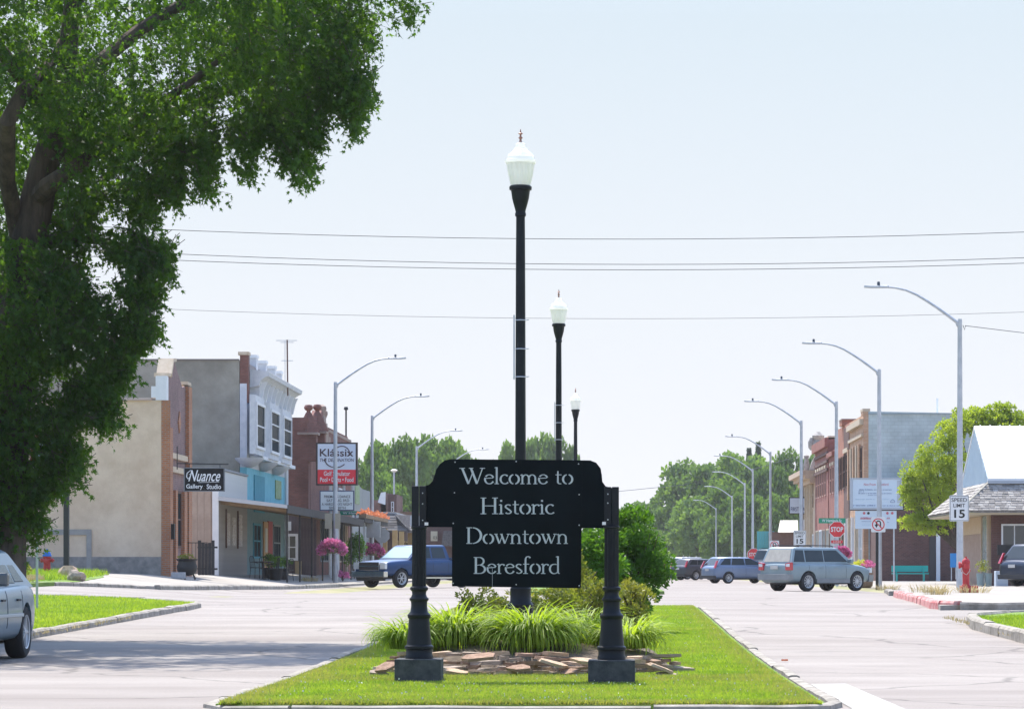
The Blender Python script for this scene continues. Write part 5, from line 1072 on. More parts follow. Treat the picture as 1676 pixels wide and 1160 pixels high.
MB().prism([(PX(1273,246),245.6,PZ(871,246)),(PX(1306,246),245.6,PZ(871,246)),(PX(1306,250),250,PZ(852,250)),(PX(1277,250),250,PZ(852,250))], (0,.1,.05)).build('roof', mat('beige_roof', (.46,.43,.36), (.52,.48,.41)), r6)
winY(r6, 245.98, PX(1266,246), PX(1272,246), 1.2, 3.0)
fk = empty('bank_sign', (PX(1308,232), 232, .4), 0, 'black framed white First Dakota sign with a small blue emblem over the low brown building', 'sign')
lx = lambda x: PX(x, 232)-fk.location.x; lz = lambda y: PZ(y, 232)-.4
cab = MB().box(lx(1291), lx(1336), -.2, .2, lz(841), lz(813)).build('cabinet', BLKF, fk)
MB().box(lx(1292.5), lx(1334.5), -.22, -.202, lz(839.5), lz(815)).build('white_face', mat('sign_face_white', (1,1,1)), cab)
NAVY = mat('navy_ink', (.03,.05,.16), rough=.5)
text(cab, 'FIRST DAKOTA', NAVY, lx(1294), lx(1333), lz(836.5), lz(829.5), -.235, off=.008)
text(cab, 'NATIONAL BANK', NAVY, lx(1312), lx(1332), lz(838.8), lz(837.3), -.235)
q = MB(); q.box(lx(1317.5), lx(1319.5), -.24, -.223, lz(827.5), lz(819)); q.prism([(lx(1316),-.24,lz(828.5)),(lx(1321.5),-.24,lz(828.5)),(lx(1320),-.24,lz(826.5)),(lx(1317.3),-.24,lz(826.5))],(0,.015,0)); q.lathe([(.001,-.238),(.10,-.236)], (lx(1318.5),0,lz(818.4)), 8, 'y'); q.build('emblem', NAVY, cab)['kind'] = 'stuff'
for x in (1309,): MB().box(lx(x), lx(x+1.5), -.08, .08, 0, lz(841)).build('sign_pole', GALV, fk)
MB().box(lx(1320), lx(1326), -.3, .3, 0, lz(848)).build('dark_pylon', mat('pylon_dark', (.07,.05,.05)), fk)
MB().box(lx(1311), lx(1319.5), -.25, -.2, lz(866), lz(850)).build('small_board', WHT, fk)
# billboard
YL = 160.0; bb = empty('message_sign', (PX(1434,YL), YL, .5), 0, 'large white framed lettered sign with a second lower panel behind the no U turn sign', 'sign')
lx = lambda x: PX(x, YL)-bb.location.x; lz = lambda y: PZ(y, YL)-.5
BFR = mat('sign_frame_grey', (.42,.46,.52), rough=.5)
cab = MB().box(lx(1391), lx(1480), -.16, .35, lz(835), lz(782)).build('cabinet', mat('cabinet_dark', (.04,.04,.055), rough=.5), bb)
fr = MB(); fr.box(lx(1391), lx(1477), -.22, -.162, lz(784.5), lz(782)); fr.box(lx(1391), lx(1477), -.22, -.162, lz(833.5), lz(830.5)); fr.box(lx(1391), lx(1395), -.22, -.162, lz(830.4), lz(784.6)); fr.box(lx(1473.5), lx(1477), -.22, -.162, lz(830.4), lz(784.6))
fr.build('frame', BFR, cab)
MB().box(lx(1395.2), lx(1473.3), -.19, -.17, lz(830.4), lz(784.6)).build('face', mat('pale_blue_face', (.56,.66,.76), rough=.5), cab)
RI = mat('red_ink', (.55,.14,.18)); BI = mat('faded_blue_ink', (.20,.27,.42)); BI2 = mat('faint_blue_ink', (.34,.50,.62))
text(cab, 'Not From Beresford', RI, lx(1413.5), lx(1453.5), lz(794.5), lz(790.5), -.2, off=.003)
def scribble(parent, x0, x1, y, h, mt, seed):       # print too small to read in the photograph
    rr = random.Random(seed); m = MB(); x = x0
    while x < x1:
        w_ = rr.uniform(.5, 1.1); 
        if rr.random() < .82: m.box(lx(x), lx(min(x+w_*.7, x1)), -.2, -.192, lz(y), lz(y-h*rr.uniform(.6, 1)))
        x += w_
    m.build('small_print', mt, parent)['kind'] = 'stuff'
for i, (a, b, y, h, m_) in enumerate(((1405.5,1418,802,2,BI),(1419,1434,802,1.8,BI),(1441,1459,802,1.6,BI),(1405,1414,805,1.8,BI),(1404.5,1434,808,1.8,BI),(1441,1459,808,1.4,BI),(1420,1444,810.5,.8,BI),(1399,1431,817.5,1.3,BI2),(1440,1454,817.5,1,BI2),(1396,1432,828,2.4,BI),(1442,1472,828,1.6,BI))): scribble(cab, a, b, y, h, m_, 60+i)
MB().box(lx(1467.5), lx(1473), -.2, -.191, lz(823), lz(786)).build('side_picture', mat('faded_picture', (.38,.42,.48), (.5,.55,.6), scale=6), cab)
MB().tube([(lx(1457),-.2,lz(822)),(lx(1464),-.2,lz(822)),(lx(1464),-.2,lz(820)),(lx(1460.6),-.2,lz(817)),(lx(1457),-.2,lz(820)),(lx(1457),-.2,lz(822))], .015, 4).build('tent_emblem', BI, cab)
lo = MB().box(lx(1399.5), lx(1467), -.12, -.06, lz(865), lz(835.5)).build('lower_panel', mat('pale_blue_face', (1,1,1)), bb)
for i, (a, b, y, h, m_) in enumerate(((1408,1428,849.5,4,RI),(1451,1456,849,3,RI),(1410,1426,853.5,1.4,BI),(1452,1455,855,1.3,BI),(1411,1424,859,1.2,BI2))): 
    rr = random.Random(90+i); m = MB(); x = a
    while x < b: m.box(lx(x), lx(x+.6), -.135, -.122, lz(y), lz(y-h*rr.uniform(.5, 1))); x += rr.uniform(.9, 1.4)
    m.build('small_print', m_, lo)['kind'] = 'stuff'
for x in (1414, 1421, 1452, 1460): MB().lathe([(.001,-.134),(.07,-.132)], (lx(x),0,lz(839.5)), 8, 'y').build('music_note', [RI, BLKF][x % 2], lo)
for x in (1405, 1462): MB().box(lx(x), lx(x+2.2), -.05, .05, 0, lz(835)).build('sign_leg', GALV, bb)
# service station with white gable roof and shake skirt
g = empty('roadside_shop', (0,0,0), 0, 'low brick and tan shop with white gable roof above a grey wood shingle skirt', 'building')
XG = 15.35; Ya, Yb_ = 128.0, 138.0; ze = PZ(786, Ya); zr_ = PZ(700, 133); sk = PZ(836, 126.6)
WR = mat('white_metal_roof', (.76,.78,.80), rough=.5)
ro = MB(); ro.prism([(XG,Ya-.15,ze),(XG,133,zr_),(XG,133,zr_+.08),(XG,Ya-.15,ze+.08)], (14,0,0)); ro.prism([(XG,133.01,zr_),(XG,Yb_+.1,ze),(XG,Yb_+.1,ze+.08),(XG,133.01,zr_+.08)], (14,0,0)); ro.build('roof', WR, g)['kind'] = 'stuff'
MB().prism([(XG+.03,Ya,ze-.35),(XG+.03,Yb_,ze-.35),(XG+.03,Yb_,ze-.02),(XG+.03,133,zr_-.05),(XG+.03,Ya,ze-.02)], (13.5,0,0)).build('gable', mat('pale_blue_metal', (.50,.60,.68), (.54,.64,.71), rough=.6), g)
me = MB().prism([(0,Ya-.14,ze+.082),(0,133,zr_+.082),(0,133,zr_+.125),(0,Ya-.14,ze+.125)], (.03,0,0)).mesh('roof_seam', WR)
for k in range(14): o = link('roof_seam', me, g); o.location = (XG+.25+k*.42, 0, 0)
for k in range(23):
    y = Ya+.25+k*.42; zt_g = ze+(zr_-ze)*(1-abs(y-133)/5.0)-.12
    MB().box(XG+.0, XG+.028, y, y+.035, ze-.3, max(ze-.2, zt_g)).build('wall_seam', mat('pale_blue_metal', (1,1,1)), g)
MB().box(XG-.02, XG+14, Ya-.2, Ya-.003, ze-.13, ze-.003).build('eave_fascia', mat('grey_fascia', (.40,.43,.48)), g)
MB().box(XG-.05, XG+14, Ya-.18, Ya-.16, ze-.02, ze+.09).build('eave_flashing', WR, g)
SHN = [mat('shake_grey', (.26,.24,.225), (.40,.375,.35), rough=.95, scale=9, bump=.5, stretch=(1,.3,1)), mat('shake_pale', (.34,.315,.29), (.50,.47,.43), rough=.95, scale=9, bump=.5), mat('shake_dark', (.18,.165,.155), (.30,.28,.26), rough=.95, scale=9, bump=.5)]
zt_s = ze-.14; P0 = Vector((14.05,126.6,sk)); vf = Vector((0, Ya-126.6-.02, zt_s-sk)); vl = Vector((XG-14.05, 0, zt_s-sk))
MB().prism([(14.05,126.6,sk),(29,126.6,sk),(29,Ya-.02,zt_s),(XG,Ya-.02,zt_s)], (0,.0,-.06)).build('skirt_deck', SHN[2], g)
MB().prism([(14.05,126.6,sk),(XG,Ya-.02,zt_s),(XG,Yb_,zt_s),(14.05,Yb_+1.4,sk)], (0,0,-.06)).build('skirt_deck', SHN[2], g)
kx = (XG-14.05)/vf.length
shingles(g, P0, (1,0,0), vf, 5.4, vf.length, .235, .155, SHN, 3, hip=lambda t: (t*kx, 5.3), lift=.03, th=.028)
ky = (Ya-126.6)/vl.length
shingles(g, (14.05,Yb_+1.4,sk), (0,-1,0), vl, 12.8, vl.length, .6, .22, SHN, 4, hip=lambda t: (t*.8, 12.75-t*ky), lift=.03, th=.028)
MB().tube([P0+Vector((0,0,.04)), Vector((XG,Ya-.02,zt_s+.04))], .05, 6).build('hip_cap', mat('hip_tan', (.46,.42,.33)), g)
MB().box(14.1, 29, 126.7, Yb_+1.3, sk-.13, sk-.065).build('soffit', mat('cream_soffit', (.56,.48,.36)), g)
TANP = mat('tan_panel', (.47,.36,.235), (.52,.41,.28), rough=.9); TANB = mat('tan_brick_panel', (.31,.225,.175), (.36,.27,.215), rough=.95)
zg = .38
MB().box(XG+.1, 27, Ya+.4, Yb_, zg-.6, sk-.132).build('core_wall', TANP, g)
XW = XG+.09
MB().box(XW-.06, XW, 130.7, 137.4, PZ(874,133), sk-.15).build('upper_panel', TANP, g)
MB().box(XW-.05, XW, 130.75, 137.3, zg, PZ(874,133)-.01).build('lower_panel', TANB, g)
gw = MB().box(XW-.03, XW+.0, 128.55, 130.5, zg, sk-.15).build('glass_strip', mat('shop_glass', (.12,.17,.17), (.16,.21,.20), rough=.25, spec=.2), g)
for y in (128.42,130.55): MB().box(XW-.08, XW+.0, y, y+.10, zg, sk-.14).build('glass_frame', BUFF, g)
MB().box(XG+.16, 27, Ya+.05, Ya+.38, zg-.6, sk-.134).build('brick_front', DKBR, g)
winY(g, Ya+.045, PX(1639,Ya), PX(1682,Ya), PZ(898,Ya), PZ(857,Ya), fr=WHT, mull=1, fw=.07)
MB().box(PX(1640,Ya), PX(1643,Ya), Ya-.05, Ya+.045, zg, PZ(899,Ya)).build('white_post', WHT, g)
tag(MB().box(PX(1632,126), PX(1658,126), 125.9, 126.0, PZ(908,126), PZ(891,126)).build('black_board', BLKF), 'black rectangular board in front of the brick shop behind the dark SUV', 'board')
MB().box(PX(1643,126), PX(1645,126), 125.94, 125.98, .4, PZ(908,126)).build('stake', GALV, bpy.data.objects['black_board'])
tag(MB().box(PX(1630,124), PX(1650,124), 124, 124.6, GZ(16,124), PZ(934,124)).build('concrete_block', mat('pale_block', (.42,.49,.58), (.5,.56,.62), rough=.9, scale=4), bevel=.02), 'pale painted concrete block at the foot of the brick shop beside the dark SUV', 'block')
bp = empty('grey_planter', (PX(1611,122), 122, GZ(14,122)+.1), 0, 'pair of grey green pots with wispy plants in front of the brick shop', 'planter')
for q in (-.16,.16): MB().lathe([(.12,0),(.15,.5),(.16,.52),(.12,.5)], (q,0,0), 12).build('pot', mat('pot_grey', (.25,.32,.32)), bp)
rs = np.random.RandomState(31); p_, d_ = blob_points(rs, 300, (.34,.2,.4), 10, .4); p_[:, 2] += .75
link('plant', leaf_mesh('plant', p_, rs.uniform(.04,.09,300), d_, .8, OVAL, L_SPI, rs), bp)['kind'] = 'stuff'
# bench
YN = 170; bn = empty('park_bench', (PX(1460,YN), YN, GZ(15,YN)+.1), 0, 'teal painted bench standing against the dark brick wall', 'bench')
TE = mat('teal_paint', (.0,.32,.30), rough=.5); W = PX(1520,YN)-PX(1460,YN)
MB().box(0,W,.3,.36,.52,.86).build('backrest', TE, bn); MB().box(0,W,-.15,.25,.40,.46).build('seat', TE, bn)
for x in (.22, W-.3):
    MB().box(x,x+.08,-.12,.22,0,.395).build('leg', TE, bn); MB().box(x,x+.08,.24,.295,.3,.8).build('back_support', TE, bn)
# hydrants
RED = mat('hydrant_red', (.42,.02,.03), (.52,.05,.05), rough=.55, scale=8)
def hydrant(loc, s, lb, cap, base=False, rot=0):
    r = empty('fire_hydrant', loc, rot, lb, 'fire hydrant'); r.scale = (s,)*3
    MB().lathe([(.17,0),(.17,.04),(.12,.05),(.115,.12),(.13,.13),(.13,.16),(.11,.17),(.105,.46),(.13,.48),(.13,.52)], (0,0,0), 18).build('barrel', RED, r, smooth=True)
    MB().lathe([(.145,.52),(.15,.55),(.13,.58),(.11,.64),(.06,.69),(.03,.70),(.03,.75),(.01,.76)], (0,0,0), 18).build('bonnet', cap, r, smooth=True)
    for a in (1, -1): MB().lathe([(.055,.08),(.055,.15),(.07,.155),(.07,.19),(.03,.20),(.03,.23)], (0,0,.40), 10, M=Matrix.Rotation(a*math.pi/2, 4, 'Y')).build('side_outlet', RED, r)
    MB().lathe([(.075,.08),(.075,.15),(.09,.155),(.09,.20),(.03,.21)], (0,0,.38), 12, M=Matrix.Rotation(math.pi/2, 4, 'X')).build('front_outlet', RED, r)
    return r
hydrant((PX(77,98),98,GZ(-17.7,98)+.14), 1.0, 'red fire hydrant with a blue bonnet in the rough grass on the left', mat('hydrant_blue', (.02,.14,.50), rough=.5))
YH = 91; hz = GZ(10,YH)+.10
hr = empty('fire_hydrant', (PX(1581,YH), YH, hz), 0, 'tall all red fire hydrant on a square red base beside the right light pole', 'fire hydrant')
MB().box(-.16,.33,-.25,.25,0,.20).build('square_base', RED, hr, bevel=.015)
MB().lathe([(.12,.2),(.12,.23),(.10,.24),(.105,.60),(.135,.61),(.135,.68),(.115,.69),(.11,.85),(.12,.86),(.12,.90),(.10,.95),(.05,1.0),(.03,1.0),(.03,1.05)], (0,0,0), 18).build('barrel', RED, hr, smooth=True)
MB().lathe([(.07,.06),(.07,.15),(.10,.16),(.10,.21),(.04,.22)], (0,0,.80), 12, M=Matrix.Rotation(-math.pi/2, 4, 'Y')).build('pumper_outlet', RED, hr)
MB().lathe([(.06,.08),(.06,.14),(.075,.15),(.075,.19),(.03,.2)], (0,0,.76), 12, M=Matrix.Rotation(math.pi/2, 4, 'X')).build('front_outlet', RED, hr)
MB().tube([(-.15,-.1,.72),(-.10,-.16,.58),(.0,-.17,.52),(.08,-.15,.62),(.1,-.13,.70)], .012, 5).build('chain', mat('chain_pale', (.5,.42,.38)), hr)
# ------------------------------------------------------------ traffic signs
STR = mat('sign_red', (.60,.02,.03), (.66,.04,.05), rough=.45); SWH = mat('sign_white', (.72,.73,.74), rough=.5); SBK = mat('sign_black_ink', (.02,.02,.02))
def plate(name, cx, cy, w_, h_, Y, lb, mt=SWH, back=GALV):
    X, Z = PX(cx, Y), PZ(cy, Y); s = Y/F
    r = empty(name, (X, Y, Z), 0, lb, 'traffic sign'); W, H = w_*s/2, h_*s/2
    MB().prism([(-W+.03,0,-H),(W-.03,0,-H),(W,0,-H+.03),(W,0,H-.03),(W-.03,0,H),(-W+.03,0,H),(-W,0,H-.03),(-W,0,-H+.03)], (0,.006,0)).build('plate', mt, r)
    return r, W, H
def post(r, Y, dx=0, h0=None, mt=GALV, w_=.03):
    z0 = GZ(r.location.x, Y)+.05-r.location.z
    MB().box(dx-w_, dx+w_, .012, .012+w_*1.6, z0, (h0 if h0 is not None else .1)).build('post', mt, r)
def border(r, W, H, m, mt, t=.02, y=-.006):
    b = MB(); b.box(-W+m, W-m, y, y+.004, H-m-t, H-m); b.box(-W+m, W-m, y, y+.004, -H+m, -H+m+t); b.box(-W+m, -W+m+t, y, y+.004, -H+m+t, H-m-t); b.box(W-m-t, W-m, y, y+.004, -H+m+t, H-m-t); b.build('border', mt, r)
def speed_sign(cx, cy, w_, h_, Y, lb):
    r, W, H = plate('speed_limit_sign', cx, cy, w_, h_, Y, lb); border(r, W, H, .02, SBK, .012)
    text(r, 'SPEED', SBK, -W*.80, W*.80, H*.50, H*.80, -.008, off=.006); text(r, 'LIMIT', SBK, -W*.60, W*.60, H*.08, H*.36, -.008, off=.006)
    text(r, '15', SBK, -W*.52, W*.58, -H*.74, -H*.10, -.008, off=.022)
    for q in (-1, 1): MB().box(-.10,.10,.008,.02,q*H*.6-.02,q*H*.6+.02).build('strap', GALV, r)
    return r
speed_sign(1570, 831.5, 32, 42.5, 106.3, 'large black on white SPEED LIMIT 15 sign on the nearest right light pole')
s2 = speed_sign(1309, 880, 20.5, 25, 168, 'smaller SPEED LIMIT 15 sign just above the roof of the grey SUV'); post(s2, 168, h0=.3)
def ring(r, rad, t, mt, y, n=28, name='ring'):
    vs = []; 
    for j in range(n):
        a = 2*math.pi*j/n; vs += [(rad*math.cos(a), y, rad*math.sin(a)), ((rad-t)*math.cos(a), y, (rad-t)*math.sin(a))]
    MB().add(vs, [(2*j, 2*((j+1) % n), 2*((j+1) % n)+1, 2*j+1) for j in range(n)]).build(name, mt, r)
def strip(pts, w_, y):
    P2 = [Vector(p) for p in pts]; vs = []
    for i, p in enumerate(P2):
        t = (P2[min(i+1, len(P2)-1)]-P2[max(i-1, 0)]).normalized(); n_ = Vector((-t.y, t.x))*w_/2; vs += [(p.x+n_.x, y, p.y+n_.y), (p.x-n_.x, y, p.y-n_.y)]
    return MB().add(vs, [(2*i, 2*i+1, 2*i+3, 2*i+2) for i in range(len(P2)-1)])
def uturn(cx, cy, w_, h_, Y, lb):
    r, W, H = plate('no_u_turn_sign', cx, cy, w_, h_, Y, lb); s = W
    m = strip([(.30*s,-.42*s),(.30*s,.20*s)]+[((.02+.28*math.cos(a))*s, (.22+.28*math.sin(a))*s) for a in [i*math.pi/8 for i in range(9)]]+[(-.26*s,-.05*s)], .17*s, -.004)
    m.add([(-.52*s,-.0041,-.02*s),(.0*s,-.0041,-.02*s),(-.26*s,-.0041,-.45*s)], [(0,1,2)]); m.build('arrow', SBK, r)
    ring(r, .88*s, .14*s, STR, -.008); strip([(-.56*s,.56*s),(.56*s,-.56*s)], .13*s, -.009).build('slash', STR, r); return r
u1 = uturn(1437.5, 858, 23.5, 25, 130.8, 'square NO U TURN sign on the second right light pole')
MB().box(-.10,.02,.10,.16,GZ(11,131)-u1.location.z,.2).build('black_post', BLKF, u1)
u2 = uturn(1267.5, 892, 15.5, 15.5, 176, 'small NO U TURN sign half hidden behind the grey SUV'); post(u2, 176)
def stop(cx, cy, d_, Y, lb, back=False):
    r = empty('stop_sign', (PX(cx,Y), Y, PZ(cy,Y)), 0, lb, 'stop sign'); R_ = d_*Y/F/2/math.cos(math.pi/8)
    oc = lambda q, y: [(q*math.cos(math.pi/8+k*math.pi/4), y, q*math.sin(math.pi/8+k*math.pi/4)) for k in range(8)]
    MB().prism(oc(R_, 0), (0,.006,0)).build('plate', GREYB if back else SWH, r)
    if not back:
        MB().add(oc(R_*.93, -.005), [tuple(range(8))]).build('red_face', STR, r)
        text(r, 'STOP', SWH, -R_*.72, R_*.72, -R_*.28, R_*.30, -.010, off=.03)
    post(r, Y, h0=R_*.8); return r
s1 = stop(1370, 866, 26, 150, 'red STOP sign partly behind the third right light pole'); W = .28
MB().box(-W, W, -.004, .004, -.66, -.52).build('supplementary_plate', STR, s1); text(s1, '4-WAY', SWH, -W*.7, W*.7, -.64, -.55, -.008, name='lettering')
stop(1233.5, 907, 20, 235, 'distant red STOP sign above the blue hatchback, partly behind a light pole')
stop(625.5, 876, 24, 178, 'grey back of a stop sign between the second left light pole and the blue pickup', True)
bx = MB().box(PX(599,171), PX(621,171), 171.4, 171.75, PZ(879,171), PZ(853,171)).build('signal_cabinet', GREYB); tag(bx, 'grey sign panel seen from behind, fixed to the second left light pole', 'sign')
street_sign(1340, 1384, 847.5, 856, 150.5, 'W Hemlock St', 'green street name blade above the right stop sign', .12, .85)
tag(MB().box(PX(58.5,60), PX(62,60), 60, 60.04, GZ(-11,60)+.1, PZ(862,60)).build('sign_post', GALV), 'thin bare galvanised sign post on the left lawn beside the silver car', 'post')
gp = empty('black_pole_sign', (PX(109,100), 100, GZ(-17,100)+.1), 0, 'tall square black pole carrying a red bordered sign half hidden by the maple leaves', 'sign')
lx = lambda x: PX(x, 100)-gp.location.x; lz = lambda y: PZ(y, 100)-gp.location.z
MB().box(lx(104.5), lx(113), -.08, .08, 0, lz(700)).build('pole', mat('pole_black_brown', (.03,.028,.032), rough=.6), gp)
MB().box(lx(50), lx(103), -.1, .1, lz(756), lz(713)).build('upper_sign', mat('sign_face_red', (1,1,1)), gp, bevel=.06)
MB().box(lx(54), lx(99.5), -.115, -.102, lz(752), lz(721)).build('upper_face', mat('sign_face_white', (1,1,1)), gp)
MB().box(lx(50), lx(103), -.08, .08, lz(816), lz(787)).build('lower_sign', mat('sign_face_white', (1,1,1)), gp)
MB().box(lx(52), lx(84), -.092, -.082, lz(802), lz(792)).build('pink_strip', mat('pale_red_strip', (.62,.25,.28)), gp)
# ------------------------------------------------------------ flower baskets and beds
def basket(x, y, w_, h_, Y, lb, mt=L_PINK, n=1600):
    X, Z = PX(x, Y), PZ(y, Y); r = empty('flower_basket', (X, Y, Z), 0, lb, 'flower basket', 'pink flower baskets on the light poles'); s = w_*Y/F/2*.88
    MB().lathe([(.12,-.38*s),(.35*s,-.32*s),(.52*s,-.02*s),(.5*s,.0)], (0,-.2,0), 14).build('basket', mat('coir_brown', (.12,.09,.06), (.2,.15,.1), scale=9), r)
    rs = np.random.RandomState(int(x)); c = np.array([(-.48,0,.1),(.48,0,.1),(-.25,-.2,.28),(.28,-.2,.27),(0,-.3,.1),(-.7,0,-.14),(.7,0,-.14),(0,.2,.2)])*s
    i = rs.randint(0, 8, n); d_ = rs.normal(size=(n, 3)); d_ /= np.linalg.norm(d_, axis=1)[:, None]; p_ = c[i]+d_*s*rs.uniform(.16, .33, (n, 1)); p_[:, 1] -= .2
    o = link('flowers', leaf_mesh('flowers', p_, rs.uniform(.07,.12,n), d_, .5, QUAD, mt, rs), r); o['kind'] = 'stuff'
    m = 500; p_ = c[rs.randint(0, 8, m)]*.9+rs.normal(size=(m, 3))*s*.14; p_[:, 1] -= .15; p_[:, 2] -= .1*s
    link('leaves', leaf_mesh('leaves', p_, rs.uniform(.06,.1,m), rs.normal(size=(m, 3)), .8, OVAL, L_BUSH, rs), r)['kind'] = 'stuff'
    MB().tube([(0,.0,-.1),(0,-.25,-.15)], .02, 5).build('hook_arm', BLKF, r); return r
basket(544.5, 896, 56, 28, 140.2, 'pink petunia basket on the nearest left light pole')
basket(610, 901, 46, 24, 171, 'pink petunia basket on the second left light pole above the pickup bonnet')
basket(1376, 904, 38, 28, 153, 'pink petunia basket behind the grey SUV on the third right light pole')
bf = empty('barrel_planter', (PX(1413,134), 134, GZ(10.7,134)+.1), 0, 'brown barrel planter with yellow and pink flowers behind the nose of the grey SUV', 'planter')
MB().lathe([(.30,0),(.40,.1),(.44,.5),(.40,.85),(.36,.85)], (0,0,0), 16).build('barrel', mat('barrel_brown', (.20,.13,.085), (.28,.19,.13), scale=6, stretch=(4,4,.5)), bf)
for mt_, dx, nm in ((L_YLW,-.26,'yellow_flowers'),(L_PINK,.16,'pink_flowers')):
    rs = np.random.RandomState(int(90+dx*10)); p_, d_ = blob_points(rs, 500, (.36,.36,.2), 9, .45); p_[:, 2] += 1.0; p_[:, 0] += dx
    link(nm, leaf_mesh(nm, p_, rs.uniform(.05,.09,500), d_, .6, QUAD, mt_, rs), bf)['kind'] = 'stuff'
bush('potted_flowers', 'small pink flower clump at the kerb beside the pickup bumper', 'plant', PX(561,150), 150, GZ(-12.9,150)+.09, (.28,.28,.26), 500, .07, L_PINK, 61, tpl=QUAD, nb=8, br=.45)
bush('green_vine', 'dark green climbing plant on the awning post left of the pickup', 'plant', PX(580,165), 165, GZ(-13.6,165)+.09, (.6,.5,1.3), 2600, .10, L_BUSH, 62, nb=20, br=.4)
bush('corner_shrub', 'olive shrub at the far left behind the silver car', 'shrub', PX(12,75), 75, GZ(-14,75)+.05, (.55,.55,.5), 2200, .06, L_SPI, 63, nb=24)
for x, Y, w_, lb in ((505,136.5,.5,'dry straw weeds on the left kerb below the porch'),(1452,118,.45,'dry straw weeds at the foot of the second right light pole'),(1520,92,.6,'dry straw weeds between the red kerb and the right light pole'),(1590,90.3,.55,'dry straw weeds around the base of the tall red hydrant'),(1535,84,.4,'small dry weeds behind the red kerb end')):
    X = PX(x, Y); clump(lb, X, Y, 130, .34, int(x), L_STRAW, .008, .6, z=GZ(X, Y)+.1, name='dry_weeds', cat='weeds', group=None, base=w_)
# boulders by the left hydrant
for x, Y, s_, lb in ((116,92,.55,'larger pale boulder right of the black pole at the grass edge'),(124,90,.42,'smaller grey boulder at the tip of the rough grass')):
    bm = bmesh.new(); bmesh.ops.create_icosphere(bm, subdivisions=2, radius=.5)
    for v in bm.verts: v.co += v.co.normalized()*mnoise.noise(v.co*2.2+Vector((x,0,0)))*.22
    me = bpy.data.meshes.new('boulder'); bm.to_mesh(me); bm.free(); me.materials.append(ST[0 if s_ > .5 else 1]); o = link('boulder', me, None, (PX(x,Y), Y, GZ(PX(x,Y),Y)+.22)); o.scale = (s_*1.3, s_, s_*.9); tag(o, lb, 'rock')
# ------------------------------------------------------------ trees
def far_tree_mesh(seed, n, radii, size, mt=L_FAR, nb=46, br=.26, tpl=QUAD, low=-.85):
    rs = np.random.RandomState(seed); p, d_ = blob_points(rs, n, radii, nb, br, .8, low); return leaf_mesh('crown', p, rs.uniform(.6,1.3,n)*size, d_, .8, tpl, mt, rs)
def far_trunk(h, r, seed):
    m = MB(); rr = random.Random(seed); m.tube([(0,0,0),(.05,0,h*.4),(rr.uniform(-.3,.3),.1,h*.75),(rr.uniform(-.6,.6),.2,h*1.2)], [r,r*.8,r*.6,r*.3], 8)
    for k in range(6):
        a = rr.uniform(0,6.28); l = h*rr.uniform(.4,.7); z = h*rr.uniform(.5,.85); m.tube([(0,0,z),(math.cos(a)*l*.5,math.sin(a)*l*.5,z+l*.5),(math.cos(a)*l,math.sin(a)*l,z+l*.8)], [r*.45,r*.3,r*.1], 6)
    return m.mesh('trunk', BARK, True)
CROWN = [far_tree_mesh(200+k, 8000, (1,1,1), .085) for k in range(4)]; TRK = [far_trunk(1, .07, k) for k in range(2)]
def ftree(x, ytop, Y, wpx, lb, k=0, ybot=None, group=None, name='leafy_tree'):
    Y += 150 if x > 1000 else 60; wpx *= 1.25
    X = PX(x, Y); b = GZ(X, min(Y, 400))-.1; top = PZ(ytop, Y); h = top-b; rx = wpx*Y/F/2; zl_ = h*.03 if ybot is None else max(.3, PZ(ybot, Y)-b)
    r = empty(name, (X, Y, b), 0, lb, 'tree', group); rz_ = (h-zl_)/2
    c = link('crown', CROWN[k % 4], r); c['kind'] = 'stuff'; c.location = (0,0,zl_+rz_); c.scale = (rx*1.12, rx*.9, rz_*1.12); c.rotation_euler = (0,0,R.uniform(0,6.28) if rx*.9 > .95*rx else 0)
    t = link('trunk', TRK[k % 2], r); hh = (zl_+rz_)*.95; t.scale = (hh*.8, hh*.8, hh)
    return r
left = [(605,735,300,70),(640,712,330,95),(690,710,345,85),(668,728,320,80),(725,722,370,95),(770,738,395,80),(748,735,360,70),(590,765,280,60),(800,760,420,70),(622,760,290,70)]
lbl = ['tree directly right of the bar sign, at the left end of the row','broad bright tree behind the second left light pole','bright tree behind the third left light pole, highest of the left row','rounded tree between the second and third left light poles','hazy tree just above the left shoulder of the sign','hazy tree right of the left shoulder of the sign','tree top peeking over the left shoulder of the sign','dense tree low behind the grey sided building','farthest hazy tree at the right end of the left row','tree behind the stepped brick block, lower than its neighbours']
for i, (a, l) in enumerate(zip(left, lbl)): ftree(*a, l, i)
ftree(845, 712, 430, 62, 'hazy tree just left of the tallest lamp post above the sign', 1); ftree(885, 707, 430, 70, 'hazy tree between the two nearest lamp posts above the sign', 2); ftree(920, 728, 430, 50, 'hazy tree right of the middle lamp post above the sign', 3)
right = [(1225,730,330,120),(1175,752,340,110),(1130,765,350,110),(1092,790,380,90),(1062,815,400,70),(1200,790,300,95),(1150,820,320,100),(1105,845,330,90),(1230,800,285,80),(1262,760,300,70),(1298,748,310,80),(1330,745,320,70),(1280,800,280,60),(1070,850,350,70),(1180,850,290,60),(1310,790,285,60)]
lbr = ['tallest broad tree of the right row behind the sixth light pole','full tree left of the tallest right tree','sloping shoulder tree in the middle of the right row','smaller tree towards the left end of the right row','lowest tree at the left tip of the right row','darker nearer tree in front of the tallest right tree','darker nearer tree below the middle of the right row','nearer low tree above the parked cars, right of the round bush','dark tree behind the fifth light pole','tree right of the fifth light pole','bright tree between the fourth light pole and the cream building','tree top behind the roof statue','tree directly above the beige roof','low tree next to the round green bush','low dark tree above the blue hatchback','tree behind the bank sign']
for i, (a, l) in enumerate(zip(right, lbr)): ftree(*a, l, i+1)
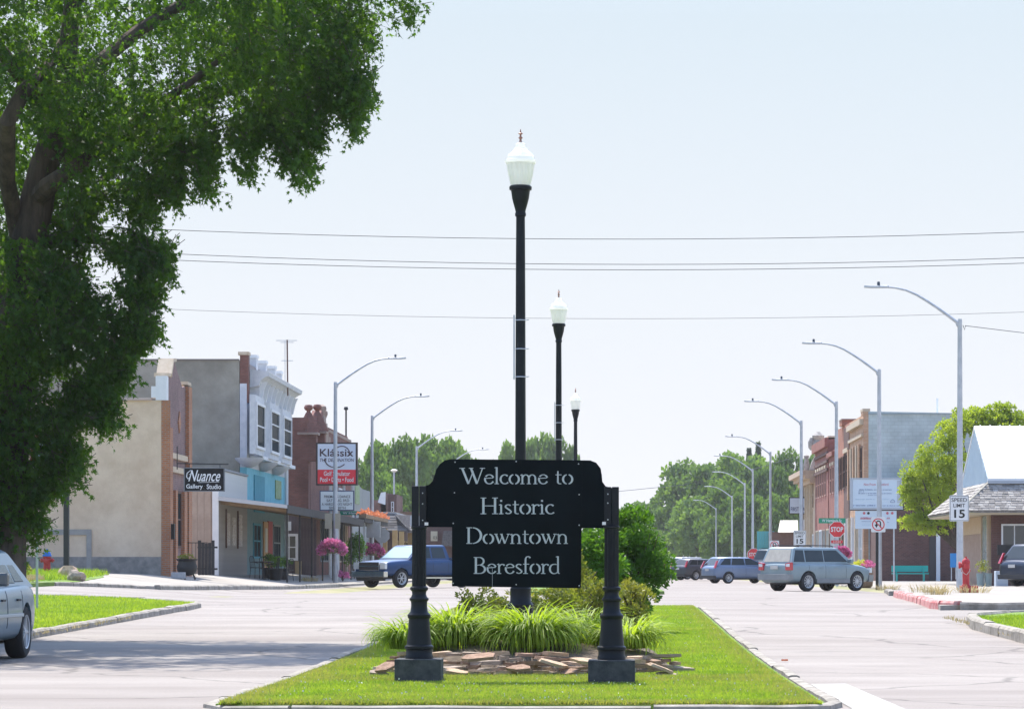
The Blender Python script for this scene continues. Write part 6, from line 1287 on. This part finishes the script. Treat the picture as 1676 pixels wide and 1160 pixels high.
SPM = leaf_mat('spruce_needles', (.05,.09,.06), (.10,.16,.10), trans=.25, scale=2)
def spruce(x, ytop, Y, wpx, lb, seed):
    X = PX(x, Y); b = .2; h = PZ(ytop, Y)-b; rs = np.random.RandomState(seed); n = 9000; t = rs.rand(n); a = rs.uniform(0, 6.28, n); rr_ = (1-t)*(.55+.45*np.abs(np.sin(t*38+a*.5)))*wpx*Y/F/2*1.3
    p = np.column_stack([rr_*np.cos(a), rr_*np.sin(a), t*h*.97]); d_ = np.column_stack([np.cos(a), np.sin(a), np.full(n, -.3)])
    r = empty('spruce_tree', (X, Y, b), 0, lb, 'tree'); link('crown', leaf_mesh('crown', p, rs.uniform(.25,.5,n), d_, .4, OVAL, SPM, rs), r)['kind'] = 'stuff'
    MB().tube([(0,0,0),(0,0,h*.95)], [.25,.03], 8).build('trunk', BARK, r)
spruce(1241, 717, 500, 34, 'dark pointed spruce rising right of the sixth light pole', 1); spruce(1226, 727, 505, 22, 'slimmer dark spruce just left of the pointed one', 2)
# near right yellow-green tree, and one behind the white roof
def leafy(name, lb, x, Y, base_x, lobes, n, size, mt, seed):
    r = empty(name, (PX(base_x, Y), Y, GZ(14, Y)), 0, lb, 'tree'); rs = np.random.RandomState(seed); P = []; D = []
    for cx, cy, rx, rz, wt in lobes:
        m = int(n*wt/sum(l[4] for l in lobes)); p, d_ = blob_points(rs, m, (rx*Y/F, rx*Y/F*.9, rz*Y/F), 30, .27, .7, -.9); p += np.array((PX(cx,Y)-r.location.x, rs.uniform(-.5,.5), PZ(cy,Y)-r.location.z)); P.append(p); D.append(d_)
    P = np.concatenate(P); D = np.concatenate(D); link('crown', leaf_mesh('crown', P, rs.uniform(.6,1.3,len(P))*size, D, .8, OVAL, mt, rs), r)['kind'] = 'stuff'
    m = MB(); m.tube([(0,0,0),(.05,0,1.5),(0,0,3)], [.16,.13,.11], 10)
    for cx, cy, rx, rz, wt in lobes: m.tube([(0,0,1.6),((PX(cx,Y)-r.location.x)*.5,0,2.6),(PX(cx,Y)-r.location.x,0,PZ(cy,Y)-r.location.z)], [.10,.07,.02], 7)
    m.build('trunk', BARK, r, smooth=True); return r
leafy('young_tree', 'yellow green leafy tree between the pale blue wall and the white roof', 0, 145, 1571, [(1552,722,30,44,1.6),(1530,755,36,44,2),(1508,780,36,40,2),(1494,822,30,38,1.6),(1535,810,46,50,3),(1560,770,34,50,2),(1535,858,46,30,2.4),(1498,856,30,26,1.2),(1572,845,30,36,1.6),(1572,690,24,26,.8),(1488,795,20,24,.7)], 26000, .115, L_YEL, 7)
leafy('leafy_tree', 'yellow green tree rising behind the white gable roof', 0, 160, 1640, [(1600,690,34,26,1.4),(1640,686,38,26,1.6),(1680,700,44,30,1.6),(1575,715,22,30,1),(1640,730,60,40,2)], 9000, .17, L_YEL, 8)
tag(MB().tube([(0,0,0),(0,0,1.2)], .05, 6).build('vent_pipe', WHT, loc=(PX(1534,190), 190, PZ(684,190))), 'white vent pipe on the roof of the pale blue building', 'vent')
# ------------------------------------------------------------ vehicles
TYRE = mat('tyre_rubber', (.018,.018,.02), rough=.85, bump=.2, bscale=60); RIM = mat('alloy_rim', (.56,.57,.58), rough=.4, metal=.25); DKP = mat('dark_plastic', (.03,.03,.034), rough=.6)
GL = mat('car_glass', (.022,.032,.036), rough=.08, spec=.35); GLP = mat('car_glass_pale', (.30,.42,.47), rough=.15, spec=.6); DUST = mat('dusty_rear_glass', (.42,.38,.32), (.50,.46,.39), rough=.5, scale=4)
REDL = mat('tail_lamp_red', (.50,.02,.04), rough=.15, coat=.6); HDL = mat('head_lamp', (.62,.66,.70), rough=.12, coat=.8); CHR = mat('chrome', (.65,.67,.70), rough=.15, metal=1)
BG = mat('bumper_grey', (.22,.235,.24), (.27,.28,.285), rough=.6)
def paint(n, c1, c2): return mat(n, c1, c2, rough=.34, scale=1.5, metal=.2, coat=.25, spec=.5)
def wheel_meshes(r, w_, spokes=10):
    ty = MB(); ty.lathe([(r*.60,-w_*.46),(r*.66,-w_*.5),(r*.90,-w_*.5),(r*.97,-w_*.42),(r,-w_*.3),(r,w_*.3),(r*.97,w_*.42),(r*.90,w_*.5),(r*.66,w_*.5),(r*.60,w_*.46)], (0,0,0), 28, 'y', cap=False)
    rm = MB(); rm.lathe([(r*.60,-w_*.46),(r*.655,-w_*.50),(r*.64,-w_*.44),(r*.55,-w_*.28),(r*.50,w_*.1)], (0,0,0), 28, 'y', cap=False)
    for k in range(spokes):
        a = 2*math.pi*k/spokes; M = Matrix.Rotation(a, 4, 'Y'); rm.obox(M @ Vector((r*.34,-w_*.38,0)), (r*.56, w_*.1, r*.085), M)
    rm.lathe([(.001,-w_*.46),(r*.13,-w_*.45),(r*.16,-w_*.3)], (0,0,0), 14, 'y')
    bk = MB(); bk.lathe([(.001,-w_*.12),(r*.6,-w_*.12)], (0,0,0), 20, 'y')
    return ty.mesh('tyre', TYRE, True), rm.mesh('rim', RIM), bk.mesh('brake_disc', DKP)
def vehicle(name, label, cat, loc, yaw, sp, group=None):
    """x forward, y left, z up; sp holds the measured outline of the vehicle"""
    root = empty(name, loc, yaw, label, cat, group); g = sp.get; L, Wd, H = sp['L'], sp['W']/2, sp['H']; r = sp['r']; P_ = sp['paint']
    st = sp['top']            # (x, z top, half width factor)
    zs, zu = sp.get('sill', .30), sp.get('under', .24); vs = []; k = 9
    for i, (x, zt, wf) in enumerate(st):
        w_ = Wd*wf; end = i in (0, len(st)-1); lo = zs+(.10 if end else 0)
        mid = lo+(zt-lo)*.55
        vs += [(x, 0, lo-.04), (x, w_*.86, lo-.04), (x, w_*.965, lo+.05), (x, w_*.995, lo+(zt-lo)*.30), (x, w_, mid), (x, w_*.985, zt-.10), (x, w_*.93, zt-.03), (x, w_*.80, zt+.0), (x, 0, zt+.025)]
    n = len(st); allv = list(vs)+[(x, -y, z) for x, y, z in vs]; fs = []
    for i in range(n-1):
        for j in range(k-1):
            a, b, c, d_ = i*k+j, (i+1)*k+j, (i+1)*k+j+1, i*k+j+1; fs.append((a, b, c, d_)[::-1]); o_ = n*k; fs.append((a+o_, b+o_, c+o_, d_+o_))
    for i in (0, n-1):
        ring_ = [i*k+j for j in range(k)]+[n*k+i*k+j for j in range(k-1, -1, -1)]; fs.append(tuple(ring_ if i else ring_[::-1]))
    me = bpy.data.meshes.new('b'); me.from_pydata(allv, [], fs); bm = bmesh.new(); bm.from_mesh(me)
    bmesh.ops.remove_doubles(bm, verts=bm.verts, dist=.001); bmesh.ops.recalc_face_normals(bm, faces=bm.faces); bm.to_mesh(me); bm.free()
    tmp = bpy.data.objects.new('tmp', me); C.objects.link(tmp); cut = []
    sb_ = tmp.modifiers.new('s', 'SUBSURF'); sb_.levels = 1
    # crisp creases at the nose and tail keep the length
    for x in sp['axles']:
        c = MB(); c.lathe([(r*1.13, -Wd-1), (r*1.13, -Wd+.30)], (x,0,r), 24, 'y'); c.lathe([(r*1.13, Wd-.30), (r*1.13, Wd+1)], (x,0,r), 24, 'y')
        cm = c.mesh('c', P_); co_ = bpy.data.objects.new('c', cm); C.objects.link(co_); m = tmp.modifiers.new('b', 'BOOLEAN'); m.object = co_; m.operation = 'DIFFERENCE'; m.solver = 'EXACT'; cut.append(co_)
    dg = bpy.context.evaluated_depsgraph_get(); bme = bpy.data.meshes.new_from_object(tmp.evaluated_get(dg)); bme.name = 'body'
    for c in cut+[tmp]: bpy.data.objects.remove(c)
    bme.materials.clear(); bme.materials.append(P_); bme.polygons.foreach_set('material_index', [0]*len(bme.polygons)); bme.polygons.foreach_set('use_smooth', [True]*len(bme.polygons)); bme.set_sharp_from_angle(angle=math.radians(35)); bme.update()
    body = link('body', bme, root)
    from mathutils.bvhtree import BVHTree
    bvh = BVHTree.FromPolygons([v.co.copy() for v in bme.vertices], [tuple(p.vertices) for p in bme.polygons])
    # greenhouse
    xr0, xf0, xr1, xf1, zb_, wb, wt = sp['cab']; wb *= Wd; wt *= Wd; zt = H
    vs = [(xr0,-wb,zb_),(xf0,-wb,zb_),(xf0,wb,zb_),(xr0,wb,zb_),(xr1,-wt,zt-.04),(xf1,-wt,zt-.06),(xf1,wt,zt-.06),(xr1,wt,zt-.04)]
    bm = bmesh.new(); bv = [bm.verts.new(v) for v in vs]
    for f in [(0,3,2,1),(4,5,6,7),(0,1,5,4),(1,2,6,5),(2,3,7,6),(3,0,4,7)]: bm.faces.new([bv[i] for i in f])
    bmesh.ops.bevel(bm, geom=[e for e in bm.edges if min(v.co.z for v in e.verts) > zb_+.1], offset=.10, segments=4, profile=.5, affect='EDGES')
    cme = bpy.data.meshes.new('cabin'); bm.to_mesh(cme); bm.free(); cme.materials.append(P_); cme.polygons.foreach_set('use_smooth', [True]*len(cme.polygons)); cme.set_sharp_from_angle(angle=math.radians(50))
    cab = link('cabin', cme, root)
    def sidep(x_b, t, s, off=.008):    # point on side plane: x at that height, t 0..1 between belt and roof
        y = (wb+(wt-wb)*t+off); return (x_b, s*y, zb_+(zt-.05-zb_)*t)
    for s in (-1, 1):
        for (xa, xb, xc, xd, t0, t1) in sp['side']:       # bottom rear, bottom front, top front, top rear
            pts = [sidep(xa, t0, s), sidep(xb, t0, s), sidep(xc, t1, s), sidep(xd, t1, s)]
            if s > 0: pts = pts[::-1]
            ct = sum((Vector(p) for p in pts), Vector())/4; big = [tuple(Vector(p)+(Vector(p)-ct).normalized()*.02-Vector((0, s*.004, 0))) for p in pts]
            sw = MB().prism(pts, (0, -s*.006, 0)).build('side_window', sp.get('glass', GL), cab); MB().prism(big, (0, -s*.006, 0)).build('window_seal', DKP, sw)
    def endg(x0, x1, dirx, m_, t0=.10, t1=.86, in_=.10):
        P0 = lambda t, s: Vector((x0+(x1-x0)*t+dirx*.012, s*(wb+(wt-wb)*t-in_), zb_+(zt-.05-zb_)*t+.006))
        pts = [P0(t0,-1), P0(t0,1), P0(t1,1), P0(t1,-1)]
        if dirx < 0: pts = pts[::-1]
        return MB().prism(pts, (-dirx*.006,0,0)).build('windscreen' if dirx > 0 else 'rear_window', m_, cab)
    endg(xf0, xf1, 1, sp.get('screen', GL)); rw = endg(xr0, xr1, -1, sp.get('rear', GL))
    if sp.get('wiper'): MB().tube([(xr0-.03+.1,0,zb_+.16),(xr0+.09,-.25,zb_+.22),(xr0+.1,-.28,zb_+.24)], .012, 4).build('wiper', DKP, rw)
    # wheels
    wm = sp.setdefault('_w', wheel_meshes(r, .23, sp.get('spokes', 10)))
    for x in sp['axles']:
        for s in (-1, 1):
            w_ = bpy.data.objects.new('wheel', None); C.objects.link(w_); w_.parent = root; w_.location = (x, s*(Wd-.13), r); w_.rotation_euler = (0, 0, 0 if s < 0 else math.pi)
            for m_ in wm: link(m_.name.split('.')[0], m_, w_)
    MB().box(-L/2+.35, L/2-.35, -Wd+.32, Wd-.32, zu-.02, zs+.12).build('underbody', DKP, root)
    # door seams and handles
    for s in (-1, 1):
        def hit(x, z):
            h = bvh.ray_cast(Vector((x, s*3, z)), Vector((0, -s, 0)))[0]; return h.y if h else s*Wd
        for x in sp['doors']:
            m = MB(); zq = [zs+.14+(zb_-.04-zs-.14)*i/8 for i in range(9)]; m.tube([(x, hit(x, z), z) for z in zq], .0055, 4); m.build('door_seam', DKP, root)
        for x in sp['handles']: y_ = hit(x, zb_-.15); MB().box(x-.09, x+.09, y_-s*.01, y_+s*.028, zb_-.165, zb_-.14).build('door_handle', sp.get('handle', P_), root, bevel=.006)
        mi = MB(); mi.obox((sp['mirror'], s*(Wd+.10), zb_+.10), (.13, .22, .16)); mi.build('mirror', sp.get('mirrorm', P_), root, bevel=.03)
        if sp.get('rails'): MB().tube([(xr1+.15,s*wt*.86,zt-.02),(xr1+.25,s*wt*.86,zt+.02),(xf1-.25,s*wt*.86,zt+.01),(xf1-.1,s*wt*.86,zt-.03)], .02, 6).build('roof_rail', DKP, root)
        if sp.get('cladding'):
            a, b = sp['axles']; a, b = min(a, b)+r*1.15, max(a, b)-r*1.15; MB().box(a, b, s*(Wd*.97), s*(Wd+.012), zs-.05, zs+.12).build('sill_cladding', sp['cladding'], root, bevel=.01)
    for (nm, m_, pts, dx) in sp['ends']:                 # shapes on nose or tail, mirrored when named so
        for s in ((-1, 1) if nm.endswith('*') else (1,)):
            q = [(x, s*y, z) for x, y, z in pts]; MB().prism(q, (dx, 0, 0)).build(nm.rstrip('*'), m_, root, bevel=.012)
    return root
# outline of a mid size box SUV
def suv(P_, **kw):
    L, W, H = 4.43, 1.80, 1.72
    d = dict(L=L, W=W, H=H, r=.37, paint=P_, sill=.36, under=.28,
        top=[(-2.20,.92,.84),(-2.17,1.02,.93),(-2.05,1.08,.98),(-1.5,1.09,1),(-.6,1.08,1),(.3,1.07,1),(.95,1.06,1),(1.25,1.04,.99),(1.75,.98,.96),(2.05,.90,.90),(2.19,.74,.80)],
        cab=(-2.13,1.22,-1.88,.42,1.05,.90,.74), side=[(-1.98,-1.42,-1.42,-1.80,.12,.80),(-1.33,-.42,-.42,-1.33,.12,.80),(-.34,.86,.34,-.34,.12,.80)],
        axles=(-1.29,1.33), doors=(-1.25,-.38,.72), handles=(-.62,.18), mirror=.82, ends=[], rails=True, spokes=11)
    d['ends'] = [('tail_lamp*', REDL, [(-2.245,.60,.80),(-2.245,.86,.80),(-2.245,.86,1.10),(-2.245,.60,1.06)], .16),
                 ('lamp_lens*', HDL, [(-2.255,.64,.93),(-2.255,.84,.93),(-2.255,.84,1.05),(-2.255,.64,1.03)], .02),
                 ('rear_bumper', mat('bumper_grey', (.30,.32,.33), rough=.6), [(-2.29,-.84,.42),(-2.29,.84,.42),(-2.29,.86,.66),(-2.29,-.86,.66)], .25),
                 ('number_plate', mat('plate_white', (.55,.53,.50)), [(-2.262,-.20,.84),(-2.262,.20,.84),(-2.262,.20,.98),(-2.262,-.20,.98)], .012),
                 ('front_bumper', mat('bumper_grey', (1,1,1)), [(2.02,-.82,.36),(2.02,.82,.36),(2.02,.84,.62),(2.02,-.84,.62)], .24),
                 ('head_lamp*', HDL, [(2.06,.52,.70),(2.06,.82,.70),(2.06,.82,.88),(2.06,.52,.86)], .14)]
    d.update(kw); return d
PB = paint('paint_dusty_blue', (.22,.29,.32), (.26,.325,.35)); PB.node_tree.nodes['Principled BSDF'].inputs['Roughness'].default_value = .45
sp = suv(PB, rear=DUST, wiper=True, cladding=mat('bumper_grey', (1,1,1)), glass=GL, screen=GLP)
def vz(X, Y): return GZ(X, Y)+.01
Ys = 119.; cxm = PX(1338, Ys)
vehicle('parked_suv', 'dusty blue grey box SUV with dirty rear window, parked nose in at the right kerb', 'car', (cxm, Ys+.6, vz(cxm, Ys)+.0), math.radians(41), sp)
# blue hatchback wagon
def wagon(P_, **kw):
    d = dict(L=4.5, W=1.82, H=1.66, r=.33, paint=P_, sill=.30, under=.24,
        top=[(-2.22,.80,.80),(-2.18,.96,.90),(-2.0,1.04,.97),(-1.4,1.05,1),(-.4,1.02,1),(.5,1.0,1),(1.0,.99,1),(1.5,.95,.98),(1.95,.84,.92),(2.15,.74,.84),(2.22,.60,.74)],
        cab=(-2.08,1.35,-1.62,.15,1.0,.90,.68), side=[(-1.80,-1.15,-1.05,-1.45,.15,.82),(-1.06,-.22,-.22,-.95,.13,.84),(-.14,1.0,.22,-.14,.13,.84)],
        axles=(-1.30,1.32), doors=(-1.05,-.18,.85), handles=(-.5,.35), mirror=.95, ends=[], spokes=9)
    d['ends'] = [('tail_lamp*', REDL, [(-2.22,.72,.90),(-2.22,.86,.88),(-2.02,.80,1.30),(-2.04,.72,1.30)], .10),
                 ('rear_bumper', DKP, [(-2.27,-.80,.28),(-2.27,.80,.28),(-2.27,.82,.46),(-2.27,-.82,.46)], .2),
                 ('number_plate', mat('plate_white', (1,1,1)), [(-2.25,-.2,.72),(-2.25,.2,.72),(-2.25,.2,.85),(-2.25,-.2,.85)], .012),
                 ('head_lamp*', HDL, [(2.02,.5,.64),(2.02,.8,.62),(1.92,.8,.82),(1.98,.5,.80)], .12)]
    d.update(kw); return d
sp2 = wagon(paint('paint_mid_blue', (.15,.21,.33), (.18,.24,.36)), screen=GLP, H=1.56)
Yc = 180.; X_ = PX(1213, Yc); vehicle('parked_wagon', 'light metallic blue wagon with tall red tail lamps, parked left of the dusty SUV', 'car', (X_, Yc, vz(X_, Yc)), math.radians(27), sp2)
for i, (x, Y, cfg, lb) in enumerate(((1150,214,wagon(paint('paint_charcoal', (.05,.055,.07), (.06,.065,.08)), H=1.5),'dark charcoal car half hidden behind the light blue wagon'),(1136,228,wagon(paint('paint_silver_far', (.36,.38,.40), (.40,.42,.44))),'pale silver car parked beyond the dark charcoal car'),(1122,243,suv(paint('paint_black_far', (.03,.035,.04), (.04,.045,.05))),'small black car beyond the pale silver car'),(1108,262,wagon(paint('paint_white_far', (.55,.60,.64), (.6,.64,.68))),'farthest white car at the left end of the parked row'))):
    X_ = PX(x, Y); vehicle('parked_car', lb, 'car', (X_, Y, vz(0, Y)), math.radians(38), cfg, 'cars parked nose in beyond the blue wagon')
X_ = PX(1290, 188); vehicle('parked_suv', 'dark SUV whose roof shows above the rear of the dusty blue SUV', 'car', (X_, 188, .62), math.radians(40), suv(paint('paint_dark_green', (.03,.045,.05), (.04,.055,.06))))
sp3 = wagon(paint('paint_midnight', (.025,.035,.06), (.032,.045,.075)), H=1.68, r=.36)
X_ = PX(1728, 122); vehicle('dark_suv', 'very dark blue SUV with wide red tail lamp, cut off by the right edge', 'car', (X_, 122, GZ(X_,122)+.11), math.radians(33), sp3)
# silver hatch on the left
GB = mat('car_glass_blue', (.07,.13,.16), rough=.06)
_t = GB.node_tree; _g = _t.nodes.new('ShaderNodeBsdfGlossy'); _g.inputs['Roughness'].default_value = .05; _d = _t.nodes.new('ShaderNodeBsdfDiffuse'); _d.inputs[0].default_value = (.05,.11,.135,1)
_m = _t.nodes.new('ShaderNodeMixShader'); _m.inputs[0].default_value = .32; _t.links.new(_d.outputs[0], _m.inputs[1]); _t.links.new(_g.outputs[0], _m.inputs[2]); _t.links.new(_m.outputs[0], _t.nodes['Material Output'].inputs[0])
sp4 = dict(L=4.35, W=1.75, H=1.40, r=.325, paint=paint('paint_silver_blue', (.13,.21,.27), (.16,.24,.30)), sill=.25, under=.20,
    top=[(-2.13,.66,.80),(-2.10,.86,.90),(-1.95,.93,.96),(-1.4,.94,1),(-.4,.92,1),(.5,.90,1),(1.05,.88,1),(1.5,.82,.97),(1.9,.72,.90),(2.08,.62,.82),(2.15,.52,.74)],
    cab=(-2.02,1.25,-1.30,.20,.88,.90,.64), side=[(-1.55,-1.05,-.98,-1.28,.16,.78),(-.98,-.14,-.14,-.90,.12,.84),(-.06,.95,.30,-.06,.12,.84)],
    axles=(-1.28,1.30), doors=(-1.0,-.1,.92), handles=(-.72,.16), mirror=.86, spokes=5, ends=[('head_lamp*', HDL, [(1.95,.5,.58),(1.95,.78,.56),(1.85,.8,.74),(1.9,.5,.72)], .12)], glass=GB, handle=DKP, mirrorm=mat('mirror_shell', (.05,.07,.09), rough=.3, coat=.5))
Yv = 37.75; o = vehicle('parked_hatchback', 'silver blue hatchback parked at the left kerb, cut off by the left edge', 'car', (-8.19, Yv, GZ(-8, 38)+.01), math.radians(-90-1.0), sp4)
for s in (-1, 1): MB().box(-.95, .95, s*(.875), s*(.895), .52, .56).build('side_moulding', mat('moulding_silver', (.4,.44,.47), rough=.35), o, bevel=.006)
# pickup
PBL = paint('paint_royal_blue', (.001,.038,.135), (.001,.046,.155))
sp5 = dict(L=5.85, W=2.03, H=1.88, r=.40, paint=PBL, sill=.52, under=.40,
    top=[(-2.92,1.10,.90),(-2.88,1.22,.97),(-2.6,1.24,1),(-1.4,1.24,1),(-.9,1.24,1),(0,1.23,1),(1.0,1.22,1),(1.35,1.21,1),(2.0,1.18,.99),(2.55,1.14,.97),(2.78,1.08,.94),(2.86,.92,.90)],
    cab=(-1.05,1.42,-.86,.62,1.20,.91,.75), side=[(-.80,-.02,-.02,-.72,.12,.82),(.10,1.10,.52,.10,.12,.82)],
    axles=(-1.80,1.90), doors=(-.88,.04,1.12), handles=(-.55,.40), mirror=1.0, mirrorm=DKP, spokes=6, glass=GL, screen=mat('screen_bright', (.35,.50,.56), rough=.12, spec=.8),
    ends=[('front_bumper', CHR, [(2.72,-.98,.46),(2.72,.98,.46),(2.72,.98,.70),(2.72,-.98,.70)], .24),
          ('grille_frame', CHR, [(2.80,-.62,.74),(2.80,.62,.74),(2.80,.62,1.10),(2.80,-.62,1.10)], .10),
          ('grille', DKP, [(2.90,-.58,.76),(2.90,.58,.76),(2.90,.58,.90),(2.90,-.58,.90)], .018), ('grille', DKP, [(2.90,-.58,.94),(2.90,.58,.94),(2.90,.58,1.07),(2.90,-.58,1.07)], .018),
          ('head_lamp*', HDL, [(2.74,.66,.80),(2.74,.96,.80),(2.74,.97,1.06),(2.74,.66,1.08)], .14),
          ('air_dam', DKP, [(2.70,-.8,.30),(2.70,.8,.30),(2.70,.85,.455),(2.70,-.85,.455)], .16),
          ('tail_lamp*', REDL, [(-2.95,.86,.85),(-2.95,.99,.85),(-2.95,.99,1.2),(-2.95,.86,1.2)], .1)])
Yp = 140.; X_ = PX(682, Yp); o = vehicle('pickup_truck', 'royal blue crew cab pickup with chrome bumper parked behind the left sign post', 'pickup truck', (X_, Yp+.6, vz(X_, Yp)+.03), math.radians(180+48), sp5)
o.scale = (1.04,)*3
MB().box(-2.82,-1.1,-.82,.82,1.20,1.30).build('bed_opening', DKP, o)
for s in (-1, 1): MB().box(-2.88,-1.06,s*.84,s*1.0,1.235,1.29).build('bed_rail', PBL, o, bevel=.01); MB().box(-1.2,1.3,s*.98,s*1.06,.40,.45).build('side_step', CHR, o)
# distant kerbside details: faded parking line by the cars
YL_ = mat('worn_kerb_line', (.42,.30,.26), (.5,.44,.4), rough=.9, scale=3)
# ------------------------------------------------------------ summer haze
hz_ = MB().box(-600, 600, -60, 1000, -1.5, 21).build('haze', None); hm = bpy.data.materials.new('haze_air'); hm.use_nodes = True; t = hm.node_tree
t.nodes.remove(t.nodes['Principled BSDF']); pv = t.nodes.new('ShaderNodeVolumePrincipled'); pv.inputs['Color'].default_value = (.93,.95,1,1); pv.inputs['Density'].default_value = .00013; pv.inputs['Anisotropy'].default_value = .3
t.links.new(pv.outputs[0], t.nodes['Material Output'].inputs['Volume']); hz_.data.materials.clear(); hz_.data.materials.append(hm); hz_['kind'] = 'stuff'
